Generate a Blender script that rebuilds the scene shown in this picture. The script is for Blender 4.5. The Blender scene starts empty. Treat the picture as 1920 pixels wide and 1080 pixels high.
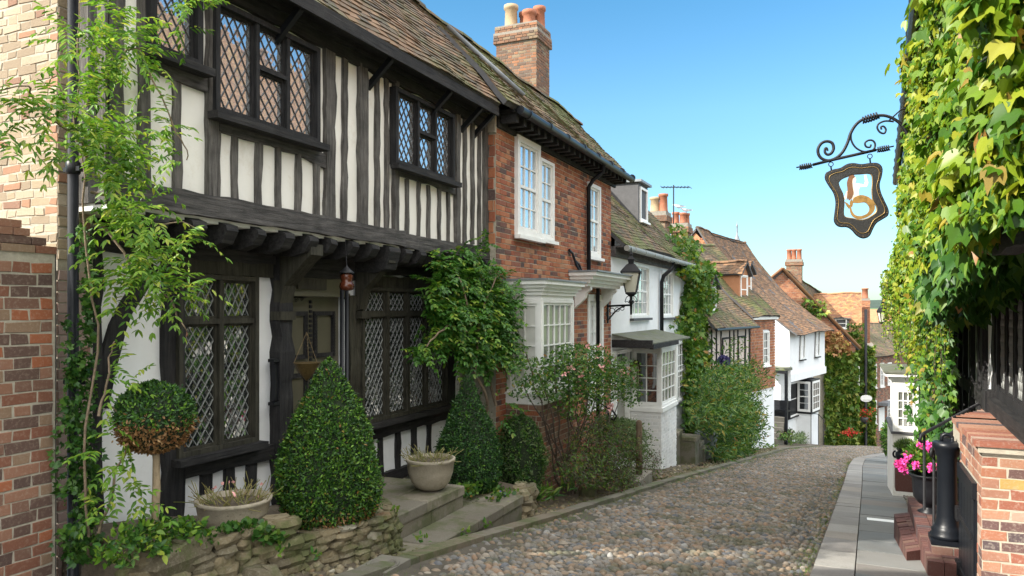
import bpy, math, random
import numpy as np
from mathutils import Vector, Matrix
random.seed(7); rng = np.random.default_rng(7)
SC = bpy.context.scene; COL = SC.collection
F_PX = 1400.0; HZ = 580.0
A = math.atan(630/1400); SA, CA = math.sin(A), math.cos(A)
R = random.uniform

# ---------------------------------------------------------------- camera
cd = bpy.data.cameras.new('camera'); cam = bpy.data.objects.new('camera', cd); COL.objects.link(cam)
cam.rotation_euler = (math.pi/2, 0, A); cam.location = (0, 0, 0)
cd.sensor_width = 36; cd.lens = 36*F_PX/1920; cd.shift_y = (HZ-540)/1920
cd.clip_start = .05; cd.clip_end = 9000
SC.camera = cam

def S(x, t):                       # facade distance along the street of pixel column x on the plane t
    k = (x-960)/F_PX
    return t*(CA+k*SA)/(k*CA-SA)
def DEP(t, s): return -t*SA+s*CA
def Z(y, t, s): return (HZ-y)/F_PX*DEP(t, s)
def PT(x, y, d):                   # point at depth d on the ray through x, y
    xc = (x-960)/F_PX*d
    return Vector((xc*CA-d*SA, xc*SA+d*CA, (HZ-y)/F_PX*d))
def PTT(x, y, t):
    s = S(x, t); return Vector((t, s, Z(y, t, s)))

GZ = [(-200, 6), (-20, 1.23), (38, -6.31), (46, -8.2), (60, -10.8), (100, -14), (350, -12), (600, -4), (1500, 5), (2100, 22), (2800, 8), (5000, 8)]
def gz(s):
    for (a, za), (b, zb) in zip(GZ, GZ[1:]):
        if s <= b: return za+(zb-za)*(s-a)/(b-a)
    return GZ[-1][1]

# ---------------------------------------------------------------- materials
MATS = {}
def nmat(name):
    m = bpy.data.materials.new(name); m.use_nodes = True; nt = m.node_tree
    for n in list(nt.nodes): nt.nodes.remove(n)
    out = nt.nodes.new('ShaderNodeOutputMaterial'); MATS[name] = m
    return m, nt, out
def N(nt, typ, ins=None, **kw):
    n = nt.nodes.new(typ)
    for k, v in kw.items(): setattr(n, k, v)
    for k, v in (ins or {}).items():
        if isinstance(v, bpy.types.NodeSocket): nt.links.new(v, n.inputs[k])
        else: n.inputs[k].default_value = v
    return n
def c4(c): return (c[0], c[1], c[2], 1)
def ramp(nt, fac, stops, const=False):
    r = nt.nodes.new('ShaderNodeValToRGB'); cr = r.color_ramp
    cr.interpolation = 'CONSTANT' if const else 'LINEAR'
    while len(cr.elements) > 1: cr.elements.remove(cr.elements[-1])
    cr.elements[0].position = stops[0][0]; cr.elements[0].color = c4(stops[0][1])
    for p, c in stops[1:]:
        e = cr.elements.new(p); e.color = c4(c)
    nt.links.new(fac, r.inputs[0]); return r.outputs[0]
def mixc(nt, fac, a, b, mode='MIX'):
    n = nt.nodes.new('ShaderNodeMix'); n.data_type = 'RGBA'; n.blend_type = mode; n.clamp_factor = True
    for i, v in ((0, fac), (6, a), (7, b)):
        if isinstance(v, bpy.types.NodeSocket): nt.links.new(v, n.inputs[i])
        elif i == 0: n.inputs[0].default_value = v
        else: n.inputs[i].default_value = c4(v)
    return n.outputs[2]
def noise(nt, scale, detail=4, rough=.6, vec=None, stretch=None, off=0):
    geo = N(nt, 'ShaderNodeNewGeometry'); v = geo.outputs['Position']
    if stretch:
        v = N(nt, 'ShaderNodeMapping', {'Vector': v, 'Scale': stretch, 'Location': (off, off, off)}).outputs[0]
    return N(nt, 'ShaderNodeTexNoise', {'Vector': v, 'Scale': scale, 'Detail': detail, 'Roughness': rough}).outputs[0]
def maprange(nt, v, a, b, c=0, d=1):
    return N(nt, 'ShaderNodeMapRange', {0: v, 1: a, 2: b, 3: c, 4: d}).outputs[0]
def finish(nt, out, col, rough=.8, bump=None, bs=.3, bd=.01, metal=0, spec=.5, ior=1.5):
    ins = {'Roughness': rough, 'Metallic': metal, 'IOR': ior, 'Specular IOR Level': spec}
    if isinstance(col, bpy.types.NodeSocket): ins['Base Color'] = col
    else: ins['Base Color'] = c4(col)
    if bump is not None:
        ins['Normal'] = N(nt, 'ShaderNodeBump', {'Height': bump, 'Strength': bs, 'Distance': bd}).outputs[0]
    p = N(nt, 'ShaderNodeBsdfPrincipled', ins); nt.links.new(p.outputs[0], out.inputs[0]); return p
def island(nt): return N(nt, 'ShaderNodeNewGeometry').outputs['Random Per Island']

def m_bricks(name, stops, spots=(.5, .42, .33), spotamt=.25, moss=None, bs=.5):
    m, nt, out = nmat(name)
    c = ramp(nt, island(nt), stops, True)
    n1 = noise(nt, 45, 5, .7); c = mixc(nt, maprange(nt, n1, .35, .7, 0, .55), c, (.08, .055, .04), 'MULTIPLY') if False else mixc(nt, maprange(nt, n1, .5, .75, 0, spotamt), c, spots)
    n2 = noise(nt, 1.3, 3); c = mixc(nt, maprange(nt, n2, .35, .65, 0, .45), c, (.6, .55, .5), 'MULTIPLY')
    if moss:
        n3 = noise(nt, 2.2, 6, .7); c = mixc(nt, maprange(nt, n3, moss[3], moss[3]+.12, 0, .8), c, moss[:3])
    finish(nt, out, c, .88, noise(nt, 70, 6, .7), bs, .006)
    return m
def m_plain(name, col, rough=.8, var=.12, scale=8, bump=40, bs=.15, metal=0, dirt=None, spec=.5, ior=1.5):
    m, nt, out = nmat(name)
    n = noise(nt, scale, 5, .65)
    lo = tuple(c*(1-var) for c in col); hi = tuple(min(1, c*(1+var)) for c in col)
    c = ramp(nt, n, [(.3, lo), (.7, hi)])
    if dirt: c = mixc(nt, maprange(nt, noise(nt, dirt[3], 6, .75), dirt[4], dirt[4]+.15, 0, dirt[5]), c, dirt[:3])
    finish(nt, out, c, rough, noise(nt, bump, 5), bs, .01, metal, spec, ior); return m
def m_leaf(name, stops, trans=.35, rough=.45, spec=.4):
    m, nt, out = nmat(name)
    c = ramp(nt, island(nt), stops)
    n = noise(nt, 3, 2); c = mixc(nt, maprange(nt, n, .35, .65, 0, .35), c, (.55, .7, .5), 'MULTIPLY')
    p = N(nt, 'ShaderNodeBsdfPrincipled', {'Base Color': c, 'Roughness': rough, 'Specular IOR Level': spec})
    c2 = mixc(nt, .5, c, (1.0, .95, .25), 'MULTIPLY')
    t = N(nt, 'ShaderNodeBsdfTranslucent', {'Color': c2})
    mx = N(nt, 'ShaderNodeMixShader', {0: trans, 1: p.outputs[0], 2: t.outputs[0]})
    nt.links.new(mx.outputs[0], out.inputs[0]); return m
def m_wood(name, lo, hi, axis=2, rough=.75, bs=.8):
    m, nt, out = nmat(name)
    st = [22, 22, 22]; st[axis] = 1.6
    n = noise(nt, 1.6, 8, .7, stretch=tuple(st)); n2 = noise(nt, 5, 4)
    c = ramp(nt, n, [(.32, lo), (.52, tuple((a+b)/2 for a, b in zip(lo, hi))), (.72, hi)])
    c = mixc(nt, maprange(nt, n2, .4, .7, 0, .5), c, tuple(x*.5 for x in lo))
    finish(nt, out, c, rough, n, bs, .012, spec=.25); return m
def m_tile(name, stops, moss, mosslo=.5, lich=True):
    m, nt, out = nmat(name)
    c = ramp(nt, island(nt), stops, True)
    c = mixc(nt, maprange(nt, noise(nt, 30, 5), .45, .7, 0, .5), c, (.10, .085, .065))
    c = mixc(nt, maprange(nt, noise(nt, 1.1, 7, .72), mosslo, mosslo+.14, 0, .85), c, moss)
    c = mixc(nt, maprange(nt, noise(nt, 9, 6, .75), .58, .68, 0, .7), c, tuple(x*1.5 for x in moss))
    if lich: c = mixc(nt, maprange(nt, noise(nt, 14, 3, .6, off=5, stretch=(1, 1, 1)), .7, .76, 0, .6), c, (.35, .34, .28))
    finish(nt, out, c, .9, noise(nt, 60, 5), .5, .006); return m

ORG = [(0, (.36, .125, .055)), (.22, (.42, .17, .08)), (.42, (.30, .09, .045)), (.62, (.24, .085, .05)), (.76, (.40, .20, .11)), (.86, (.14, .06, .045)), (.94, (.09, .055, .05))]
m_bricks('house_brick', ORG)
m_bricks('garden_brick', [(0, (.22, .09, .055)), (.2, (.28, .14, .09)), (.4, (.19, .10, .07)), (.55, (.33, .11, .05)), (.65, (.12, .07, .055)), (.8, (.26, .17, .11)), (.92, (.10, .06, .05))], spotamt=.35)
m_bricks('pale_brick', [(0, (.38, .30, .20)), (.22, (.44, .36, .26)), (.42, (.31, .24, .165)), (.6, (.41, .32, .22)), (.76, (.47, .40, .30)), (.87, (.37, .20, .12)), (.94, (.27, .15, .10))], (.26, .21, .16), .5, bs=.9)
m_bricks('pink_brick', [(0, (.40, .29, .26)), (.3, (.46, .34, .30)), (.6, (.36, .24, .21)), (.85, (.30, .16, .13))], (.5, .45, .42), .5)
m_bricks('pier_brick', [(0, (.32, .13, .075)), (.2, (.37, .19, .12)), (.36, (.27, .095, .06)), (.5, (.38, .26, .20)), (.64, (.12, .065, .06)), (.78, (.42, .28, .09)), (.788, (.31, .15, .10)), (.94, (.08, .055, .06))], (.48, .42, .35), .5, bs=.8)
m_bricks('chimney_brick', [(0, (.18, .09, .05)), (.25, (.21, .11, .065)), (.45, (.15, .08, .05)), (.6, (.27, .12, .06)), (.75, (.12, .08, .06)), (.88, (.22, .16, .10))], (.22, .18, .12), .4)
m_bricks('gable_tile', [(0, (.38, .15, .075)), (.3, (.44, .20, .10)), (.6, (.32, .12, .06)), (.85, (.26, .12, .07))])
m_bricks('white_brick', [(0, (.74, .75, .75)), (.5, (.78, .78, .77)), (.8, (.7, .71, .71))], (.6, .6, .56), .5, bs=.7)
m_bricks('step_brick', [(0, (.105, .042, .036)), (.3, (.13, .052, .042)), (.6, (.085, .038, .036)), (.8, (.07, .052, .055)), (.9, (.15, .08, .06))], (.2, .17, .15), .4)
m_plain('mortar', (.40, .36, .29), .95, .2, 20, 90, .5)
m_plain('mortar_grey', (.22, .20, .17), .95, .2, 20, 90, .5)
m_plain('plaster', (.82, .81, .76), .85, .05, 2, 18, .35, dirt=(.56, .50, .38, 2.2, .55, .45))
m_plain('plaster_cool', (.80, .81, .82), .85, .05, 2, 30, .25, dirt=(.52, .52, .47, 1.5, .56, .4))
m_plain('plaster_pink', (.62, .52, .46), .85, .06, 2, 25, .2, dirt=(.4, .33, .25, 2, .55, .4))
m_plain('white_paint', (.82, .82, .80), .5, .05, 6, 30, .12, dirt=(.48, .45, .38, 3.5, .56, .45))
m_plain('grey_paint', (.30, .30, .27), .6, .1, 6, 30, .1)
m_wood('timber_black', (.010, .010, .012), (.048, .046, .046))
m_wood('timber_grey', (.034, .032, .030), (.21, .195, .18), bs=1.0)
m_wood('timber_black_h', (.010, .010, .012), (.055, .052, .050), 1)
m_wood('timber_grey_h', (.026, .025, .025), (.155, .145, .14), 1, bs=1.0)
m_wood('timber_olive', (.022, .021, .016), (.075, .07, .052))
m_wood('post_wood', (.12, .085, .055), (.26, .19, .13))
m_plain('olive_paint', (.095, .088, .060), .5, .12, 5, 30, .12)
m_plain('black_paint', (.010, .011, .014), .42, .2, 8, 50, .1, spec=.3)
m_plain('black_door', (.008, .010, .014), .38, .2, 6, 60, .12, spec=.3)
m_plain('mossy_lead', (.12, .125, .095), .85, .3, 7, 40, .5, dirt=(.10, .12, .03, 3, .5, .8))
m_plain('iron', (.012, .012, .014), .5, .3, 30, 90, .25, spec=.3)
m_plain('lead_dark', (.06, .05, .045), .5, .2, 30, 60, .1)
m_plain('lead_came', (.27, .28, .27), .5, .12, 30, 60, .1)
m_plain('lead_sheet', (.20, .22, .24), .5, .2, 8, 20, .2)
m_plain('slate_board', (.07, .07, .075), .7, .2, 8, 20, .2)
m_plain('terracotta', (.32, .12, .065), .8, .2, 8, 40, .2)
m_plain('buff_clay', (.38, .28, .17), .8, .15, 8, 40, .2)
m_plain('amber_glass', (.085, .022, .010), .15, .4, 20, 60, .2)
m_plain('bronze', (.12, .08, .03), .45, .3, 40, 60, .5, metal=.3)
m_plain('stone_planter', (.34, .30, .23), .95, .15, 9, 60, .6, dirt=(.16, .15, .09, 4, .52, .5))
m_plain('york_stone', (.24, .215, .175), .9, .15, 3, 50, .35, dirt=(.10, .11, .05, 2.2, .52, .6))
m_plain('granite_kerb', (.26, .25, .235), .9, .28, 45, 90, .7, dirt=(.13, .125, .11, 2.5, .5, .6))
m_bricks('granite_slab', [(0, (.25, .24, .225)), (.35, (.29, .28, .26)), (.6, (.21, .20, .19)), (.85, (.26, .235, .205))], (.13, .125, .115), .55, (.10, .105, .06, .60), bs=.9)
m_bricks('kerb_old', [(0, (.15, .135, .105)), (.35, (.19, .17, .135)), (.6, (.12, .11, .085)), (.85, (.17, .14, .10))], (.26, .24, .2), .4, (.07, .09, .025, .47), bs=.9)
m_plain('dark_kerb', (.15, .14, .115), .9, .2, 5, 60, .4, dirt=(.09, .11, .04, 2.5, .5, .6))
m_plain('soil', (.10, .08, .055), .98, .3, 20, 60, .8)
m_plain('road_bed', (.085, .073, .055), .98, .25, 6, 90, .8, dirt=(.07, .10, .03, 1.3, .56, .7))
m_plain('bark', (.20, .15, .10), .9, .3, 20, 60, .8)
m_plain('dark_bark', (.09, .065, .05), .9, .3, 20, 60, .8)
m_plain('pale_bark', (.34, .26, .17), .9, .25, 20, 60, .6)
m_plain('curtain', (.62, .62, .58), .9, .1, 3, 12, .2)
m_plain('field_green', (.09, .13, .045), .95, .4, .02, 1, .1)
m_plain('wood_green', (.022, .042, .022), .95, .5, .03, 1, .1)
m_plain('gull_white', (.75, .76, .78), .6, .05, 8)
m_plain('gull_grey', (.30, .32, .35), .6, .1, 8)
m_plain('skin_paint', (.72, .60, .50), .6, .05, 8)
m_plain('hair_paint', (.16, .07, .03), .6, .2, 20)
m_plain('tail_gold', (.30, .17, .05), .45, .3, 20, metal=.2)
m_plain('sign_leather', (.016, .015, .015), .6, .3, 15, 40, .4)
m_plain('brass', (.36, .24, .09), .4, .2, 20, metal=.6)
m_plain('pink_petal', (.80, .07, .36), .5, .2, 40)
m_plain('pale_petal', (.75, .38, .36), .5, .3, 40)
m_plain('red_petal', (.70, .03, .03), .5, .2, 40)
m_plain('violet_petal', (.06, .05, .17), .6, .3, 40)
m_plain('grey_plastic', (.25, .27, .28), .6, .1, 10)
TB = [(0, (.125, .082, .05)), (.2, (.155, .098, .06)), (.4, (.095, .070, .046)), (.55, (.19, .112, .062)), (.7, (.070, .056, .044)), (.85, (.14, .105, .07)), (.95, (.22, .135, .08))]
m_tile('roof_brown', TB, (.085, .095, .032), .47)
m_tile('roof_moss', TB, (.105, .125, .035), .44)
m_tile('roof_red', [(0, (.145, .078, .042)), (.25, (.19, .10, .052)), (.5, (.11, .065, .04)), (.7, (.225, .12, .06)), (.85, (.085, .056, .038))], (.13, .11, .05), .57)
m_tile('roof_orange', [(0, (.30, .14, .065)), (.3, (.36, .18, .085)), (.6, (.25, .115, .06)), (.85, (.19, .095, .06))], (.30, .22, .07), .56)
m_bricks('cobble', [(0, (.225, .165, .115)), (.12, (.185, .155, .125)), (.26, (.245, .19, .14)), (.38, (.15, .148, .143)), (.52, (.20, .188, .175)), (.64, (.275, .185, .125)), (.71, (.12, .128, .142)), (.79, (.225, .205, .18)), (.90, (.31, .27, .22)), (.97, (.31, .305, .29))], (.30, .26, .20), .35, (.075, .078, .045, .50), bs=.5)
m_bricks('rubble', [(0, (.16, .13, .075)), (.3, (.21, .17, .10)), (.5, (.13, .11, .07)), (.7, (.25, .21, .135)), (.88, (.36, .33, .26)), (.94, (.20, .115, .065))], (.36, .34, .27), .5, (.065, .08, .02, .46), bs=1.0)
m_bricks('flagstone', [(0, (.155, .16, .155)), (.3, (.19, .19, .18)), (.6, (.135, .145, .145)), (.85, (.175, .16, .145))], (.25, .24, .22), .4, (.09, .10, .06, .60), bs=.6)
m_bricks('york_slab', [(0, (.19, .17, .13)), (.4, (.225, .20, .155)), (.7, (.155, .14, .11))], (.27, .25, .20), .4, (.075, .085, .03, .47), bs=.9)
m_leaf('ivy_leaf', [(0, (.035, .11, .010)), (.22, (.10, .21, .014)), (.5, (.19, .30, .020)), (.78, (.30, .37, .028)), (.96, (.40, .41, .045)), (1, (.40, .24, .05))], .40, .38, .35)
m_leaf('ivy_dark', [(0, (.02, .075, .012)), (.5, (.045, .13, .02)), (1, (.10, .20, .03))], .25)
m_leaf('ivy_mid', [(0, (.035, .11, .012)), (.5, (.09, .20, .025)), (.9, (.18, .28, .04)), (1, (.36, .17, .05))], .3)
m_leaf('far_ivy', [(0, (.05, .12, .015)), (.5, (.13, .23, .03)), (.85, (.26, .33, .05)), (1, (.34, .30, .07))], .3)
m_leaf('red_ivy', [(0, (.40, .16, .07)), (.5, (.50, .26, .12)), (1, (.36, .30, .09))], .3)
m_leaf('wisteria', [(0, (.06, .17, .02)), (.4, (.14, .30, .03)), (.8, (.26, .42, .05)), (1, (.46, .50, .08))], .45)
m_leaf('wisteria_dark', [(0, (.03, .11, .016)), (.5, (.065, .19, .025)), (.9, (.11, .26, .035)), (1, (.28, .32, .06))], .35)
m_leaf('box_leaf', [(0, (.015, .05, .012)), (.5, (.035, .10, .016)), (.8, (.07, .18, .022)), (1, (.20, .36, .035))], .2)
m_leaf('box_dark', [(0, (.012, .045, .014)), (.6, (.028, .09, .022)), (1, (.07, .17, .03))], .2)
m_leaf('sage_leaf', [(0, (.07, .12, .045)), (.5, (.13, .20, .08)), (1, (.24, .30, .14))], .3)
m_leaf('bay_leaf', [(0, (.025, .08, .015)), (.7, (.06, .16, .025)), (1, (.16, .24, .04))], .25)
m_leaf('dead_leaf', [(0, (.22, .10, .04)), (.6, (.32, .17, .07)), (1, (.42, .26, .12))], .3)
m_leaf('straw', [(0, (.28, .24, .09)), (.5, (.38, .32, .14)), (1, (.16, .20, .05))], .3)
m_leaf('purple_leaf', [(0, (.04, .03, .02)), (.5, (.07, .05, .025)), (.85, (.06, .09, .03)), (1, (.20, .05, .04))], .2)
m_leaf('shrub_leaf', [(0, (.03, .09, .025)), (.5, (.08, .18, .04)), (.85, (.18, .28, .05)), (1, (.42, .30, .06))], .3)
m_leaf('grass_blade', [(0, (.07, .15, .02)), (.6, (.14, .25, .03)), (1, (.25, .30, .07))], .4)
m_leaf('tree_leaf', [(0, (.05, .10, .02)), (1, (.12, .2, .04))], .3)
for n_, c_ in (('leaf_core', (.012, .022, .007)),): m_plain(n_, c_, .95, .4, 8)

def m_glass(name, base, ior, bs, scale, metal=0):
    m, nt, out = nmat(name)
    finish(nt, out, base, .03, noise(nt, scale, 2), bs, .02, spec=.5, ior=ior, metal=metal)
m_glass('glass', (.015, .018, .02), 2.9, .10, 3.0)
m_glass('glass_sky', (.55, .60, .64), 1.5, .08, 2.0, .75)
m_glass('glass_light', (.16, .16, .15), 3.0, .10, 3.0)
def m_lamp_glass():
    m, nt, out = nmat('lantern_glass')
    finish(nt, out, (.62, .60, .50), .15, None)
m_lamp_glass()

# ---------------------------------------------------------------- tagging and objects
def tag(o, label=None, cat=None, group=None, kind=None):
    if label: o['label'] = label
    if cat: o['category'] = cat
    if group: o['group'] = group
    if kind: o['kind'] = kind
    return o
def thing(name, loc, label, cat, group=None):
    o = bpy.data.objects.new(name, None); COL.objects.link(o); o.location = loc; o.empty_display_size = .2
    return tag(o, label, cat, group)
def root_loc(p):
    while p.parent: p = p.parent
    return np.array(p.location)

class Fr:          # facade frame: a runs along the facade, o out of it
    def __init__(s, t=0, y=0, ang=0, side=1, a0=0):
        s.t, s.y, s.ang, s.side, s.a0 = t, y, ang, side, a0
        s.c, s.s = math.cos(ang), math.sin(ang)
    def p(s, a, o, z):
        a = a-s.a0; o = o*s.side
        return (s.t+a*s.s+o*s.c, s.y+a*s.c-o*s.s, z)
G = Fr()

class MB:
    def __init__(s, fr=G): s.v = []; s.f = []; s.m = []; s.sm = []; s.fr = fr; s.mi = 0
    def P(s, pts, faces, mi=None, smooth=False, raw=False):
        b = len(s.v)
        s.v += [tuple(p) if raw else s.fr.p(*p) for p in pts]
        for f in faces: s.f.append([b+i for i in f]); s.m.append(s.mi if mi is None else mi); s.sm.append(smooth)
    def box(s, a0, a1, o0, o1, z0, z1, mi=None):
        p = [(a, o, z) for a in (a0, a1) for o in (o0, o1) for z in (z0, z1)]
        s.P(p, [(0, 1, 3, 2), (4, 6, 7, 5), (0, 4, 5, 1), (2, 3, 7, 6), (0, 2, 6, 4), (1, 5, 7, 3)], mi)
    def hexa(s, pts, mi=None, raw=True):     # 8 points, bottom ring then top ring
        s.P(pts, [(0, 3, 2, 1), (4, 5, 6, 7), (0, 1, 5, 4), (1, 2, 6, 5), (2, 3, 7, 6), (3, 0, 4, 7)], mi, raw=raw)
    def beam(s, a0, z0, a1, z1, w, o0, o1, j=.012, mi=None, w1=None, curve=0):
        L = math.hypot(a1-a0, z1-z0); n = max(2, int(L/.14)); w1 = w if w1 is None else w1
        ua, uz = (a1-a0)/L, (z1-z0)/L; na, nz = -uz, ua
        js = [[R(-j, j) for _ in range(n+1)] for _ in range(4)]; pts = []
        for i in range(n+1):
            q = i/n; ww = (w+(w1-w)*q)/2; cx = curve*math.sin(q*math.pi)
            e = 0 if i in (0, n) else 1
            ca, cz = a0+(a1-a0)*q+na*cx, z0+(z1-z0)*q+nz*cx
            l = ww+js[0][i]; r = ww+js[1][i]; oo = o1+js[2][i]*.5*e
            pts += [(ca+na*l, o0, cz+nz*l), (ca+na*l, oo, cz+nz*l), (ca-na*r, oo+js[3][i]*.4, cz-nz*r), (ca-na*r, o0, cz-nz*r)]
        fs = [(0, 1, 2, 3), tuple(4*n+k for k in (3, 2, 1, 0))]
        for i in range(n):
            for k in range(4):
                a, b = 4*i+k, 4*i+(k+1) % 4; fs.append((a, a+4, b+4, b))
        s.P(pts, fs, mi)
    def tube(s, pts, r, n=8, mi=None, raw=True, cap=True):
        pts = [Vector(p if raw else s.fr.p(*p)) for p in pts]; m = len(pts)
        if not hasattr(r, '__len__'): r = [r]*m
        up = Vector((.13, .21, .97)); V = []
        for i, p in enumerate(pts):
            d = (pts[min(i+1, m-1)]-pts[max(i-1, 0)])
            if d.length < 1e-9: d = Vector((0, 0, 1))
            d.normalize(); x = d.cross(up)
            if x.length < .2: x = d.cross(Vector((1, .1, 0)))
            x.normalize(); y = d.cross(x); up = x.cross(d) if abs(d.dot(up)) < .97 else up
            for k in range(n):
                a = 2*math.pi*k/n; V.append(p+(x*math.cos(a)+y*math.sin(a))*r[i])
        fs = [(i*n+k, i*n+(k+1) % n, (i+1)*n+(k+1) % n, (i+1)*n+k) for i in range(m-1) for k in range(n)]
        s.P(V, fs, mi, True, True)
        if cap:
            b = len(s.v)-len(V)
            s.f += [[b+k for k in range(n)], [b+(m-1)*n+k for k in range(n)]]; s.m += [s.mi if mi is None else mi]*2; s.sm += [False]*2
    def lathe(s, c, prof, n=24, mi=None, smooth=True, sx=1, sy=1, flute=0, fn=0, rot=0):
        V = []; m = len(prof)
        for r, z in prof:
            for k in range(n):
                a = 2*math.pi*k/n+rot; rr = r*(1+flute*math.cos(fn*a))
                V.append((c[0]+rr*math.cos(a)*sx, c[1]+rr*math.sin(a)*sy, c[2]+z))
        fs = [(i*n+k, i*n+(k+1) % n, (i+1)*n+(k+1) % n, (i+1)*n+k) for i in range(m-1) for k in range(n)]
        fs += [tuple(range(n))[::-1], tuple((m-1)*n+k for k in range(n))]
        s.P(V, fs, mi, smooth, True)
    def build(s, name, parent, mats, label=None):
        me = bpy.data.meshes.new(name)
        v = np.array(s.v, dtype=float) if s.v else np.zeros((0, 3))
        if parent is not None: v = v-root_loc(parent)
        me.from_pydata(v.tolist(), [], s.f)
        if isinstance(mats, str): mats = [mats]
        for m in mats: me.materials.append(MATS[m])
        if len(mats) > 1: me.polygons.foreach_set('material_index', s.m)
        me.polygons.foreach_set('use_smooth', s.sm); me.update()
        o = bpy.data.objects.new(name, me); COL.objects.link(o)
        if parent is not None: o.parent = parent
        if label: o['label'] = label
        return o

# ---------------------------------------------------------------- walls
def subtract(iv, holes):
    for h0, h1 in holes:
        out = []
        for a, b in iv:
            if h1 <= a or h0 >= b: out.append((a, b))
            else:
                if h0 > a: out.append((a, h0))
                if h1 < b: out.append((h1, b))
        iv = out
    return iv
def panel(mb, a0, a1, z0, z1, o, holes=(), depth=.14, mi=0, thick=None):
    A_ = sorted({a0, a1, *[h[0] for h in holes], *[h[1] for h in holes]}); Z_ = sorted({z0, z1, *[h[2] for h in holes], *[h[3] for h in holes]})
    A_ = [a for a in A_ if a0 <= a <= a1]; Z_ = [z for z in Z_ if z0 <= z <= z1]
    for x0, x1 in zip(A_, A_[1:]):
        for y0, y1 in zip(Z_, Z_[1:]):
            cx, cy = (x0+x1)/2, (y0+y1)/2
            if any(h[0] < cx < h[1] and h[2] < cy < h[3] for h in holes): continue
            mb.P([(x0, o, y0), (x1, o, y0), (x1, o, y1), (x0, o, y1)], [(0, 1, 2, 3)], mi)
    for h0, h1, y0, y1 in holes:
        q = o-depth
        mb.P([(h0, o, y0), (h0, q, y0), (h0, q, y1), (h0, o, y1), (h1, o, y0), (h1, q, y0), (h1, q, y1), (h1, o, y1)],
             [(0, 1, 2, 3), (4, 7, 6, 5), (0, 4, 5, 1), (3, 2, 6, 7)], mi)
    if thick:
        q = o-thick
        mb.P([(a0, o, z0), (a1, o, z0), (a1, q, z0), (a0, q, z0), (a0, o, z1), (a1, o, z1), (a1, q, z1), (a0, q, z1)],
             [(0, 1, 2, 3), (4, 7, 6, 5), (1, 5, 6, 2), (0, 3, 7, 4), (3, 2, 6, 7)], mi)
def bricks(mb, a0, a1, z0, z1, o, holes=(), mi=1, h=.075, lim=None, prot=.007, jit=.003, bond='fl', L=.225, rough=0):
    n = int((z1-z0)/h+.01)
    for r in range(n):
        b0 = z0+r*h; b1 = b0+h-.010; mid = (b0+b1)/2
        lo, hi = a0, a1
        if lim:
            lo, hi = lim(mid)
            if hi-lo < .05: continue
        iv = subtract([(lo, hi)], [(x[0]-.004, x[1]+.004) for x in holes if x[2] < mid < x[3]])
        if bond == 'fl': pat = [L, L/2+.003]
        else: pat = [L]
        x = a0-L+(r % 2)*sum(pat)/2 + R(-.012, .012); k = 0
        for _ in range(4000):
            w = pat[k % len(pat)]; k += 1
            if x > hi: break
            for p, q in iv:
                c0, c1 = max(x, p), min(x+w-.010, q)
                if c1-c0 > .02:
                    e = prot+R(-jit, jit); d = [R(-.0015-rough, .0015+rough) for _ in range(6)]
                    mb.P([(c0+d[0], o, b0+d[1]), (c1+d[2], o, b0+d[3]), (c1+d[4], o, b1+d[5]), (c0+d[1], o, b1+d[2]),
                          (c0+d[0]+.003, o+e, b0+.003+d[1]), (c1+d[2]-.003, o+e, b0+.003+d[3]), (c1+d[4]-.003, o+e, b1-.003+d[5]), (c0+d[1]+.003, o+e, b1-.003+d[2])],
                         [(4, 5, 6, 7), (0, 1, 5, 4), (1, 2, 6, 5), (2, 3, 7, 6), (3, 0, 4, 7)], mi)
            x += w
def brickwall(parent, fr, a0, a1, z0, z1, o, mat, holes=(), mortar='mortar', thick=None, name='wall', ends=False, **kw):
    mb = MB(fr); panel(mb, a0, a1, z0, z1, o, holes, mi=0, thick=thick); bricks(mb, a0, a1, z0, z1, o, holes, **kw)
    return mb.build(name, parent, [mortar, mat])

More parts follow.
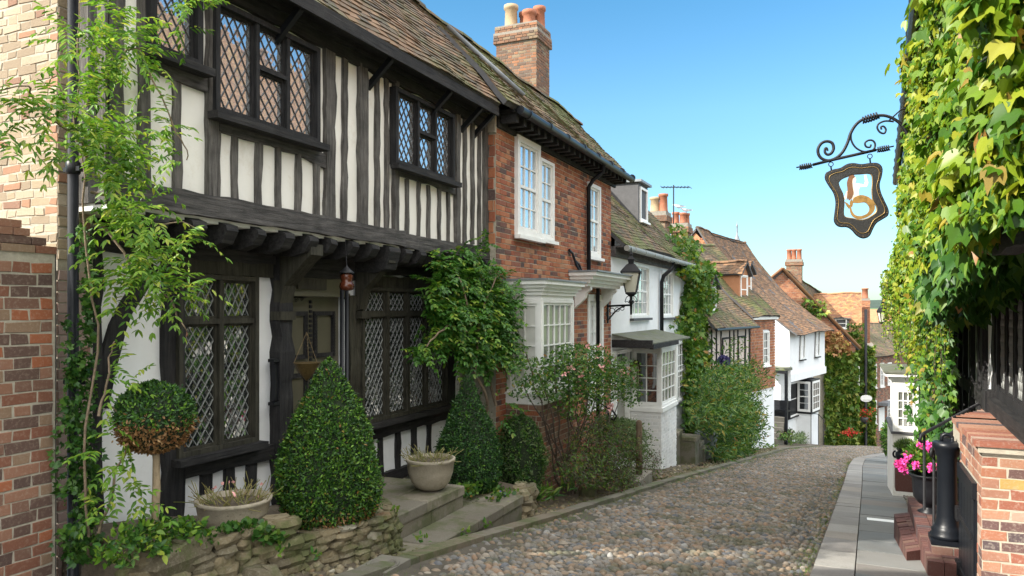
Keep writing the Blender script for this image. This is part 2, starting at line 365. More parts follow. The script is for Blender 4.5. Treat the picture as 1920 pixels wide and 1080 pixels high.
# ------------------------------------------------------------- roofs
def roof(parent, e0, e1, r0, r1, mat, name='roof', gauge=.10, tw=.165, sag=.03, thick=.07, ridge=True, curl=0, rafters=None):
    e0, e1, r0, r1 = map(Vector, (e0, e1, r0, r1))
    W = ((e1-e0).length+(r1-r0).length)/2; H = ((r0-e0).length+(r1-e1).length)/2
    n = (e1-e0).cross(r0-e0).normalized()
    if n.z < 0: n = -n
    nr = max(2, int(H/gauge)); nc = max(2, int(W/tw))
    ph = [R(0, 6) for _ in range(6)]
    def q(u, v):
        s_ = sag*(math.sin(u*5+ph[0])*math.sin(v*3.3+ph[1])+.5*math.sin(u*13+ph[2]+v*4)+.25*math.sin(u*31+ph[3])*math.sin(v*17+ph[4]))
        s_ -= curl*math.sin(v*math.pi)
        p = e0.lerp(e1, u).lerp(r0.lerp(r1, u), v)
        return p+n*s_
    mb = MB()
    G_ = 12                                                # solid slab under the tiles
    top = [[q(i/G_, j/G_) for i in range(G_+1)] for j in range(G_+1)]
    V = [p for row in top for p in row]+[p-n*thick for row in top for p in row]; K = G_+1; B = K*K
    fs = []
    for j in range(G_):
        for i in range(G_):
            a = j*K+i; fs.append((a, a+1, a+K+1, a+K)); fs.append((B+a, B+a+K, B+a+K+1, B+a+1))
    for i in range(G_):
        fs += [(i, B+i, B+i+1, i+1), (G_*K+i, G_*K+i+1, B+G_*K+i+1, B+G_*K+i), (i*K, (i+1)*K, B+(i+1)*K, B+i*K), (i*K+G_, B+i*K+G_, B+(i+1)*K+G_, (i+1)*K+G_)]
    mb.P(V, fs, 1, raw=True)
    for j in range(nr):
        v0 = j/nr-.003; v1 = (j+1.25)/nr; off = .5*(j % 2)
        for i in range(-1, nc+1):
            u0 = (i+off)/nc+R(-.0012, .0012)*nc/nc; u1 = (i+off+.97)/nc
            u0 = max(0, u0); u1 = min(1, u1)
            if u1-u0 < .25/nc: continue
            vj = R(-.0035, .0035)*3/ max(1, H)*.4; l0 = .020+R(-.004, .008); l1 = .006+R(-.002, .003); tw_ = R(-.004, .004)
            a, b, c, d = q(u0, v0+vj)+n*(l0+tw_), q(u1, v0+vj)+n*(l0-tw_), q(u1, v1)+n*l1, q(u0, v1)+n*l1
            t_ = n*.014
            mb.P([a, b, c, d, a-t_, b-t_, c-t_, d-t_], [(0, 1, 2, 3), (0, 4, 5, 1), (1, 5, 6, 2), (3, 7, 4, 0)], 0, raw=True)
    if ridge:
        L = (r1-r0).length; k = max(2, int(L/.32)); dr = (r1-r0)/k
        up = Vector((0, 0, 1)); sd = dr.cross(up).normalized()
        for i in range(k):
            c0 = q(i/k, 1)-up*.03+up*R(-.01, .01); c1 = c0+(q((i+1)/k, 1)-q(i/k, 1))*.97
            ring = [(math.cos(x)*.10, math.sin(x)*.085) for x in np.linspace(0, math.pi, 6)]
            V = [c0+sd*x+up*y for x, y in ring]+[c1+sd*x+up*y for x, y in ring]
            mb.P(V, [(m, m+1, m+7, m+6) for m in range(5)]+[(0, 1, 2, 3, 4, 5), (11, 10, 9, 8, 7, 6)], 0, raw=True)
    return mb.build(name, parent, [mat, 'slate_board'])

# ---------------------------------------------------------------- windows
def sash(parent, fr, a0, a1, z0, z1, o, cols, rows, frame='white_paint', glass='glass', box=.06, rec=.05, sill=True, mid=True, bar=.018, lean=0, curtain=False, name='window'):
    """frame with glazing bars; glass, sill and curtain are its sub-parts"""
    mb = MB(fr)
    if lean:
        base = fr.p; fr2 = Fr(fr.t, fr.y, fr.ang, fr.side, fr.a0); fr2.p = lambda a, o_, z: base(a+lean*(z-z0), o_, z); mb.fr = fr2
    f = mb.fr; q = o-rec
    mb.box(a0, a0+box, q-.04, o+.012, z0, z1); mb.box(a1-box, a1, q-.04, o+.012, z0, z1)
    mb.box(a0+box, a1-box, q-.04, o+.012, z1-box, z1); mb.box(a0+box, a1-box, q-.04, o+.012, z0, z0+box)
    ia0, ia1, iz0, iz1 = a0+box, a1-box, z0+box, z1-box
    st = min(.035, (ia1-ia0)*.12)
    mb.box(ia0, ia0+st, q-.03, q+.012, iz0, iz1); mb.box(ia1-st, ia1, q-.03, q+.012, iz0, iz1)
    mb.box(ia0+st, ia1-st, q-.03, q+.012, iz1-st, iz1); mb.box(ia0+st, ia1-st, q-.03, q+.012, iz0, iz0+st*1.4)
    if mid: zm = (iz0+iz1)/2; mb.box(ia0+st, ia1-st, q-.03, q+.018, zm-.02, zm+.02)
    for i in range(1, cols):
        x = ia0+st+(ia1-ia0-2*st)*i/cols; mb.box(x-bar/2, x+bar/2, q-.02, q+.008, iz0+st, iz1-st)
    for i in range(1, rows):
        if mid and i*2 == rows: continue
        z = iz0+st+(iz1-iz0-2*st)*i/rows; mb.box(ia0+st, ia1-st, q-.018, q+.0075, z-bar/2, z+bar/2)
    w = mb.build(name, parent, frame)
    g = MB(f); g.P([(ia0, q-.012, iz0), (ia1, q-.012, iz0), (ia1, q-.012, iz1), (ia0, q-.012, iz1)], [(0, 1, 2, 3)]); g.build('glass', w, glass)
    if sill:
        g = MB(f); g.box(a0-.05, a1+.05, o-.02, o+.07, z0-.055, z0-.002); g.build('sill', w, frame if sill is True else sill)
    return w
def leaded(parent, fr, a0, a1, z0, z1, o, lights, frame='timber_black', box=.07, mull=.05, glass='glass', dz=.13, da=.085, transom=(), rec=.04, came='lead_came', sill='timber_black_h', cw=.0055, tl=.03, surround=True):
    """lights: fractional boundaries; transom: list of (light index or None, z)"""
    mb = MB(fr); q = o-rec
    if surround:
        mb.box(a0, a0+box, q-.05, o+.02, z0, z1); mb.box(a1-box, a1, q-.05, o+.02, z0, z1)
        mb.box(a0+box, a1-box, q-.05, o+.02, z1-box, z1); mb.box(a0+box, a1-box, q-.05, o+.02, z0, z0+box)
    ia0, ia1, iz0, iz1 = a0+box, a1-box, z0+box, z1-box
    xs = [ia0+(ia1-ia0)*f for f in lights]
    for x in xs[1:-1]: mb.box(x-mull/2, x+mull/2, q-.04, o+.008, iz0, iz1)
    cells = []
    for i, (x0, x1) in enumerate(zip(xs, xs[1:])):
        zz = [iz0]+sorted(z for k, z in transom if k is None or k == i)+[iz1]
        for z in zz[1:-1]: mb.box(x0+(mull/2 if i else 0), x1-(mull/2 if i < len(xs)-2 else 0), q-.036, o+.006, z-mull*.45, z+mull*.45)
        for p0, p1 in zip(zz, zz[1:]):
            c = (x0+(mull/2 if i else 0), x1-(mull/2 if i < len(xs)-2 else 0), p0+(mull*.45 if p0 > iz0 else 0), p1-(mull*.45 if p1 < iz1 else 0))
            cells.append(c); b = .022                                   # casement frame
            mb.box(c[0], c[0]+b, q-.03, q+.014, c[2], c[3]); mb.box(c[1]-b, c[1], q-.03, q+.014, c[2], c[3])
            mb.box(c[0]+b, c[1]-b, q-.03, q+.014, c[2], c[2]+b); mb.box(c[0]+b, c[1]-b, q-.03, q+.014, c[3]-b, c[3])
    w = mb.build('window', parent, frame)
    g = MB(fr); lc = MB(fr)
    for c in cells:
        x0, x1, y0, y1 = c[0]+.02, c[1]-.02, c[2]+.02, c[3]-.02
        # slightly tilted quarries: each diamond of glass catches its own reflection
        nx = max(2, round((x1-x0)/da)); DA = (x1-x0)/nx; nz_ = max(2, round((y1-y0)/dz)); DZ = (y1-y0)/nz_
        for i in range(0, 2*nx+1):
            for j in range(0, 2*nz_+1):
                if (i+j) % 2: continue
                cx, cz = x0+i*DA/2, y0+j*DZ/2
                P_ = [(cx, cz-DZ/2), (cx+DA/2, cz), (cx, cz+DZ/2), (cx-DA/2, cz)]
                P_ = [(min(x1, max(x0, a)), min(y1, max(y0, b))) for a, b in P_]
                ar = abs(sum(P_[k][0]*P_[(k+1) % 4][1]-P_[(k+1) % 4][0]*P_[k][1] for k in range(4)))
                if ar < 1e-5: continue
                tx, tz = R(-tl, tl), R(-tl, tl)
                U = []
                for a, b in P_:
                    if not U or abs(a-U[-1][0])+abs(b-U[-1][1]) > 1e-6: U.append((a, b))
                if abs(U[0][0]-U[-1][0])+abs(U[0][1]-U[-1][1]) < 1e-6: U.pop()
                if len(U) < 3: continue
                g.P([(a, q-.010+(a-cx)*tx+(b-cz)*tz, b) for a, b in U], [tuple(range(len(U)))])
        def bar(p, r_):
            L = math.hypot(r_[0]-p[0], r_[1]-p[1])
            if L < .02: return
            ua, uz = (r_[0]-p[0])/L, (r_[1]-p[1])/L; na, nz2 = -uz*cw/2, ua*cw/2
            o0, o1 = q-.012, q-.001
            lc.P([(p[0]+na, o0, p[1]+nz2), (p[0]-na, o0, p[1]-nz2), (r_[0]-na, o0, r_[1]-nz2), (r_[0]+na, o0, r_[1]+nz2),
                  (p[0]+na, o1, p[1]+nz2), (p[0]-na, o1, p[1]-nz2), (r_[0]-na, o1, r_[1]-nz2), (r_[0]+na, o1, r_[1]+nz2)],
                 [(4, 5, 6, 7), (0, 4, 7, 3), (1, 2, 6, 5)])
        m = DZ/DA
        for k in range(-nz_, nx+1):                                      # rising
            xs0 = x0+k*DA; pa = (xs0, y0); 
            t0 = max(0, (x0-xs0)); t1 = min(x1-xs0, (y1-y0)/m)
            if t1 > t0+.005: bar((xs0+t0, y0+m*t0), (xs0+t1, y0+m*t1))
        for k in range(0, nx+nz_+1):                                     # falling
            xs0 = x0+k*DA
            t0 = max(0, xs0-x1); t1 = min(xs0-x0, (y1-y0)/m)
            if t1 > t0+.005: bar((xs0-t0, y0+m*t0), (xs0-t1, y0+m*t1))
    g.build('glass', w, glass); lc.build('leading', w, came)
    if sill:
        b = MB(fr); b.box(a0-.05, a1+.05, o-.02, o+.09, z0-.06, z0-.002); b.build('sill', w, sill)
    return w

# ---------------------------------------------------------------- foliage
OVAL = (np.array([(0, 0, 0), (-.24, .32, .05), (-.17, .72, .02), (0, 1, -.08), (.17, .72, .02), (.24, .32, .05)]), [(0, 3, 2, 1), (0, 5, 4, 3)])
NARROW = (np.array([(0, 0, 0), (-.12, .4, .03), (0, 1, -.12), (.12, .4, .03)]), [(0, 2, 1), (0, 3, 2)])
ROUND = (np.array([(0, 0, 0), (-.38, .3, .05), (-.3, .8, 0), (0, 1, -.05), (.3, .8, 0), (.38, .3, .05)]), [(0, 3, 2, 1), (0, 5, 4, 3)])
_l = [(0, .04, 0), (-.20, -.10, .01), (-.42, .0, .06), (-.56, .30, -.02), (-.50, .60, -.16), (-.32, .50, .02), (-.20, .62, .03), (-.11, .85, -.06), (0, 1.12, -.26)]
IVY = (np.array(_l+[(-x, y, z) for x, y, z in _l[1:-1]]), [tuple(range(0, 9))[::-1], (0, 9, 10, 11, 12, 13, 14, 15, 8)])
BLADE = (np.array([(-.03, 0, 0), (.03, 0, 0), (.02, .55, .06), (0, 1, .3), (-.02, .55, .06)]), [(0, 1, 2, 4), (4, 2, 3)])
PETAL = (np.array([(0, 0, 0), (-.5, .5, .15), (0, 1, .1), (.5, .5, .15)]), [(0, 3, 2, 1)])
def unit(v): return v/np.maximum(1e-9, np.linalg.norm(v, axis=1))[:, None]
def rv(n): return unit(rng.normal(size=(n, 3)))
def leaves(name, parent, P_, D, Nn, size, tmpl, mats, mi=None, label=None, extra=None):
    """one mesh of leaves at P, tips towards D, faces towards Nn"""
    tv, tf = tmpl; P_ = np.asarray(P_, float); n = len(P_); K = len(tv)
    D = unit(np.asarray(D, float)); X = unit(np.cross(D, np.asarray(Nn, float))); Zz = np.cross(X, D)
    sz = np.broadcast_to(np.asarray(size, float), (n,))[:, None, None]
    V = P_[:, None, :]+sz*(tv[None, :, 0:1]*X[:, None, :]+tv[None, :, 1:2]*D[:, None, :]+tv[None, :, 2:3]*Zz[:, None, :])
    V = V.reshape(-1, 3); idx = []; ls = []
    for i, f in enumerate(tf): idx.append((np.arange(n)[:, None]*K+np.array(f)[None, :]))
    per = np.concatenate([a for a in idx], axis=1).reshape(-1)
    tot = np.tile(np.array([len(f) for f in tf]), n)
    fm = np.repeat(np.zeros(n, int) if mi is None else np.asarray(mi, int), len(tf))
    if extra is not None and extra.v:
        b = len(V); ev = np.array(extra.v, float); V = np.concatenate([V, ev])
        per = np.concatenate([per, np.array([b+i for f in extra.f for i in f], int)])
        tot = np.concatenate([tot, [len(f) for f in extra.f]]); fm = np.concatenate([fm, extra.m])
    if parent is not None: V = V-root_loc(parent)
    me = bpy.data.meshes.new(name); me.vertices.add(len(V)); me.vertices.foreach_set('co', V.reshape(-1).astype(np.float32))
    me.loops.add(len(per)); me.loops.foreach_set('vertex_index', per.astype(np.int32))
    me.polygons.add(len(tot)); st = np.concatenate([[0], np.cumsum(tot)[:-1]])
    me.polygons.foreach_set('loop_start', st.astype(np.int32)); me.polygons.foreach_set('loop_total', tot.astype(np.int32))
    if isinstance(mats, str): mats = [mats]
    for m in mats: me.materials.append(MATS[m])
    me.polygons.foreach_set('material_index', fm.astype(np.int32)); me.update(calc_edges=True); me.validate()
    o = bpy.data.objects.new(name, me); COL.objects.link(o)
    if parent is not None: o.parent = parent
    if label: o['label'] = label
    return o
def blob_pts(blobs, dens=1.0):
    """blobs: (px, py, rx, ry, t, dt, n) -> scattered points around the plane t"""
    out = []
    for x, y, rx, ry, t, dt, n in blobs:
        n = int(n*dens); a = rng.uniform(0, 2*np.pi, n); r = np.sqrt(rng.uniform(0, 1, n))
        for i in range(n):
            tt = t+rng.normal()*dt; p = PTT(x+rx*r[i]*math.cos(a[i]), y+ry*r[i]*math.sin(a[i]), t)
            # shift outward without following the pixel ray
            out.append((p.x+(tt-t), p.y, p.z))
    return np.array(out)
def fronds(P_, D, length, nl=5, leaf=.05, droop=.35):
    """pinnate leaves: returns leaflet arrays"""
    n = len(P_); D = unit(D); side = unit(np.cross(D, np.tile([0, 0, 1.0], (n, 1))+rv(n)*.3)); up = np.cross(side, D)
    PP, DD, NN, SS = [], [], [], []
    L = np.broadcast_to(length, (n,))
    for k in range(nl):
        q = (k+1)/nl; base = P_+D*(L*q)[:, None]; base[:, 2] -= droop*L*q*q
        for sgn in ((1, -1) if k < nl-1 else (1, -1, 0)):
            d = D*(.55 if sgn else 1)+side*sgn*.9+np.array([0, 0, -.35-.2*q])+rv(n)*.15
            PP.append(base); DD.append(d); NN.append(up+rv(n)*.35); SS.append(np.full(n, leaf)*rng.uniform(.75, 1.2, n))
    return np.concatenate(PP), np.concatenate(DD), np.concatenate(NN), np.concatenate(SS)
def stems(parent, paths, r, mat, name='stem'):
    mb = MB()
    for p in paths:
        if len(p) < 8: p = [x for a_, b_ in zip(p, p[1:]) for x in wob(a_, b_, 5, .035)[:-1]]+[p[-1]]
        m = len(p); mb.tube(p, [r*(1-.6*i/(m-1)) for i in range(m)], 6)
    return mb.build(name, parent, mat)
def wob(p0, p1, n=8, a=.05, sag=0):
    p0, p1 = Vector(p0), Vector(p1); out = []
    o = Vector((0, 0, 0))
    for i in range(n+1):
        q = i/n; o += Vector((R(-a, a), R(-a, a), R(-a, a)))*.6; w = math.sin(q*math.pi)
        out.append(p0.lerp(p1, q)+o*w+Vector((0, 0, -sag*w)))
    return out
# ================================================================ the setting
def struct(o): o['kind'] = 'structure'; return o
def sheet(name, ts, ss, mat, dz=0.0, bump=0):
    mb = MB(); K = len(ts)
    for s_ in ss:
        for t_ in ts: mb.v.append((t_, s_, gz(s_)+dz+R(-bump, bump)))
    for j in range(len(ss)-1):
        for i in range(K-1): a = j*K+i; mb.f.append([a, a+1, a+K+1, a+K]); mb.m.append(0); mb.sm.append(True)
    return struct(mb.build(name, None, mat))
sheet('ground', [-400, -60, -20, -10, -6, 6, 20, 60, 400], [-60, -20, 0, 10, 20, 30, 38, 42, 46, 60, 100, 160], 'soil', -.06)
sheet('hills', [-3000, -1000, -300, 0, 300, 600, 1200, 2000, 5000], [160, 350, 600, 900, 1200], 'field_green', 0)
# wooded ridge
mb = MB(); tx = np.linspace(-2500, 5200, 90); sy = [1150, 1400, 1700, 2000, 2100, 2600, 3000]
for j, s_ in enumerate(sy):
    for x in tx: mb.v.append((x, s_, gz(s_)+(R(-1.5, 1.5)+4*math.sin(x*.004)+2*math.sin(x*.011) if 1 < j < 5 else 0)))
for j in range(len(sy)-1):
    for i in range(89): a = j*90+i; mb.f.append([a, a+1, a+91, a+90]); mb.m.append(0); mb.sm.append(True)
struct(mb.build('wooded_hills', None, 'wood_green'))

def lerp_tab(tab, s_):
    if s_ <= tab[0][0]: return tab[0][1]
    for (a, x), (b, y) in zip(tab, tab[1:]):
        if s_ <= b: return x+(y-x)*(s_-a)/(b-a)
    return tab[-1][1]
KR = [(-30, -.6), (0, -.45), (6.8, -.28), (16, -.08), (22, .02), (26, .17), (29, .7), (32, 1.42), (36, 2.7), (42, 5), (60, 12)]      # road edge, right
KL = [(-30, -3.3), (0, -3.3), (6, -3.32), (8, -3.2), (13, -3.05), (19, -2.75), (30, -2.2), (34, -1.4), (40, .6), (46, 3), (60, 8)]
# the bed of the road
mb = MB(); ss = [-20, -8]+[x*1.0 for x in range(-4, 60, 2)]
for s_ in ss:
    l, r = lerp_tab(KL, s_)-.15, lerp_tab(KR, s_)+.1
    for i in range(7): q = i/6; mb.v.append((l+(r-l)*q, s_, gz(s_)-.02+.04*math.sin(q*math.pi)))
for j in range(len(ss)-1):
    for i in range(6): a = j*7+i; mb.f.append([a, a+1, a+8, a+7]); mb.m.append(0); mb.sm.append(True)
struct(mb.build('road', None, 'road_bed'))
# cobbles: one dome per stone
P_, RX, RY, RZ_, AN = [], [], [], [], []
s_ = 3.2; row = 0
while s_ < 39:
    l, r = lerp_tab(KL, s_)+.16, lerp_tab(KR, s_)-.03
    gap = .072; t_ = l+(row % 2)*gap/2+R(0, .03)
    while t_ < r:
        k = R(.75, 1.25); edge = (r-t_ < .38) ; q = (t_-l)/(r-l)
        if edge and random.random() < .35: t_ += gap*.7; continue
        if (t_-l) < .35 and random.random() < .35+.4*math.sin(s_*1.7)**2: t_ += gap; continue
        z = gz(s_)-.02+.04*math.sin(q*math.pi)
        P_.append((t_+R(-.018, .018), s_+R(-.014, .014), z-.006-.012*max(0, math.sin(s_*.9+t_*1.7)*math.sin(t_*2.3)))); kk = .8 if edge else 1
        RX.append(.041*k*kk*R(.85, 1.2)); RY.append(.0305*k*kk*R(.85, 1.15)); RZ_.append(.034*R(.5, 1.45)); AN.append(R(-.6, .6))
        t_ += gap
    s_ += .054; row += 1
def domes(name, P_, RX, RY, RZ_, AN, mat, seg=8, kind='stuff', tilt=.12):
    P_ = np.array(P_); n = len(P_); RX, RY, RZ_, AN = map(np.array, (RX, RY, RZ_, AN))
    a = np.arange(seg)*2*np.pi/seg; rings = [(1.0, -.35), (.97, .2), (.78, .62), (.40, .92)]
    T = np.array([(r*math.cos(x), r*math.sin(x), z) for r, z in rings for x in a]+[(0, 0, 1.0)])
    fs = [(i*seg+k, i*seg+(k+1) % seg, (i+1)*seg+(k+1) % seg, (i+1)*seg+k) for i in range(3) for k in range(seg)]
    ft = [(3*seg+k, 3*seg+(k+1) % seg, 4*seg) for k in range(seg)]
    J = 1+rng.normal(size=(n, len(T)))*.06
    x = T[None, :, 0]*RX[:, None]*J; y = T[None, :, 1]*RY[:, None]*J; z = T[None, :, 2]*RZ_[:, None]
    tx, ty = rng.normal(size=n)*tilt, rng.normal(size=n)*tilt
    z = z+x*tx[:, None]+y*ty[:, None]
    c, s2 = np.cos(AN)[:, None], np.sin(AN)[:, None]
    V = np.stack([P_[:, 0:1]+x*c-y*s2, P_[:, 1:2]+x*s2+y*c, P_[:, 2:3]+z], axis=2).reshape(-1, 3); K = len(T)
    base = (np.arange(n)*K)[:, None, None]
    q4 = (base+np.array(fs)[None]).reshape(n, -1); q3 = (base+np.array(ft)[None]).reshape(n, -1)
    per = np.concatenate([q4, q3], axis=1).reshape(-1); tot = np.tile(np.array([4]*len(fs)+[3]*len(ft)), n)
    me = bpy.data.meshes.new(name); me.vertices.add(len(V)); me.vertices.foreach_set('co', V.reshape(-1).astype(np.float32))
    me.loops.add(len(per)); me.loops.foreach_set('vertex_index', per.astype(np.int32)); me.polygons.add(len(tot))
    me.polygons.foreach_set('loop_start', np.concatenate([[0], np.cumsum(tot)[:-1]]).astype(np.int32)); me.polygons.foreach_set('loop_total', tot.astype(np.int32))
    me.polygons.foreach_set('use_smooth', np.ones(len(tot), bool)); me.materials.append(MATS[mat]); me.update(calc_edges=True); me.validate()
    o = bpy.data.objects.new(name, me); COL.objects.link(o)
    if kind: o['kind'] = kind
    return o
o = domes('cobbles', P_, RX, RY, RZ_, AN, 'cobble')
tag(o, 'brown and grey rounded cobbles paving the sloping street', 'cobbles')

# slabs along a strip: kerb stones and flags (irregular lengths, real gaps)
def slabs(name, s0, s1, tl, tr, mat, lmin, lmax, dz, hgt, cols=1, slope=0):
    mb = MB(); s_ = s0
    while s_ < s1:
        L = R(lmin, lmax); e = s_+L-.012
        for c in range(cols):
            def t_at(q, f): a, b = tl(q), tr(q); return a+(b-a)*f
            f0, f1 = c/cols, (c+1)/cols; j = .006; d = [R(-.006, .006) for _ in range(4)]; g = .003
            p = [(t_at(s_, f0)+g, s_, 0), (t_at(s_, f1)-g, s_, 0), (t_at(e, f1)-g, e, 0), (t_at(e, f0)+g, e, 0)]
            top = [Vector((x, y, gz(y)+dz+d[i])) for i, (x, y, _) in enumerate(p)]
            bot = [v-Vector((0, 0, hgt)) for v in top]
            ce = sum(top, Vector())/4; inn = [v.lerp(ce, .02)+Vector((0, 0, .004)) for v in top]
            mb.P(bot+top+inn, [(0, 1, 5, 4), (1, 2, 6, 5), (2, 3, 7, 6), (3, 0, 4, 7), (4, 5, 9, 8), (5, 6, 10, 9), (6, 7, 11, 10), (7, 4, 8, 11), (8, 9, 10, 11)], 0, raw=True)
        s_ += L
    return struct(mb.build(name, None, mat))
kr = lambda s_: lerp_tab(KR, s_); kl = lambda s_: lerp_tab(KL, s_)
slabs('kerb', -4, 44, kr, lambda s_: kr(s_)+.33, 'granite_slab', .35, .95, .045, .16)
PW = [(-4, .95), (4, .95), (6.5, .72), (7.6, .62), (9, .62), (12, .66), (20, .6), (44, .8)]
slabs('pavement', -4, 44, lambda s_: kr(s_)+.332, lambda s_: kr(s_)+.33+lerp_tab(PW, s_), 'flagstone', .35, .75, .047, .16)
slabs('kerb_stones', 3.5, 33, lambda s_: kl(s_)-.02, lambda s_: kl(s_)+.14, 'kerb_old', .6, 1.2, .04, .16)
# white slab in the pavement
mb = MB(); zz = gz(10.6)+.06; mb.box(kr(10.6)+.42, kr(10.6)+.8, 10.5, 10.68, zz-.03, zz) if False else mb.box(10.5, 10.68, kr(10.6)+.42, kr(10.6)+.8, zz-.03, zz)
tag(mb.build('access_cover', None, 'white_paint'), 'thin pale rectangular cover let into the pavement flags', 'cover')
# loose pebbles beside the pavement on the right
P_, RX, RY, RZ_, AN = [], [], [], [], []
for i in range(3600):
    s_ = R(4.5, 16.5); t0 = kr(s_)+.35+lerp_tab(PW, s_); t_ = R(t0, t0+1.0)
    if 6.9 < s_ < 8.6 and t_ < 1.0: continue
    k = R(.6, 1.3); P_.append((t_, s_, gz(s_)+.045)); RX.append(.035*k); RY.append(.028*k); RZ_.append(.024*k); AN.append(R(0, 3))
tag(domes('pebbles', P_, RX, RY, RZ_, AN, 'cobble', tilt=.3), 'loose grey and tan pebbles between pavement and house wall', 'pebbles')
# verge on the left: earth + small stones
sheet('verge', [-5.4, -4.9, -4.4, -3.9, -3.28], [3, 5, 7, 9, 11, 13, 15, 18, 22, 26, 30, 36], 'soil', -.012, .012)
P_, RX, RY, RZ_, AN = [], [], [], [], []
for i in range(2600):
    s_ = R(3.2, 30); t_ = kl(s_)-abs(rng.normal())*.35
    k = R(.4, 1.1); P_.append((t_, s_, gz(s_)-.01)); RX.append(.035*k); RY.append(.028*k); RZ_.append(.022*k); AN.append(R(0, 3))
tag(domes('pebbles', P_, RX, RY, RZ_, AN, 'rubble', tilt=.3), 'small stones scattered on the earth verge by the left kerb', 'pebbles')
# grass and weeds
def grass(pts, h, mat='grass_blade'):
    pts = np.array(pts); n = len(pts); D = np.tile([0, 0, 1.0], (n, 1))+rv(n)*.6; D[:, 2] = abs(D[:, 2])
    return leaves('grass', None, pts, D, rv(n), rng.uniform(.5, 1.3, n)*h, BLADE, mat)
pts = []
for i in range(20000):
    s_ = R(3.5, 36)
    if math.sin(s_*1.9)+math.sin(s_*.83+1)+R(-1, 1) < -.25: continue
    sd = random.random()
    if sd < .62: t_ = kl(s_)+.13+abs(rng.normal())*.15
    else: t_ = kr(s_)-.03-abs(rng.normal())*.07
    pts.append((t_, s_, gz(s_)-.01))
tag(grass(pts, .042), 'short green grass and moss along both kerbs', 'grass', kind='stuff')

# ================================================================ timbered inn (left)
TU, TL = -4.55, -4.95          # upper and lower wall planes
H1 = thing('timbered_house', (-4.9, 7, gz(7)), 'black and white half timbered house with overhanging upper storey and leaded windows', 'house')
tw_ = TU+.07
UW = [(S(280, tw_), S(378, tw_), 1.83, 2.6), (S(402, tw_), S(598, tw_), 1.53, 2.42), (S(740, tw_), S(851, tw_), 1.58, 2.42)]
mb = MB(); panel(mb, 3.45, 9.22, .72, 2.62, TU, [], thick=.35)
mb.build('upper_wall', H1, 'plaster')
mb = MB(); panel(mb, 3.6, 9.3, -2.6, .62, TL, [(5.64, 6.60, -1.9, .14)], depth=.12, thick=.3)
mb.build('lower_wall', H1, 'plaster_cool')
for w in UW[:1]: leaded(H1, G, *w, TU+.07, [0, 1], frame='timber_black', glass='glass_sky', box=.05, came='lead_dark', tl=.012)
leaded(H1, G, *UW[1], TU+.07, [0, .36, .68, 1], glass='glass_sky', box=.045, mull=.038, transom=[(1, 2.02)], came='lead_dark', tl=.012, da=.092, dz=.145)
leaded(H1, G, *UW[2], TU+.07, [0, .36, .68, 1], glass='glass_sky', box=.045, mull=.038, transom=[(1, 2.04)], came='lead_dark', tl=.012, da=.092, dz=.145)
def timb(name, pts, w, o0, o1, mat, fr=G, par=None, **k):
    m_ = MB(fr); m_.beam(*pts, w, o0, o1, **k); return m_.build(name, par or H1, mat)
# bressummer in two lengths, wall plate, studs
timb('bressummer', (3.45, .80, 7.05, .78), .17, TU-.1, TU+.09, 'timber_grey_h', j=.008)
timb('bressummer', (7.05, .76, 9.30, .765), .16, TU-.1, TU+.07, 'timber_grey_h', j=.008)
timb('wall_plate', (3.45, 2.53, 9.28, 2.53), .12, TU-.05, TU+.05, 'timber_black_h')
timb('window_rail', (3.7, 1.76, 4.40, 1.74), .11, TU-.02, TU+.035, 'timber_grey_h')
timb('window_rail', (4.42, 1.46, 5.78, 1.40), .12, TU-.02, TU+.035, 'timber_grey_h', curve=.03)
timb('window_rail', (6.93, 1.52, 8.40, 1.48), .11, TU-.02, TU+.035, 'timber_grey_h', curve=.03)
def stud(x, w, z0=.86, z1=2.5, o=.03, dx=0): timb('stud', (x, z0, x+dx, z1), w*.82, TU-.02, TU+o+R(-.004, .004), 'timber_grey', j=.010)
stud(3.52, .13); m_ = MB(); m_.box(3.43, 3.449, TU-.35, TU+.03, .72, 2.62); m_.build('corner_post', H1, 'timber_grey'); stud(3.74, .11); stud(4.35, .12, .86, 2.52, .05)
stud(4.03, .09, .86, 1.70)
for x in (4.60, 4.86, 5.10, 5.36): stud(x, .075, .86, 1.41)
stud(4.41, .05, .86, 1.5); stud(5.62, .09, .86, 1.4)
stud(5.80, .17, .86, 2.5, .045); stud(6.03, .085, .86, 2.5, dx=.03); stud(6.33, .17, .86, 2.5, .05)
stud(6.60, .08); stud(6.78, .075); stud(6.94, .10, .86, 2.5, .045)
for x in (7.19, 7.44, 7.66, 7.92, 8.14): stud(x, .06, .84, 1.47)
stud(8.36, .13, .84, 2.5, .045); stud(8.58, .085); stud(8.80, .09); stud(9.00, .08); stud(9.17, .13, .8, 2.5, .05)
# jetty: joist ends with plaster between, moulded beam under
mb = MB(); mb.box(3.45, 9.22, TL-.05, TU+.02, .67, .72); mb.build('jetty_soffit', H1, 'plaster')
x = 3.75
while x < 9.15:
    m_ = MB(); w = R(.10, .14); h0 = R(.50, .54)
    big = abs(x-6.72) < .15
    if big: w = .22; h0 = .42
    prof = [(TL-.1, .69), (TU+.02, .69), (TU+.10, .66), (TU+.11, .62), (TU+.05, h0+.01), (TU-.1, h0-.03), (TL-.1, h0)]
    j = R(-.01, .01)
    m_.P([(x, o_, z) for o_, z in prof]+[(x+w+j, o_, z+R(-.006, .006)) for o_, z in prof], [tuple(range(7)), tuple(range(13, 6, -1))]+[(i, (i+1) % 7, 7+(i+1) % 7, 7+i) for i in range(7)])
    m_.build('joist', H1, 'timber_black_h'); x += R(.30, .35)
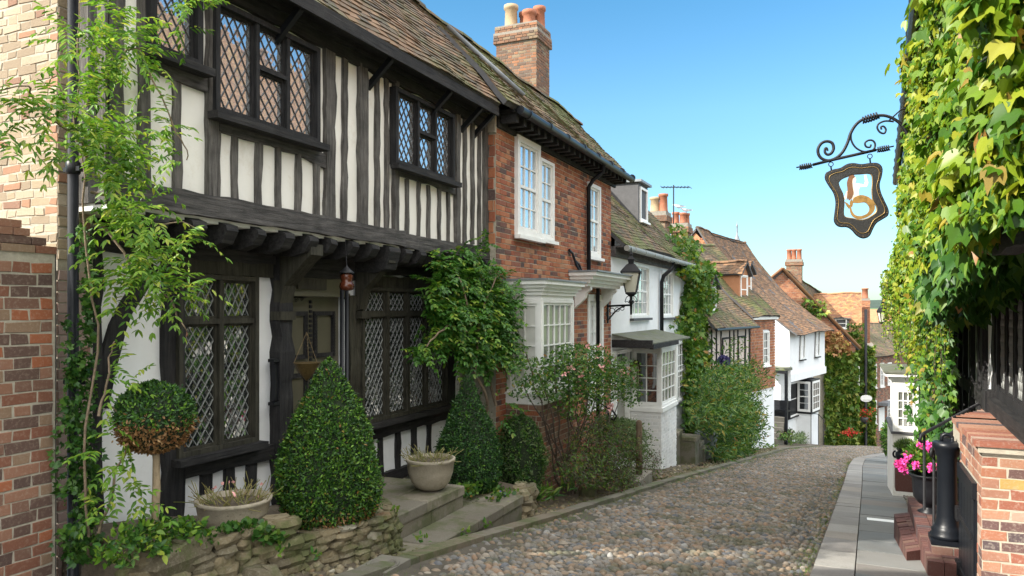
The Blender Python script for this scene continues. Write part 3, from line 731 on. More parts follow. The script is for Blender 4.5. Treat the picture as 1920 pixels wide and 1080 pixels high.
# ground floor frame
timb('head_beam', (3.6, .50, 9.25, .49), .17, TL-.04, TL+.07, 'timber_black_h')
timb('lintel', (4.35, .36, 5.55, .36), .13, TL-.02, TL+.05, 'timber_olive')
timb('lintel', (6.80, .31, 9.2, .32), .14, TL-.02, TL+.05, 'timber_olive')
timb('frieze_board', (5.6, .38, 6.75, .38), .12, TL-.02, TL+.03, 'timber_black_h')
timb('post', (3.62, -2.3, 3.62, .45), .16, TL-.04, TL+.05, 'timber_black')
timb('post', (4.33, -2.3, 4.33, .45), .19, TL-.04, TL+.06, 'timber_black', j=.014)
timb('post', (5.555, -2.3, 5.555, .62), .17, TL-.04, TL+.12, 'timber_black', j=.022)
timb('post', (6.72, -2.2, 6.72, .15), .22, TL-.04, TL+.07, 'timber_olive', j=.014)
timb('post', (8.92, -2.2, 8.92, .45), .20, TL-.04, TL+.05, 'timber_black')
timb('brace', (3.70, -.70, 4.15, .35), .13, TL-.02, TL+.035, 'timber_black', curve=.09)
# curved brackets under the jetty
for xx, w in ((5.55, .17), (6.80, .13)):
    m_ = MB(); pr = [(TL+.04, -.02), (TL+.10, .0), (TL+.16, .22), (TL+.40, .44), (TU+.08, .50), (TU+.08, .60), (TL+.04, .60)]
    m_.P([(xx-w/2, o_, z) for o_, z in pr]+[(xx+w/2, o_, z) for o_, z in pr], [tuple(range(7)), tuple(range(13, 6, -1))]+[(i, (i+1) % 7, 7+(i+1) % 7, 7+i) for i in range(7)])
    m_.box(xx-w/2-.02, xx+w/2+.02, TL+.02, TL+.14, -.10, -.02)
    m_.build('bracket', H1, 'timber_olive')
leaded(H1, G, S(333, TL+.08), S(482, TL+.08), -1.19, .29, TL+.08, [0, .52, 1], frame='timber_olive', transom=[(None, -.10)], box=.04, mull=.05, dz=.125, da=.085, tl=.10, cw=.004)
leaded(H1, G, S(678, TL+.08), S(838, TL+.08), -1.27, .25, TL+.08, [0, .26, .5, .74, 1], frame='timber_olive', transom=[(None, -.06)], box=.04, mull=.05, dz=.125, da=.09, tl=.10, cw=.004)
m_ = MB(); m_.box(S(482, TL+.08)+.002, S(482, TL+.08)+.06, TL, TL+.05, -1.2, .30); m_.build('window_post', H1, 'timber_olive')
timb('sill_beam', (4.40, -1.31, 5.50, -1.33), .13, TL-.02, TL+.06, 'timber_black_h')
timb('sill_beam', (6.85, -1.40, 9.0, -1.40), .15, TL-.02, TL+.06, 'timber_black_h')
for x in (4.68, 4.93, 5.2): timb('stud', (x, -2.05, x, -1.37), .10, TL-.02, TL+.035, 'timber_black')
for x in (7.25, 7.62, 7.98, 8.35): timb('stud', (x, -1.92, x, -1.46), .085, TL-.02, TL+.035, 'timber_black')
timb('sole_plate', (4.3, -2.10, 5.6, -2.08), .14, TL-.02, TL+.06, 'timber_black_h')
timb('sole_plate', (6.75, -1.97, 9.1, -1.97), .12, TL-.02, TL+.06, 'timber_black_h')
m_ = MB(); m_.box(5.42, 5.50, TL+.06, TL+.10, -.85, -.5); m_.box(5.38, 5.52, TL+.05, TL+.12, -.49, -.46); m_.box(5.38, 5.52, TL+.05, TL+.12, -.89, -.86); m_.build('notice_box', H1, 'black_paint')
m_ = MB(); m_.tube([(TL+.05, 5.46, -.80), (TL+.065, 5.46, -.80)], .022, 12, raw=True); m_.build('doorbell', H1, 'brass') if False else None
m_ = MB(); m_.lathe((TL+.02, 5.44, -.86), [(.001, 0), (.02, 0)], 10) if False else None
# panelled door in its recess
DR = MB(); q = TL-.07
DR.box(5.66, 6.585, q-.04, q, -1.88, .13); D_ = DR.build('door', H1, 'olive_paint')
m_ = MB()
for x0, x1 in ((5.74, 6.06), (6.16, 6.50)):
    for z0, z1 in ((-.50, -.02), (-1.10, -.64), (-1.75, -1.22)):
        w = .045; m_.box(x0, x0+w, q, q+.025, z0, z1); m_.box(x1-w, x1, q, q+.025, z0, z1); m_.box(x0+w, x1-w, q, q+.025, z0, z0+w); m_.box(x0+w, x1-w, q, q+.025, z1-w, z1)
        k = z0+.02
        while k < z1-.02: m_.box(x0+.008, x0+w-.008, q+.025, q+.034, k, k+.016); m_.box(x1-w+.008, x1-.008, q+.025, q+.034, k, k+.016); k += .032
for k in range(40): m_.box(6.10, 6.13, q, q+.022, -1.85+k*.049, -1.82+k*.049)
m_.build('carved_moulding', D_, 'timber_black')
m_ = MB(); m_.box(5.62, 6.62, TL-.02, TL+.06, .13, .17); m_.box(5.62, 6.62, TL-.02, TL+.025, .17, .36); m_.build('door_head', H1, 'olive_paint')
m_ = MB(); m_.box(5.80, 6.24, TL+.025, TL+.045, .20, .31); m_.build('name_board', H1, 'timber_olive')
# scroll bracket at the door corner
m_ = MB()
def scroll(cx, cz, r, o, a0=0, turns=1.4, d=1):
    return [(cx+math.cos(a0+d*k*.35)*r*(1-k*.35/(turns*6.9)), o, cz+math.sin(a0+d*k*.35)*r*(1-k*.35/(turns*6.9))) for k in range(int(turns*6.28/.35))]
for cx, cz, r in ((5.74, .08, .035), (5.83, .09, .03), (5.91, .10, .022), (5.72, -.01, .032), (5.71, -.09, .026)):
    m_.tube([m_.fr.p(*p) for p in scroll(cx, cz, r, TL+.0)], .005, 5)
m_.tube([(TL, 5.69, .12), (TL, 5.69, -.16)], .006, 5); m_.tube([(TL, 5.69, .12), (TL, 5.98, .12)], .006, 5)
m_.build('scroll_bracket', H1, 'iron')
# roof, eaves board and brackets
E = 2.70
roof(H1, (-4.22, 3.0, E), (-4.22, 8.95, E), (-5.6, 3.0, 4.42), (-5.6, 9.3, 4.38), 'roof_brown', sag=.035)
roof(H1, (-7.6, 3.0, 2.2), (-7.6, 9.3, 2.2), (-5.6, 3.0, 4.40), (-5.6, 9.3, 4.36), 'roof_brown', name='rear_roof', ridge=False)
m_ = MB(); m_.P([(3.0, TU, 2.66), (8.95, TU, 2.66), (8.95, -4.24, 2.60), (3.0, -4.24, 2.60), (3.0, TU, 2.69), (8.95, TU, 2.69), (8.95, -4.24, 2.63), (3.0, -4.24, 2.63)], [(0, 1, 2, 3), (4, 7, 6, 5), (2, 6, 7, 3), (0, 4, 5, 1), (1, 5, 6, 2), (0, 3, 7, 4)])
m_.box(3.0, 8.95, -4.245, -4.215, 2.56, 2.68); m_.build('eaves_board', H1, 'timber_black_h')
for x in (5.05, 6.45, 7.7, 8.5, 8.85):
    m_ = MB(); m_.P([(x, TU, 2.28), (x+.05, TU, 2.28), (x+.05, -4.25, 2.55), (x, -4.25, 2.55), (x, TU, 2.36), (x+.05, TU, 2.36), (x+.05, -4.25, 2.62), (x, -4.25, 2.62)], [(0, 1, 2, 3), (4, 7, 6, 5), (0, 3, 7, 4), (1, 5, 6, 2), (3, 2, 6, 7)])
    m_.build('eaves_bracket', H1, 'black_paint')
m_ = MB(); m_.box(3.5, 9.2, TU-.01, TU+.08, 2.59, 2.665); m_.build('cornice_board', H1, 'timber_black_h')
m_ = MB()
for k in range(9):   # lead strip on the tiles
    pass
p0, p1 = Vector((-4.95, 8.9, 3.74)), Vector((-4.72, 9.32, 3.52))
# body behind the plaster so the house is solid from the side
m_ = MB(); m_.box(3.5, 9.2, -7.6, TL-.31, -2.6, 2.6); m_.build('rear_wall', H1, 'mortar')
m_ = MB(); m_.P([(3.2, -7.4, 2.5), (3.2, -4.4, 2.8), (3.2, -5.6, 4.3)], [(0, 1, 2)]); m_.build('gable_wall', H1, 'mortar')

# ================================================================ tall pale brick gable wall and garden wall
BW = thing('brick_gable_wall', (-6, 3.4, gz(3.4)), 'tall weathered pale brick wall end at the left edge, behind the drainpipe', 'wall')
FB = Fr(-8, 3.36, math.pi/2)             # a along +t, outward = towards the camera
m_ = MB(FB); panel(m_, 0, 3.10, -2.0, 4.2, 0, [], thick=.26); bricks(m_, 0, 3.10, .34, 4.2, 0, rough=.006, prot=.004, h=.062, L=.20); m_.build('wall', BW, ['mortar', 'pale_brick'])
m_ = MB(G); bricks(m_, 3.36, 3.60, -1.9, .34, -4.90, rough=.002); m_.build('brick_return', BW, ['mortar', 'pink_brick'], 'pink washed brick return in shade')
m_ = MB(G); bricks(m_, 3.36, 3.60, .34, 4.2, -4.90, rough=.004); m_.build('brick_return', BW, ['mortar', 'pale_brick'])
m_ = MB(FB); bricks(m_, 0, 3.10, -1.9, .34, 0); m_.build('wall_base', BW, ['mortar', 'garden_brick'])
GW = thing('garden_wall', (-4.8, 1, gz(1)), 'dark red brick garden wall with stepped tile coping at the left edge', 'wall')
m_ = MB(G); panel(m_, -2.5, 3.22, -2.0, .36, -4.72, [], thick=.3); bricks(m_, -2.5, 3.20, -2.02, .36, -4.72, rough=.003, prot=.005); m_.build('wall', GW, ['mortar', 'garden_brick'])
m_ = MB(G)
for k, (o_, z) in enumerate(((-4.71, .36), (-4.75, .415), (-4.79, .47), (-4.84, .525))):
    x = -2.5; e = 3.24-.045*k
    while x < e-.05:
        w = min(.215 if k != 2 else .11, e-x-.005); m_.box(x, x+w-.008, o_-.15, o_+R(-.004, .004), z, z+.047, 0); x += w
m_.build('coping', GW, 'garden_brick')
m_ = MB(FB); panel(m_, 3.0, 3.28, -2.0, .36, .13, []); m_.build('wall_end', GW, 'mortar_grey')
# drainpipe
DP = thing('drainpipe', (-4.78, 3.46, gz(3.4)), 'round black cast iron drainpipe down the corner beside the pale brick wall', 'drainpipe')
m_ = MB(); cx, cy = -4.72, 3.345
m_.tube([(cx, cy, -1.95), (cx, cy, 3.3)], .034, 12); m_.build('pipe', DP, 'black_paint')
for z in (-1.62, -.52, .9, 2.3):
    m_ = MB(); m_.lathe((cx, cy, z), [(.036, 0), (.045, .01), (.045, .08), (.036, .09)], 14); m_.box(cy-.015, cy+.03, cx-.08, cx+.08, z+.02, z+.05); m_.build('collar', DP, 'black_paint')

# ================================================================ brick house
B = -4.40
H2 = thing('brick_house', (-4.9, 12, gz(12)), 'red brick house with white sash windows, bay window and tall brick chimney', 'house')
s1 = S(1145, B); e2 = 2.66
bw_ = B+.05
hl = [(S(970, bw_), S(1013, bw_), 1.08, 2.53), (S(1015.5, bw_), S(1041, bw_), 1.10, 2.37), (S(1105, bw_), S(1128, bw_), .98, 2.36), (13.15, 14.10, -1.95, .28), (9.80, 10.9, -1.2, .28)]
brickwall(H2, G, 9.24, s1, -2.9, 2.66, B, 'house_brick', hl, thick=.3, rough=.001)
FE = Fr(-6, 9.22, math.pi/2)
m_ = MB(FE); panel(m_, 0, 1.60, .5, 2.8, 0, []); bricks(m_, .9, 1.60, .9, 2.4, 0, prot=.014, h=.15, L=.30); m_.box(1.25, 1.61, -.02, .03, 2.42, 2.68); m_.build('quoins', H2, ['mortar', 'house_brick'])
sash(H2, G, *hl[0], B+.05, 3, 4, box=.09, rec=.03, glass='glass_sky', curtain=True)
sash(H2, G, *hl[1], B+.03, 2, 4, box=.05, rec=.03, glass='glass_sky')
sash(H2, G, *hl[2], B+.03, 2, 4, box=.07, rec=.03, glass='glass_sky')
# door
m_ = MB(); m_.box(13.15, 13.27, B-.05, B+.03, -1.95, .28); m_.box(13.98, 14.10, B-.05, B+.03, -1.95, .28); m_.box(13.27, 13.98, B-.05, B+.03, .16, .28)
m_.build('door_frame', H2, 'white_paint')
m_ = MB(); m_.box(13.27, 13.98, B-.09, B-.05, -1.95, .16); dr = m_.build('door', H2, 'white_paint')
sash(H2, G, 13.34, 13.92, -.75, .12, B-.03, 2, 3, box=.03, rec=.01, sill=False, mid=False)
# bay
by = -3.86; bs0, bs1 = S(1015, by), S(1075, by); bz0, bz1 = -1.16, .14
BY = MB(); BY.box(bs0-.02, bs1+.02, B, by+.02, bz0-.16, bz0); BY.box(bs0-.05, bs1+.05, B, by+.05, bz0-.03, bz0+.0015); 
BY.box(bs0, bs1, B, by, bz1, .34)
for k, (e, z) in enumerate(((.03, .20), (.06, .25), (.10, .30), (.14, .345))): BY.box(bs0-e, bs1+e, B+.001*k, by+e, z, z+.052+.001*k)
bay = BY.build('bay_window', H2, 'white_paint')
m_ = MB(); panel(m_, bs0, bs1, -2.9, bz0-.16, by, []); bricks(m_, bs0, bs1, -2.9, bz0-.16, by)
m_.build('bay_plinth', H2, ['mortar', 'garden_brick'])
FS = Fr(B, bs0, math.pi/2)
m_ = MB(FS); panel(m_, 0, by-B, -2.9, bz0-.16, 0, []); bricks(m_, 0, by-B, -2.9, bz0-.16, 0); m_.build('bay_plinth_side', H2, ['mortar', 'garden_brick'])
sash(H2, G, bs0+.02, bs1, bz0, bz1, by, 5, 4, box=.045, rec=.02, sill=False, mid=False, glass='glass_light')
sash(H2, FS, .02, by-B-.0, bz0, bz1, 0, 2, 4, box=.06, rec=.02, sill=False, mid=False)
m_ = MB(); m_.box(bs0+.03, bs1-.03, B, by-.10, bz0, bz1); m_.build('bay_core', bay, 'curtain')
m_ = MB(); m_.box(bs0-.16, bs1+.16, B, by+.16, .40, .425); m_.build('lead_flat', bay, 'lead_sheet')
# door hood
h0, h1 = 12.15, 14.45
HD = MB()
for k, (e, z) in enumerate(((.30, .40), (.36, .46), (.43, .52), (.50, .58))): HD.box(h0+.15-.05*k, h1-.15+.05*k, B, B+e, z, z+.062)
hood = HD.build('door_hood', H2, 'white_paint')
for x in (12.45, 14.0):
    m_ = MB(); pr = [(B, .40), (B+.30, .40), (B+.30, .34), (B+.22, .28), (B+.20, .20), (B+.10, .10), (B, .02)]
    m_.P([(x, o_, z) for o_, z in pr]+[(x+.10, o_, z) for o_, z in pr], [tuple(range(7)), tuple(range(13, 6, -1))]+[(i, (i+1) % 7, 7+(i+1) % 7, 7+i) for i in range(7)])
    m_.build('console', hood, 'white_paint')
m_ = MB(); m_.box(h0-.03, h1+.03, B, B+.54, .645, .67); m_.build('lead_flat', hood, 'lead_sheet')
# roof
q1 = Vector((-5.6, 16.2, 4.22))
roof(H2, (-4.10, 8.93, 2.74), (-4.08, 15.0, 2.72), (-5.6, 9.1, 4.37), q1, 'roof_moss', sag=.04)
roof(H2, (-8.2, 9.3, 1.6), (-8.2, 16.2, 1.6), (-5.6, 9.3, 4.33), (-5.6, 16.2, 4.19), 'roof_brown', name='rear_roof', ridge=False)
m_ = MB(); m_.box(9.2, 16, -8.2, B-.31, -2.9, 1.6); m_.P([(s1-.01, -8.2, -3), (s1-.01, B, -3), (s1-.01, B, 2.7), (15.6, -5.6, 4.1), (16, -8.2, 1.5)], [(0, 1, 2, 3, 4)]); m_.build('rear_wall', H2, 'mortar')
x = 9.3
while x < 14.9: m_ = MB(); m_.box(x, x+.09, B, -4.12, 2.56, 2.68); m_.build('modillion', H2, 'timber_black_h'); x += .26
m_ = MB(); m_.box(9.24, 14.9, B-.02, -4.12, 2.68, 2.72); m_.box(9.24, 14.9, B, B+.04, 2.50, 2.68); m_.build('soffit', H2, 'timber_black_h')
m_ = MB(); m_.tube([(-4.04, 9.25, 2.70), (-4.04, 12, 2.68), (-4.04, 15.0, 2.66)], .06, 10, raw=True)
for k in range(8): m_.tube([(-4.04, 9.5+k*.78, 2.70), (-4.04, 9.55+k*.78, 2.70)], .068, 10)
m_.build('gutter', H2, 'black_paint')
m_ = MB(); xx = 13.05
m_.tube([(-4.04, xx, 2.66), (-4.06, xx, 2.5), (-4.25, xx, 2.36), (-4.33, xx, 2.24), (-4.33, xx, .70)], .038, 10); m_.build('downpipe', H2, 'black_paint')
m_ = MB(); m_.tube([(-4.33, xx+.55, .42), (-4.33, xx+.55, -2.6)], .036, 8); m_.build('downpipe', H2, 'black_paint')
for dx in (0, .35):
    m_ = MB(); p = Vector((B+.03, 12.1+dx, 1.02-dx*.5)); m_.tube([p, p+Vector((.02, .12, -.05)), p+Vector((.03, .3, -.25)), p+Vector((.05, .5, -.38))], .022, 8); m_.build('pipe', H2, 'black_paint')
m_ = MB()
for k in range(2):
    u = Vector((-5.24, 10.9, 4.02)) if False else None
# lead flashing running up the tiles
def on_roof(s_, f, up=.03):    # f 0 eave .. 1 ridge
    return Vector((-4.08-1.52*f-.03*0+up*.7, s_, 2.76+1.55*f+up*.7))
m_.tube([on_roof(9.75, .92, .05), on_roof(10.1, .62, .05), on_roof(10.45, .30, .05)], .035, 6); m_.build('lead_flashing', H2, 'lead_sheet')
# chimney
ch = MB(Fr(-8.37, 17.6, math.pi/2)); C0 = Fr(-8.37, 17.6, math.pi/2)
panel(ch, 0, 1.13, 2.6, 6.9, 0, []); bricks(ch, 0, 1.13, 2.6, 6.9, 0); ch.fr = Fr(-7.24, 17.6, 0)
panel(ch, 0, .9, 2.6, 6.9, 0, []); bricks(ch, 0, .9, 2.6, 6.9, 0)
ch.fr = G; ch.box(17.61, 18.49, -8.36, -7.25, 2.6, 6.88, 0)
for e, z0, z1 in ((.06, 6.90, 7.18), (.03, 7.18, 7.36)):
    ch.fr = G; ch.box(17.6-e+.01, 18.5+e, -8.37-e, -7.24+e-.01, z0, z1, 0)
    ch.fr = Fr(-8.37-e, 17.6-e, math.pi/2); bricks(ch, 0, 1.13+2*e, z0, z1+.01, -.01, prot=.014); ch.fr = Fr(-7.24+e, 17.6-e, 0); bricks(ch, 0, .9+2*e, z0, z1+.01, -.01, prot=.014)
ch = ch.build('chimney', H2, ['mortar_grey', 'chimney_brick'])
for tx_, sy_, r, h, mt in ((-8.08, 17.9, .17, .62, 'buff_clay'), (-7.82, 18.2, .14, .5, 'terracotta'), (-7.58, 17.95, .17, .42, 'terracotta'), (-7.42, 18.25, .15, .6, 'terracotta')):
    m_ = MB(); m_.lathe((tx_, sy_, 7.36), [(r*1.1, 0), (r, .08), (r*.92, h-.12), (r*1.12, h-.10), (r*1.12, h), (r*.8, h), (r*.8, h-.2)], 16); m_.build('chimney_pot', ch, mt)

# ================================================================ white house
W = -4.40; w0, w1 = s1+.02, 22.7
H3 = thing('white_house', (-4.9, 18, gz(18)), 'white rendered house with mossy roof, black dormer and white bay window', 'house')
hw = [(S(1182, W), S(1216, W), -.20, 1.04), (S(1240, W), S(1261, W), -.22, 1.02), (14.95, 15.95, -2.95, -.95)]
m_ = MB(); panel(m_, w0, w1, -4.6, 1.22, W, hw, thick=.3, depth=.08); m_.build('wall', H3, 'plaster_cool')
m_ = MB(); m_.box(w0, w1, -8, W-.31, -4.6, .6); m_.build('rear_wall', H3, 'plaster_cool')
sash(H3, G, *hw[0], W+.02, 4, 4, box=.06, glass='glass_sky', sill='slate_board'); sash(H3, G, *hw[1], W+.02, 4, 4, box=.06, glass='glass_sky', sill='slate_board')
sash(H3, G, 20.9, 22.0, -2.6, -.9, W+.06, 3, 5, box=.06, sill='slate_board', rec=.02)
e = 1.32
roof(H3, (-4.12, 14.75, e), (-4.12, 24.1, e+.02), (-5.9, 14.6, 3.28), (-5.9, 22.9, 3.22), 'roof_moss', sag=.05)
roof(H3, (-8, 14.75, 1.1), (-8, 24.1, 1.1), (-5.9, 14.6, 3.25), (-5.9, 22.9, 3.2), 'roof_brown', name='rear_roof', ridge=False)
m_ = MB(); m_.P([(22.68, W, -4), (22.68, W, 1.2), (22.68, -5.9, 3.0), (22.68, -8, 1.0), (22.68, -8, -4)], [(0, 1, 2, 3, 4)]); m_.build('gable_wall', H3, 'plaster_cool')
m_ = MB(); m_.box(w0, 23.9, W, W+.10, 1.08, 1.26); m_.box(w0, 23.9, W, -4.15, 1.26, 1.285); m_.build('eaves_board', H3, 'timber_grey_h')
m_ = MB(); m_.tube([(-4.07, w0, 1.24), (-4.07, 24.1, 1.26)], .06, 10)
for k in range(11): m_.tube([(-4.07, 15.2+k*.85, 1.24), (-4.07, 15.25+k*.85, 1.24)], .068, 10)
m_.build('gutter', H3, 'grey_paint')
m_ = MB(); xx = S(1240, W+.06); m_.tube([(-4.07, xx+.15, 1.2), (-4.08, xx+.12, 1.05), (-4.28, xx, .85), (-4.33, xx, .7), (-4.33, xx, -.62)], .05, 10); m_.build('downpipe', H3, 'black_paint')
# dormer
d0, d1 = 18.97, 19.95; dt = -4.95; 
m_ = MB(); m_.box(d0, d1, -7.2, dt, 1.9, 3.30); dm = m_.build('dormer', H3, 'slate_board')
m_ = MB(); m_.box(d0-.08, d1+.08, -7.2, dt+.10, 3.30, 3.36); m_.build('dormer_roof', dm, 'lead_sheet')
sash(H3, G, d0+.12, d1-.12, 2.32, 3.2, dt+.03, 2, 4, box=.06)
# canopy over door and bay
c0, c1 = w0+.05, 18.6
m_ = MB(); m_.P([(c0, W, -.50), (c1, W, -.50), (c1, -3.55, -.68), (c0, -3.55, -.68), (c0, W, -.53), (c1, W, -.53), (c1, -3.55, -.71), (c0, -3.55, -.71)], [(0, 3, 2, 1), (4, 5, 6, 7), (3, 7, 6, 2), (0, 4, 7, 3), (1, 2, 6, 5)]); cn = m_.build('canopy', H3, 'mossy_lead')
m_ = MB(); m_.box(c0+.02, 17.2, -3.62, -3.54, -.80, -.70); m_.box(c0-.01, c0+.05, W, -3.56, -.78, -.62); m_.build('canopy_fascia', cn, 'timber_black_h')
by = -3.70; b0, b1 = S(1240, by), S(1268, by)
m_ = MB(); m_.box(b0, b1, W, by, -.86, -.74); m_.box(b0-.03, b1+.03, W, by+.04, -2.24, -2.15); bay3 = m_.build('bay_window', H3, 'white_paint')
m_ = MB(); panel(m_, b0, b1, -4.1, -2.24, by, []); bricks(m_, b0, b1, -4.1, -2.24, by, prot=.006, rough=.002); m_.fr = Fr(W, b0, math.pi/2); panel(m_, 0, by-W, -4.1, -2.24, 0, []); bricks(m_, 0, by-W, -4.1, -2.24, 0, prot=.006, rough=.002)
m_.fr = G; m_.P([(b1, W, -4.1), (b1, by, -4.1), (b1, by, -2.24), (b1, W, -2.24)], [(0, 1, 2, 3)], 0); m_.build('bay_plinth', H3, ['white_brick', 'white_brick'])
FS = Fr(W, b0, math.pi/2)
sash(H3, FS, .04, by-W, -2.15, -.86, 0, 2, 4, box=.07, rec=.02, sill=False, mid=False)
sash(H3, G, b0+.0, b1, -2.15, -.86, by, 4, 4, box=.06, rec=.02, sill=False, mid=False, glass='glass_light')
m_ = MB(); m_.box(b0+.12, b1-.08, W, by-.12, -2.15, -.86); m_.build('bay_core', bay3, 'curtain')
m_ = MB(); m_.box(15.0, 15.9, W-.10, W-.05, -2.95, -1.0); m_.build('door', H3, 'grey_paint')
m_ = MB(); m_.box(14.9, 15.0, W-.05, W+.04, -3.0, -.92); m_.box(15.9, 16.0, W-.05, W+.04, -3.0, -.92); m_.box(14.85, 16.05, W-.05, W+.07, -.92, -.86); m_.build('door_frame', H3, 'white_paint')
WL = thing('wall_lantern', (W+.1, 16.05, -1.3), 'small rusty wall lantern beside the white house door', 'lantern')
m_ = MB(); m_.box(16.0, 16.14, W+.06, W+.20, -1.62, -1.26); m_.build('glass', WL, 'lantern_glass')
m_ = MB()
for a_ in (15.99, 16.13):
    for o_ in (W+.05, W+.19): m_.box(a_, a_+.02, o_, o_+.02, -1.64, -1.24)
m_.box(15.97, 16.17, W+.03, W+.23, -1.25, -1.21); m_.box(15.97, 16.17, W+.03, W+.23, -1.67, -1.63); m_.lathe((W+.13, 16.07, -1.21), [(.09, 0), (.02, .1)], 4, rot=.78); m_.box(16.04, 16.08, W, W+.06, -1.5, -1.45)
m_.build('frame', WL, 'bronze')
# ================================================================ steps, low walls, planters
FR = thing('front_steps', (-3.9, 6.2, gz(6.2)), 'two broad worn stone steps in front of the timbered house door', 'steps')
def slabset(mb, s0, s1, t0, t1, z, hgt, ns, nt):
    a = s0
    es = [s0+(s1-s0)*(i/ns)+(R(-.1, .1) if 0 < i < ns else 0) for i in range(ns+1)]
    for c in range(nt):
        u0, u1 = t0+(t1-t0)*c/nt, t0+(t1-t0)*(c+1)/nt
        e2_ = [x+(R(-.15, .15) if 0 < i < ns else 0) for i, x in enumerate(es)]
        for i in range(ns):
            d = [R(-.006, .006) for _ in range(4)]; g = .005
            p = [(e2_[i]+g, u0+g), (e2_[i+1]-g, u0+g), (e2_[i+1]-g, u1-g), (e2_[i]+g, u1-g)]
            mb.P([(x, o_, z-hgt) for x, o_ in p]+[(x, o_, z-.012+d[k]) for k, (x, o_) in enumerate(p)]+[(x+(.012 if k in (0, 3) else -.012), o_+(.012 if k < 2 else -.012), z+d[k]) for k, (x, o_) in enumerate(p)],
                 [(0, 1, 5, 4), (1, 2, 6, 5), (2, 3, 7, 6), (3, 0, 4, 7), (4, 5, 9, 8), (5, 6, 10, 9), (6, 7, 11, 10), (7, 4, 8, 11), (8, 9, 10, 11)])
m_ = MB(); slabset(m_, 5.0, 7.05, -4.88, -3.72, -1.87, .10, 3, 3); slabset(m_, 5.0, 7.05, -4.88, -3.74, -1.972, .5, 3, 1); m_.build('upper_step', FR, 'york_slab')
m_ = MB(); slabset(m_, 5.25, 7.75, -3.74, -3.34, -2.10, .09, 4, 1); slabset(m_, 5.25, 7.75, -3.74, -3.36, -2.192, .4, 4, 1); slabset(m_, 7.08, 7.75, -4.1, -3.745, -2.105, .3, 1, 1); m_.build('lower_step', FR, 'york_slab')

def stone(mb, c, r, mi=0):
    c = Vector(c); n = 6; k = 5; rot = R(0, 6); V = []; ex = R(3.5, 6)
    j = [[R(.86, 1.10) for _ in range(n)] for _ in range(k)]
    n = 8; j = [[R(.84, 1.14) for _ in range(n)] for _ in range(k)]
    for a in range(k):
        th = -math.pi/2+math.pi*(a+.0)/(k-1)
        for b in range(n):
            ph = 2*math.pi*b/n+rot*.1
            x, y, z = math.cos(th)*math.cos(ph), math.cos(th)*math.sin(ph), math.sin(th)
            q = (abs(x)**ex+abs(y)**ex+abs(z)**ex)**(-1/ex)*j[a][b]
            V.append(c+Vector((x*q*r[0], y*q*r[1], z*q*r[2])))
    fs = [(a*n+b, a*n+(b+1) % n, (a+1)*n+(b+1) % n, (a+1)*n+b) for a in range(k-1) for b in range(n)]
    mb.P(V, fs, mi, False, True)
def rubble(name, path, z0, z1, label, lean=0, par=None, sz=(.11, .075, .05), cat='wall', thick=2):
    o_ = thing(name, (path[0][0], path[0][1], z0), label, cat); mb = MB()
    pts = [Vector((x, y, 0)) for x, y in path]; tot = sum((b-a).length for a, b in zip(pts, pts[1:]))
    z = z0
    while z < z1:
        h = R(.8, 1.25)*sz[2]; d = R(-.1, 0)
        while d < tot:
            w = R(.6, 1.6)*sz[0]; q = d+w; acc = 0
            for a, b in zip(pts, pts[1:]):
                L = (b-a).length
                if acc+L >= min(q, tot-1e-6) :
                    p = a.lerp(b, min(1, max(0, (q-acc)/L))); dr = (b-a)/L; break
                acc += L
            nrm = Vector((dr.y, -dr.x, 0))
            for lay in range(thick):
                c = p+nrm*(-lay*.11+R(-.015, .015)-(z-z0)*lean); c.z = z+h+R(-.01, .01)
                # orient roughly along the path
                m2 = MB(); stone(m2, (0, 0, 0), (w*1.04, sz[1]*R(.9, 1.3), h*1.08))
                an = math.atan2(dr.y, dr.x)+R(-.12, .12); ca_, sa_ = math.cos(an), math.sin(an)
                mb.P([(c.x+x*ca_-y*sa_, c.y+x*sa_+y*ca_, c.z+zz) for x, y, zz in m2.v], m2.f, 0, False, True)
            d = q+w*.82
        z += h*1.7
    mb.build('stones', o_, 'rubble'); return o_
RW = rubble('rubble_wall', [(-3.84, 4.3), (-3.72, 4.75), (-3.55, 5.25), (-3.62, 5.55), (-3.85, 5.75)], gz(4.6)-.14, -1.78, 'low curved rubble stone retaining wall under the largest clipped cone', lean=.15, sz=(.075, .07, .030))
m_ = MB(); m_.P([(3.4, -4.9, -1.50), (3.4, -4.02, -1.53), (3.9, -3.98, -1.58), (4.4, -3.90, -1.68), (4.8, -3.84, -1.78), (5.25, -3.74, -1.80), (5.55, -3.85, -1.84), (5.55, -4.9, -1.84), (4.8, -4.9, -1.76), (4.2, -4.9, -1.62), (3.37, -4.89, -2.1), (3.37, -3.9, -2.1)], [(0, 1, 11, 10), (0, 1, 2, 9), (2, 3, 8, 9), (3, 4, 8), (4, 5, 6, 7), (4, 7, 8)]); m_.build('soil', RW, 'soil')
RW0 = rubble('rubble_wall', [(-4.02, 3.3), (-3.93, 3.9), (-3.80, 4.4)], gz(4)-.14, -1.60, 'lower mossy rubble edging in front of the ball tree and the stone trough', lean=.12, sz=(.085, .07, .034))
m_ = MB()
for i in range(46): stone(m_, (R(-4.3, -3.5)-.0, 0, 0), (.01, .01, .01)) if False else None
R2 = rubble('rubble_edging', [(-4.1, 7.55), (-3.6, 7.62), (-3.42, 7.95), (-3.5, 8.3)], gz(7.9)-.05, -2.12, 'short rockery of pale stones beside the lower step, below the second cone', sz=(.10, .075, .05))
m_ = MB(); m_.P([(7.3, -4.9, -2.06), (7.6, -4.1, -2.08), (7.95, -3.6, -2.12), (8.35, -3.6, -2.16), (8.6, -4.9, -2.1)], [(0, 1, 2, 3, 4)]); m_.build('soil', R2, 'soil')
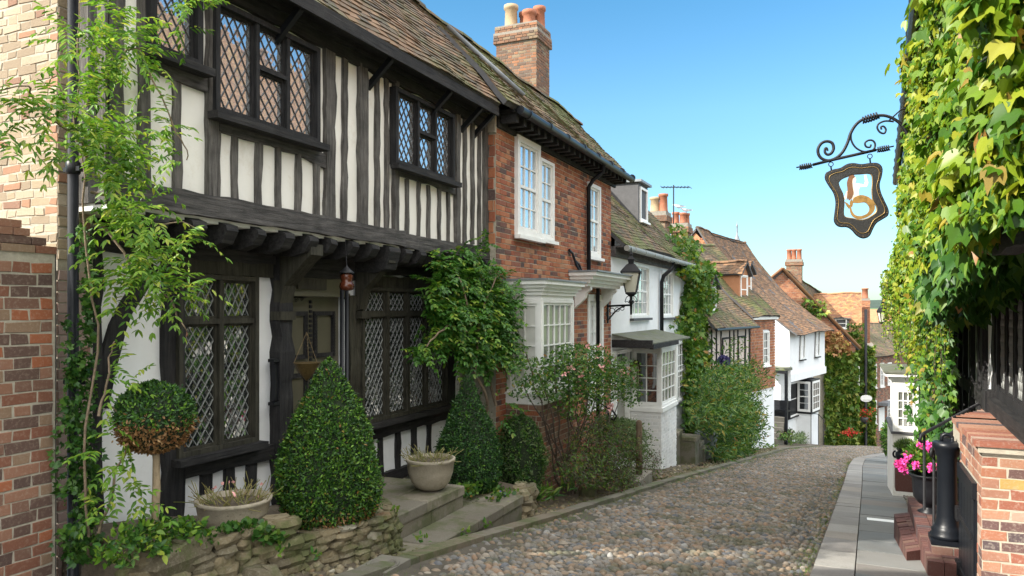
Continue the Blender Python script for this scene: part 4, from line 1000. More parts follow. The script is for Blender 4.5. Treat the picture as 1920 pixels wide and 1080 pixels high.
def boulder(s_, t_, r, label, z=None):
    mb = MB(); stone(mb, (t_, s_, (gz(s_) if z is None else z)+r[2]*.6), r); b_ = mb.build('boulder', None, 'rubble'); tag(b_, label, 'rock'); return b_
boulder(10.35, -3.45, (.13, .12, .14), 'rough brown rock on the verge beneath the rose bush')
boulder(4.05, -3.75, (.16, .09, .06), 'flat mossy stone lying at the foot of the rubble wall')
boulder(3.55, -4.05, (.13, .24, .11), 'long greenish stone block edging the bed by the drainpipe', -1.70)
mb = MB(); zc = gz(4.85)+.02; mb.box(4.7, 5.05, -3.42, -3.1-.05, zc-.05, zc+.01); mb.lathe((-3.29, 4.87, zc+.01), [(.13, 0), (.125, .006), (.1, .006), (.1, .003)], 20)
tag(mb.build('drain_cover', None, 'dark_kerb'), 'square stone drain cover with round lid at the foot of the rubble wall', 'drain cover')

def planter(name, c, prof, label, mat='stone_planter', stalks=60, h=.12, stalk='straw', group=None):
    o_ = thing(name, c, label, 'planter'); m_ = MB(); m_.lathe(c, prof, 36); m_.build('bowl', o_, mat)
    r = prof[-3][0]*.93; z = prof[-2][1]-.02
    m_ = MB(); m_.lathe((c[0], c[1], c[2]+z-.05), [(r, 0), (r*.98, .03), (r*.6, .045), (.01, .05)], 20); m_.build('soil', o_, 'soil')
    if stalks:
        n = stalks; a = rng.uniform(0, 6.28, n); q = np.sqrt(rng.uniform(0, 1, n))*r*.95
        P_ = np.stack([c[0]+q*np.cos(a), c[1]+q*np.sin(a), np.full(n, c[2]+z-.02)], 1)
        D = np.stack([np.cos(a)*q*2.2, np.sin(a)*q*2.2, np.full(n, .45)], 1)+rv(n)*.45
        mb = MB()
        for i in range(n):
            d = Vector(D[i]).normalized()*h*R(.5, 1.3); p = Vector(P_[i]); mb.tube([p, p+d*.5+Vector((R(-.02, .02), R(-.02, .02), 0)), p+d], .0035, 3)
        leaves('stalks', o_, P_, D, rv(n), h*rng.uniform(.3, .8, n), BLADE, [stalk, 'straw'], extra=mb)
    return o_
def bowlprof(r, h, foot=.45): return [(r*foot, 0), (r*.62, h*.06), (r*.82, h*.25), (r*.95, h*.55), (r*1.0, h*.88), (r*1.04, h*.90), (r*1.05, h), (r*.95, h), (r*.92, h*.86)]
cpl = PTT(430, 985, -4.28)
planter('stone_planter', (-4.28, 4.33, -1.68), bowlprof(.27, .24, .8), 'round stone trough with straggly dried stems between the ball tree and the large cone', stalks=90, h=.17)
leaves('flowers', bpy.data.objects['stone_planter'], [(-4.2+R(-.18, .18), 4.2+R(-.1, .2), -1.36+R(-.05, .06)) for _ in range(14)], rv(14), rv(14), .03, PETAL, 'pale_petal')
planter('stone_planter', (-3.95, 6.72, -1.86), bowlprof(.245, .32), 'large pale stone bowl with dried stems standing on the upper step', stalks=110, h=.15)
planter('stone_planter', (-4.3, 5.95, -1.86), [(.07, 0), (.10, .1), (.125, .28), (.13, .30), (.11, .30), (.10, .28)], 'small pale stone pot half hidden behind the large clipped cone', stalks=30, h=.14)

# ---------------------------------------------------------------- clipped box and bushes
def clipped(name, c, prof, n, label, cat, mats, lsize, tm=OVAL, noise_=.04, group=None, trunk=None, deadlow=0, tips=0):
    """prof: (radius, z) outline; leaves stand on the surface, darker inside"""
    o_ = thing(name, c, label, cat, group)
    pr = np.array(prof); zz = pr[:, 1]; seg = np.hypot(np.diff(pr[:, 0]), np.diff(zz)); w = seg*(pr[:-1, 0]+pr[1:, 0]+.02); w /= w.sum()
    k = rng.choice(len(seg), n, p=w); q = rng.uniform(0, 1, n)
    r = pr[k, 0]+(pr[k+1, 0]-pr[k, 0])*q; z = pr[k, 1]+(pr[k+1, 1]-pr[k, 1])*q; a = rng.uniform(0, 2*np.pi, n)
    bump = 1+noise_*(np.sin(a*3+z*7+c[1])+np.sin(a*7-z*11)*.7+np.sin(a*13+z*23)*.5)
    inn = np.abs(rng.normal(size=n))*.035-(rng.uniform(size=n) < .03)*rng.uniform(.02, .06, n); r = np.maximum(0, r*bump-inn)
    dz_, dr_ = pr[k+1, 1]-pr[k, 1], pr[k+1, 0]-pr[k, 0]
    Nn = np.stack([np.cos(a)*dz_, np.sin(a)*dz_, -dr_], 1); Nn = unit(Nn*np.sign(dz_+1e-9)[:, None])
    P_ = np.stack([c[0]+r*np.cos(a), c[1]+r*np.sin(a), c[2]+z], 1)
    D = Nn*.6+np.array([0, 0, .35])+rv(n)*.8
    mi = np.zeros(n, int)
    cl = np.sin(a*9+z*31)*np.sin(a*5-z*17)+np.sin(a*21+z*9)*.6
    mi[(cl+rng.normal(size=n)*.5 > .75-tips)] = 1
    if deadlow: mi[(z-zz.min())/(zz.max()-zz.min())+rng.normal(size=n)*.07 < deadlow] = 3
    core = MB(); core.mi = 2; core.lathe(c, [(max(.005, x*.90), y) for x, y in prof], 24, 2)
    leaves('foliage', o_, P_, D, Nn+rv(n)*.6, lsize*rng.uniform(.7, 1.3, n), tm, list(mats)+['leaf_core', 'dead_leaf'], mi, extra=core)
    if trunk:
        m_ = MB(); m_.tube(trunk, [.035, .028, .024, .026, .022, .025][:len(trunk)], 8); m_.build('trunk', o_, 'pale_bark')
    return o_
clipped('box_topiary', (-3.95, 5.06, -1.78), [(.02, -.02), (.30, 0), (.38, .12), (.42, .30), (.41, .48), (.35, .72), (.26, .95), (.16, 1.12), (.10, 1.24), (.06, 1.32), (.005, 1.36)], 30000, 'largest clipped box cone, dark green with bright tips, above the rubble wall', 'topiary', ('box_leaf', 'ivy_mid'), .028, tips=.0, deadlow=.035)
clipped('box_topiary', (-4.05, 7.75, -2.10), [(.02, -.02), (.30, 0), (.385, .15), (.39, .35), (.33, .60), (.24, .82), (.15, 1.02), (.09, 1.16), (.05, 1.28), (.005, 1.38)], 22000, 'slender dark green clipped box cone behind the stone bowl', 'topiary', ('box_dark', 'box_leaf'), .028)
clipped('round_bush', (-3.92, 9.02, gz(9)-.02), [(.10, .0), (.22, .12), (.28, .35), (.30, .62), (.26, .9), (.16, 1.08), (.01, 1.16)], 9000, 'upright loosely clipped green bush beside the brick bay plinth', 'bush', ('bay_leaf', 'sage_leaf'), .036, noise_=.10, tips=.5)
tc = Vector((-4.22, 3.56, 0))
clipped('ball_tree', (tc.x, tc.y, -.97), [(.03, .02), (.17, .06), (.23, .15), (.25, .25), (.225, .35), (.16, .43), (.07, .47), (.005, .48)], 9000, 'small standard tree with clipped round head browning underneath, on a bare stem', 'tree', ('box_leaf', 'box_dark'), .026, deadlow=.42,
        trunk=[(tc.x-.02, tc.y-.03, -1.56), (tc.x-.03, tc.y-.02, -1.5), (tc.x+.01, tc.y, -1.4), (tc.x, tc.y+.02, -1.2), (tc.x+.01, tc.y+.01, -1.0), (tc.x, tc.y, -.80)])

def foliage(name, label, cat, blobs, mats, size, tm=OVAL, mi_p=None, stems_=None, stem_mat='bark', up=.2, out=(.6, -.3, 0), frond=None, dens=1.0, spread=.9, extra_parts=None, flat=0, part='leaves', loc=None, mib=None):
    P_ = blob_pts(blobs, dens); n = len(P_)
    if loc is None: loc = (float(P_[:, 0].mean()), float(P_[:, 1].mean()), gz(float(P_[:, 1].mean())))
    o_ = thing(name, loc, label, cat)
    if frond:
        L, nl, lf = frond; D0 = rv(n)*spread+np.array(out)+np.array([0, 0, up]); P2, D2, N2, S2 = fronds(P_, D0, L*rng.uniform(.6, 1.3, n), nl, lf)
        mi = None
        if mi_p: mi = np.tile((rng.uniform(size=n) < mi_p).astype(int), len(P2)//n)
        leaves(part, o_, P2, D2, N2+np.array([.5, -.3, .6]), S2, tm, mats, mi)
    else:
        D = rv(n)*spread+np.array(out)+np.array([0, 0, up])
        mi = (rng.uniform(size=n) < mi_p).astype(int) if mi_p else None
        leaves(part, o_, P_, D, rv(n)+np.array([.5, -.5, .7]), size*rng.uniform(.6, 1.35, n), tm, mats, mi)
    if stems_: stems(o_, *stems_[:2], stem_mat)
    return o_
WLEAF = (np.array([(0, 0, 0), (-.17, .35, .04), (-.12, .72, .01), (0, 1, -.12), (.12, .72, .01), (.17, .35, .04)]), [(0, 3, 2, 1), (0, 5, 4, 3)])
# wisteria at the left edge
ws = [[PTT(165, 1040, -4.5), PTT(160, 800, -4.45), PTT(172, 560, -4.45), PTT(160, 330, -4.4), PTT(150, 150, -4.4), PTT(150, -20, -4.4)],
      [PTT(170, 360, -4.4), PTT(230, 380, -4.3), PTT(300, 420, -4.2), PTT(370, 430, -4.15)],
      [PTT(165, 300, -4.4), PTT(120, 240, -4.2), PTT(60, 180, -4.05), PTT(0, 170, -4.0)],
      [PTT(160, 200, -4.4), PTT(200, 130, -4.3), PTT(260, 90, -4.2), PTT(330, 250, -4.15), PTT(350, 300, -4.15)],
      [PTT(190, 420, -4.3), PTT(260, 520, -4.2), PTT(320, 560, -4.15), PTT(350, 620, -4.1)],
      [PTT(185, 780, -4.35), PTT(205, 700, -4.3), PTT(215, 640, -4.3)], [PTT(185, 1000, -4.35), PTT(215, 880, -4.3), PTT(260, 800, -4.2), PTT(200, 760, -4.3)]]
foliage('wisteria', 'bright green wisteria climbing the drainpipe corner and reaching over the white panels', 'climber',
        [(200, 60, 60, 65, -4.25, .07, 44), (180, 175, 50, 50, -4.25, .07, 30), (265, 105, 40, 50, -4.3, .05, 22), (70, 205, 80, 20, -4.05, .05, 32), (15, 255, 30, 22, -4.05, .05, 7), (190, 260, 65, 40, -4.1, .08, 62), (230, 325, 60, 28, -4.15, .06, 34),
         (300, 215, 22, 50, -4.3, .05, 12), (330, 290, 14, 18, -4.2, .04, 5), (240, 400, 50, 45, -4.2, .08, 40), (270, 485, 50, 50, -4.15, .07, 44), (325, 550, 38, 34, -4.1, .05, 28), (345, 445, 34, 18, -4.15, .04, 10), (230, 540, 34, 40, -4.25, .06, 20),
         (205, 700, 34, 40, -4.3, .05, 9), (215, 850, 38, 50, -4.25, .05, 14), (190, 950, 20, 60, -4.3, .04, 8), (250, 930, 30, 40, -4.2, .05, 8), (330, 60, 40, 24, -4.3, .05, 4), (360, 2, 60, 8, -4.2, .03, 10), (130, 90, 34, 50, -4.25, .05, 12)],
        ['wisteria'], .05, frond=(.19, 5, .060), tm=WLEAF, stems_=(ws, .010), out=(.35, -.25, 0), up=.1, loc=(-4.5, 3.5, gz(3.5)))
foliage('ivy', 'small dark ivy clinging to the drainpipe and corner post at the left', 'climber',
        [(160, 470, 14, 50, -4.60, .03, 70), (165, 600, 14, 100, -4.62, .03, 150), (150, 760, 26, 100, -4.64, .03, 300), (158, 900, 26, 100, -4.62, .03, 300), (130, 660, 8, 70, -4.64, .02, 40), (112, 860, 14, 90, -4.68, .02, 40), (150, 1020, 40, 40, -4.5, .05, 160)],
        ['ivy_dark'], .040, IVY, out=(.5, -.5, 0), up=-.1, loc=(-4.6, 3.5, gz(3.5)))
# mass of wisteria on the right end of the inn
ws = [[PTT(930, 760, -4.3), PTT(905, 650, -4.3), PTT(880, 590, -4.2), PTT(860, 520, -4.25)], [PTT(915, 780, -4.25), PTT(890, 700, -4.2), PTT(900, 600, -4.15), PTT(930, 520, -4.1)], [PTT(900, 620, -4.2), PTT(840, 610, -4.25), PTT(800, 650, -4.3)]]
foliage('wisteria', 'dense dark green wisteria hanging between the timbered house and the brick bay', 'climber',
        [(845, 495, 45, 22, -4.45, .05, 60), (845, 550, 52, 44, -4.42, .06, 150), (905, 530, 38, 38, -4.3, .06, 100), (880, 600, 58, 42, -4.3, .07, 170), (915, 600, 30, 60, -4.22, .06, 110), (822, 610, 24, 40, -4.48, .05, 40), (895, 655, 40, 26, -4.3, .06, 60), (930, 670, 18, 26, -4.2, .05, 22),
         (800, 655, 24, 20, -4.5, .04, 18), (893, 468, 20, 20, -4.4, .04, 18), (945, 770, 22, 20, -4.1, .04, 8), (938, 575, 26, 46, -4.2, .05, 90), (945, 650, 20, 34, -4.2, .05, 50), (865, 650, 30, 20, -4.35, .05, 30)],
        ['wisteria_dark', 'wisteria'], .05, mi_p=.2, frond=(.20, 5, .070), dens=1.3, stems_=(ws, .022), out=(.5, -.2, 0), up=0, loc=(-4.3, 8.9, gz(9)))
# rose bush 
def branchy(base, tips, r, n=9, a=.10):
    return [wob(base+Vector((R(-.12, .12), R(-.12, .12), 0)), t_, n, a) for t_ in tips]
rb = Vector((-3.75, 10.35, gz(10.4)))
tips = [PTT(x, y, -3.6+R(-.2, .2)) for x, y in ((985, 660), (1010, 700), (1040, 690), (1060, 660), (1080, 690), (1100, 670), (1130, 700), (1150, 690), (1120, 740), (1180, 720), (1060, 730), (1030, 740), (1090, 750), (980, 720), (1150, 760))]
RB = foliage('rose_bush', 'tall rose bush with bare arching stems and pink blooms in front of the brick bay', 'bush',
        [(1090, 680, 50, 35, -3.55, .12, 900), (1125, 720, 55, 35, -3.5, .12, 900), (1040, 720, 50, 30, -3.6, .12, 420), (1000, 690, 40, 20, -3.7, .08, 160), (1160, 700, 30, 30, -3.4, .1, 300), (1085, 760, 50, 30, -3.6, .12, 300), (985, 730, 40, 20, -3.8, .08, 90), (1180, 740, 20, 25, -3.4, .08, 120)],
        ['bay_leaf', 'ivy_mid'], .052, mi_p=.45, dens=1.9, stems_=(branchy(rb, tips, .02), .016), stem_mat='dark_bark', loc=tuple(rb))
P_ = []
for x, y in ((1155, 700), (1165, 697), (1162, 706), (1178, 703), (1185, 708), (1145, 765), (1148, 760), (1120, 667), (1128, 688), (1060, 700), (1092, 702), (1125, 650), (1178, 692), (1100, 650), (1070, 690)):
    p = PTT(x, y, -3.35+R(-.1, .05)); P_ += [tuple(p+Vector((R(-.03, .03), R(-.03, .03), R(-.03, .03)))) for _ in range(11)]
leaves('blooms', RB, P_, rv(len(P_)), rv(len(P_)), .038, PETAL, 'pale_petal')
foliage('dark_shrub', 'low purplish brown cotoneaster spreading by the wooden post', 'bush',
        [(1130, 830, 50, 40, -3.45, .12, 3000), (1110, 880, 55, 35, -3.35, .12, 3200), (1160, 860, 45, 45, -3.3, .1, 3000), (1150, 900, 40, 20, -3.2, .08, 1000), (1222, 870, 14, 30, -3.3, .06, 500)],
        ['purple_leaf', 'ivy_mid'], .055, tm=NARROW, mi_p=.42, up=-.3, stems_=(branchy(Vector((-3.6, 11.6, gz(11.6))), [PTT(x, y, -3.4) for x, y in ((1100, 830), (1140, 810), (1170, 840), (1090, 880), (1180, 880), (1150, 860))], .02), .012), stem_mat='dark_bark')
foliage('sage_shrub', 'pale grey green shrub behind the wooden post and below the white bay', 'bush',
        [(1165, 810, 32, 25, -3.7, .12, 2600), (1185, 835, 24, 32, -3.65, .10, 1800), (1140, 800, 22, 22, -3.8, .1, 1000)], ['sage_leaf'], .05, up=.4)
foliage('leafy_plant', 'bright green wild plants at the foot of the round bush', 'plant', [(1020, 930, 20, 15, -3.55, .06, 60), (1060, 915, 12, 10, -3.5, .05, 30), (995, 930, 15, 10, -3.6, .05, 30)], ['bay_leaf', 'grass_blade'], .13, tm=NARROW, mi_p=.5, up=.9)
foliage('leafy_plant', 'bushy green plants filling the bed under the ball tree', 'plant', [(330, 990, 60, 20, -4.12, .07, 200), (262, 1005, 45, 22, -4.05, .05, 150), (215, 1040, 36, 26, -4.0, .05, 90), (300, 1030, 30, 14, -3.95, .04, 40), (370, 1010, 30, 12, -4.0, .05, 50)], ['bay_leaf', 'wisteria'], .052, mi_p=.35, up=.5, dens=1.5)
foliage('nasturtium_patch', 'round leaved trailing plants over the rubble wall top', 'plant', [(460, 992, 45, 11, -3.95, .03, 200), (500, 1005, 26, 16, -3.8, .03, 100)], ['bay_leaf'], .045, tm=ROUND, up=.8)
vp = foliage('violet_plant', 'low green plant with violet flowers beside the lower step', 'plant', [(945, 935, 26, 20, -3.55, .06, 260), (875, 920, 18, 14, -3.8, .05, 110), (905, 912, 25, 8, -3.8, .05, 60)], ['ivy_mid', 'bay_leaf'], .045, tm=ROUND, mi_p=.5, up=.7)
leaves('flowers', vp, [tuple(PTT(R(935, 965), R(920, 945), -3.48)) for _ in range(16)], rv(16), rv(16), .028, PETAL, 'violet_petal')
foliage('weeds', 'small weeds growing from the front step joints', 'plant', [(790, 1010, 8, 8, -3.3, .02, 14), (870, 1000, 8, 8, -3.32, .02, 12), (910, 985, 14, 6, -3.3, .02, 14), (740, 960, 10, 8, -3.6, .02, 12), (520, 1030, 12, 14, -3.5, .03, 16), (590, 1045, 12, 8, -3.4, .03, 12)], ['grass_blade', 'bay_leaf'], .05, mi_p=.4, up=.8)
# fallen leaves
P_ = np.array([(kl(s_)-R(.0, .9), s_, gz(s_)+.02) for s_ in rng.uniform(8.5, 12, 150)])
tag(leaves('fallen_leaves', None, P_, rv(150)*[1, 1, .1], np.tile([0, 0, 1.], (150, 1))+rv(150)*.3, .03, OVAL, 'dead_leaf'), 'dry brown leaves scattered along the verge under the roses', 'leaves', kind='stuff')

# post on its stone, rail, side steps, bin
PO = tag(MB().build('wooden_post', None, 'post_wood'), 'weathered round wooden post standing on a stone block by the kerb', 'post')
bpy.data.objects.remove(PO); m_ = MB(); pz = gz(12.6)+.17
m_.lathe((-3.28, 12.62, pz), [(.058, 0), (.055, .4), (.056, .84), (.048, .91), (.02, .935)], 14); tag(m_.build('wooden_post', None, 'post_wood'), 'weathered round wooden post standing on a stone block by the kerb', 'post')
m_ = MB(); slabset(m_, 12.1, 13.0, -3.6, -3.14, pz, .3, 1, 1); tag(m_.build('stone_block', None, 'york_stone'), 'square stone step block under the wooden post', 'step')
HR = thing('handrail', (-3.6, 12.3, gz(12.3)), 'black iron handrail with curled end among the shrubs by the brick house door', 'handrail')
m_ = MB(); m_.tube([(-3.7, 12.2, -3.0), (-3.7, 12.2, -1.75)], .018, 8); m_.build('post', HR, 'iron')
m_ = MB(); m_.tube([(-4.4, 12.2, -1.25), (-3.8, 12.2, -1.62), (-3.62, 12.2, -1.72), (-3.56, 12.2, -1.80), (-3.60, 12.2, -1.87), (-3.67, 12.2, -1.84)], .016, 8); m_.build('rail', HR, 'iron')
SS = thing('side_steps', (-3.7, 18.6, gz(18.6)), 'flight of mossy stone side steps against the white house beyond its bay', 'steps')
for k, (a, z) in enumerate(((17.9, -2.95), (18.35, -3.12), (18.9, -3.34), (19.45, -3.56))):
    m_ = MB(); slabset(m_, a+.0, a+.62-.04*k, W+.02, -3.35 if k else -3.7, z, .09, 1, 1); slabset(m_, a+.02, a+.58-.04*k, W+.02, (-3.35 if k else -3.7)-.03, z-.092, 1.2, 1, 1); m_.build('step', SS, 'york_slab')
BN = thing('dustbin', (-3.45, 20.4, gz(20.4)), 'grey round dustbin with domed lid beside the stone side steps', 'bin')
m_ = MB(); z = gz(20.4)+.05; m_.lathe((-3.45, 20.4, z), [(.24, 0), (.27, .05), (.28, .55), (.29, .57), (.29, .62)], 20); m_.build('body', BN, 'grey_plastic')
m_ = MB(); m_.lathe((-3.45, 20.4, z+.62), [(.31, 0), (.31, .04), (.27, .09), (.18, .14), (.04, .165), (.01, .17)], 20, flute=.02, fn=10); m_.build('lid', BN, 'lead_sheet')
# climbing ivy column
foliage('ivy', 'tall bright green ivy covering the right end of the white house', 'climber',
        [(1303, 600, 20, 110, -4.25, .1, 2600), (1318, 540, 20, 50, -4.2, .12, 1300), (1305, 510, 28, 16, -4.1, .1, 500), (1308, 720, 22, 60, -4.2, .1, 1300), (1318, 790, 28, 60, -4.05, .12, 1300), (1290, 470, 22, 26, -4.25, .05, 160), (1268, 440, 18, 22, -4.5, .05, 60), (1330, 660, 10, 60, -4.15, .1, 400), (1272, 612, 14, 20, -4.3, .04, 60)],
        ['ivy_mid', 'ivy_leaf'], .13, tm=IVY, mi_p=.12, up=-.3, loc=(-4.3, 23, gz(23)))
bb = Vector((-3.2, 22.6, gz(22.6)))
foliage('buddleia_bush', 'large untidy green bush with purple sprigs standing at the kerb beyond the white house', 'bush',
        [(1368, 740, 46, 60, -3.3, .28, 5000), (1360, 785, 46, 42, -3.2, .25, 4600), (1390, 795, 34, 46, -3.1, .22, 3300), (1372, 848, 32, 20, -3.0, .15, 1400), (1400, 700, 30, 30, -3.3, .3, 700), (1440, 705, 18, 12, -3.0, .1, 80), (1380, 655, 22, 26, -3.6, .15, 250)],
        ['shrub_leaf', 'ivy_mid'], .17, tm=NARROW, mi_p=.3, up=.15, stems_=(branchy(bb, [PTT(x, y, -3.2) for x, y in ((1340, 760), (1370, 700), (1400, 740), (1420, 790), (1360, 800), (1390, 680), (1430, 710))], .03, a=.15), .03), stem_mat='dark_bark', loc=tuple(bb))

# ================================================================ street lamp on the brick corner
SL = thing('street_lamp', (B+.3, 14.45, gz(14.5)+3), 'black four sided street lantern on a scrolled wall bracket at the brick corner', 'street lamp')
ls = 14.5; lt = -3.93
zt = Z(482, lt, ls)
def zz_(y): return Z(y, lt, ls)
m_ = MB(); r0, r1 = .135, .235; zb, zc = zz_(548), zz_(512)
for i in range(4):
    a = math.pi/4+i*math.pi/2+.2; b = a+math.pi/2
    m_.P([(lt+r0*math.cos(a), ls+r0*math.sin(a), zb), (lt+r0*math.cos(b), ls+r0*math.sin(b), zb), (lt+r1*math.cos(b), ls+r1*math.sin(b), zc), (lt+r1*math.cos(a), ls+r1*math.sin(a), zc)], [(0, 1, 2, 3)], raw=True)
m_.build('glass', SL, 'lantern_glass')
m_ = MB()
for i in range(4):
    a = math.pi/4+i*math.pi/2+.2; m_.tube([(lt+(r0+.008)*math.cos(a), ls+(r0+.008)*math.sin(a), zb), (lt+(r1+.008)*math.cos(a), ls+(r1+.008)*math.sin(a), zc)], .012, 5)
m_.lathe((lt, ls, zb-.03), [(.05, -.05), (.15, 0), (.15, .03)], 4, rot=math.pi/4+.2, smooth=False)
m_.build('frame', SL, 'iron')
m_ = MB(); m_.lathe((lt, ls, zc), [(.28, 0), (.28, .03), (.12, .17), (.07, .19), (.085, .25), (.10, .27), (.06, .31), (.03, .34), (.045, .38), (.02, .42), (.012, .50), (.002, .52)], 4, rot=math.pi/4+.2, smooth=False)
m_.build('cap', SL, 'iron')
m_ = MB(); m_.lathe((lt, ls, zb+.03), [(.03, 0), (.045, .05), (.05, .12), (.04, .17), (.01, .19)], 10); m_.build('bulb', SL, 'white_paint')
m_ = MB()
zs = zb-.06; zr = zz_(572)
m_.tube([(lt, ls, zs), (lt, ls, zz_(590))], [.03, .02], 8); m_.lathe((lt, ls, zs-.16), [(.02, 0), (.05, .03), (.05, .05), (.02, .08)], 8)
for sg in (-1, 1):
    for k in range(2):
        an = .2+k*math.pi/2; ux, uy = math.cos(an)*sg, math.sin(an)*sg
        m_.tube([(lt+ux*(.02+.10*math.sin(u*3.1)+.0), ls+uy*(.02+.10*math.sin(u*3.1)), zs-.02-.16*u+.03*math.sin(u*9)) for u in np.linspace(0, 1, 9)], .008, 5)
m_.tube([(lt, ls, zr), (B+.03, ls-.1, zr-.02)], .02, 8)
m_.tube([(B+.03+.32*u, ls-.1+.08*u, zr-.30+.27*math.sin(u*1.57)) for u in np.linspace(0, 1, 9)], .014, 6)
for k in range(3): c = (B+.10+.10*k, ls-.08+.02*k, zr-.07-.02*(2-k)); rr = .05-.008*k; m_.tube([(c[0]+rr*math.cos(u), c[1]+.02*math.cos(u), c[2]+rr*math.sin(u)) for u in np.linspace(0, 6.28, 13)], .007, 5)
m_.box(ls-.13, ls-.07, B, B+.035, zr-.36, zr+.12); m_.build('bracket', SL, 'iron')

# amber lantern and hanging basket at the inn door
AL = thing('hanging_lantern', (-4.55, 6.2, .5), 'small amber glass lantern with a conical cap hanging under the jetty by the door', 'lantern')
lc = (-4.5, S(650, -4.5), Z(545, -4.5, S(650, -4.5)))
m_ = MB(); m_.lathe(lc, [(.03, 0), (.06, .01), (.07, .04), (.06, .075), (.05, .085), (.058, .12), (.062, .15), (.05, .17)], 16, flute=.06, fn=8); m_.build('glass', AL, 'amber_glass')
m_ = MB(); m_.lathe((lc[0], lc[1], lc[2]+.17), [(.078, 0), (.07, .012), (.03, .05), (.008, .07), (.005, .09)], 14); m_.build('cap', AL, 'iron')
m_ = MB(); m_.tube([(lc[0], lc[1], lc[2]+.25), (lc[0], lc[1]-.02, .68)], .004, 5); m_.build('chain', AL, 'iron')
DP2 = thing('drainpipe', (-4.75, 6.5, gz(6.5)), 'pair of slim black pipes running down beside the timbered house door', 'drainpipe')
for k in range(2): m_ = MB(); xx = S(641+9*k, -4.72); m_.tube([(-4.72, xx, -1.86), (-4.72, xx, Z(535, -4.72, xx))], .022, 8); m_.build('pipe', DP2, 'black_paint')
HB = thing('hanging_basket', (-4.45, 5.6, 0), 'empty woven bronze basket hanging on wires before the panelled door', 'basket')
hc = (-4.45, S(575, -4.45), Z(710, -4.45, S(575, -4.45)))
m_ = MB(); m_.lathe(hc, [(.005, -.02), (.025, 0), (.06, .04), (.09, .08), (.11, .125), (.12, .14), (.125, .145), (.11, .14)], 20, flute=.03, fn=16); m_.build('bowl', HB, 'bronze')
m_ = MB()
for k in range(3):
    a = k*2.1; m_.tube([(hc[0]+.12*math.cos(a), hc[1]+.12*math.sin(a), hc[2]+.14), (hc[0], hc[1], hc[2]+.42)], .0025, 4)
m_.build('wire', HB, 'bronze')
# television aerials, gulls
def aerial(x, y0, y1, d, name_lab, w=.9):
    o_ = thing('television_aerial', PT(x, y0, d), name_lab, 'aerial'); r = .022
    m_ = MB(); m_.tube([PT(x, y0, d), PT(x, y1, d)], r, 6); m_.build('mast', o_, 'iron')
    c = PT(x, y1+4, d); ax = Vector((CA, SA, 0)); m_ = MB(); m_.tube([c-ax*w*.45, c+ax*w*.6], .018, 6)
    dv = Vector((-SA, CA, .3))
    for q in np.linspace(-.42, .58, 9): m_.tube([c+ax*w*q-dv*.2*(1+abs(q)), c+ax*w*q+dv*.2*(1+abs(q))], .011, 4)
    m_.build('antenna', o_, 'iron'); return o_
# ================================================================ houses further down the left side
def P2(p): return (p.x, p.y, p.z)
aerial(1263, 420, 347, 27, 'thin television aerial rising from the roofs left of the orange pots', 1.0)
def chimney_at(par, x0, x1, xc, y0, y1, d, depth, mat='chimney_brick', ang=None, cap=.07, own=None):
    """front face between pixel columns x0..x1 at depth d, near corner x1; returns (mesh, top z, centre)"""
    a = PT(x0, y0, d); k = (x1-960)/F_PX; b = Vector((a.y*(k*CA-SA)/(CA+k*SA), a.y, a.z)); zt, zb = a.z, PT(x0, y1, d).z
    an = math.atan2(b.x-a.x, b.y-a.y); fr = Fr(a.x, a.y, an); w = (b.xy-a.xy).length
    mb = MB(fr); fr_side = Fr(b.x, b.y, an-math.pi/2)
    panel(mb, 0, w, zb, zt, 0, []); bricks(mb, 0, w, zb, zt, 0)
    mb.fr = fr_side; panel(mb, 0, depth, zb, zt, 0, []); bricks(mb, 0, depth, zb, zt, 0)
    mb.fr = fr; mb.box(.01, w-.01, -depth, -.01, zb, zt-.005, 0); mb.box(-cap, w+cap, -depth-cap, cap, zt-.35, zt-.12, 0); mb.box(-cap/2, w+cap/2, -depth-cap/2, cap/2, zt-.12, zt+.02, 0)
    mb.fr = Fr(*(fr.p(-cap, cap+.001, 0)[:2]), an); bricks(mb, 0, w+2*cap, zt-.35, zt-.12, 0); mb.fr = Fr(*(fr.p(w+cap+.001, cap, 0)[:2]), an-math.pi/2); bricks(mb, 0, depth+2*cap, zt-.35, zt-.12, 0)
    o_ = mb.build('chimney', par, ['mortar_grey', mat])
    return o_, zt+.02, fr, w
def pot(par, fr, a, o_, z, r, h, mat='terracotta'):
    c = fr.p(a, o_, z); m_ = MB(); m_.lathe(c, [(r*1.15, 0), (r, .06), (r*.9, h-.10), (r*1.12, h-.08), (r*1.12, h), (r*.8, h), (r*.8, h-.15)], 12); m_.build('chimney_pot', par, mat)
ck, zt, fr, w = chimney_at(H3, 1218, 1247, 0, 398, 440, 27, .8, 'chimney_brick')
pot(ck, fr, .12, -.3, zt, .17, .55, 'buff_clay'); pot(ck, fr, .42, -.35, zt, .16, .66)
H4 = thing('pink_timbered_house', (-4, 26, gz(26)), 'small pale pink rendered house with thin dark studs and a dormer, mid street', 'house')
ck, zt, fr, w = chimney_at(H4, 1258, 1288, 0, 420, 470, 30, .8)
pot(ck, fr, .13, -.3, zt, .14, .48); pot(ck, fr, .42, -.3, zt, .14, .44); pot(ck, fr, .52, -.55, zt, .12, .44)
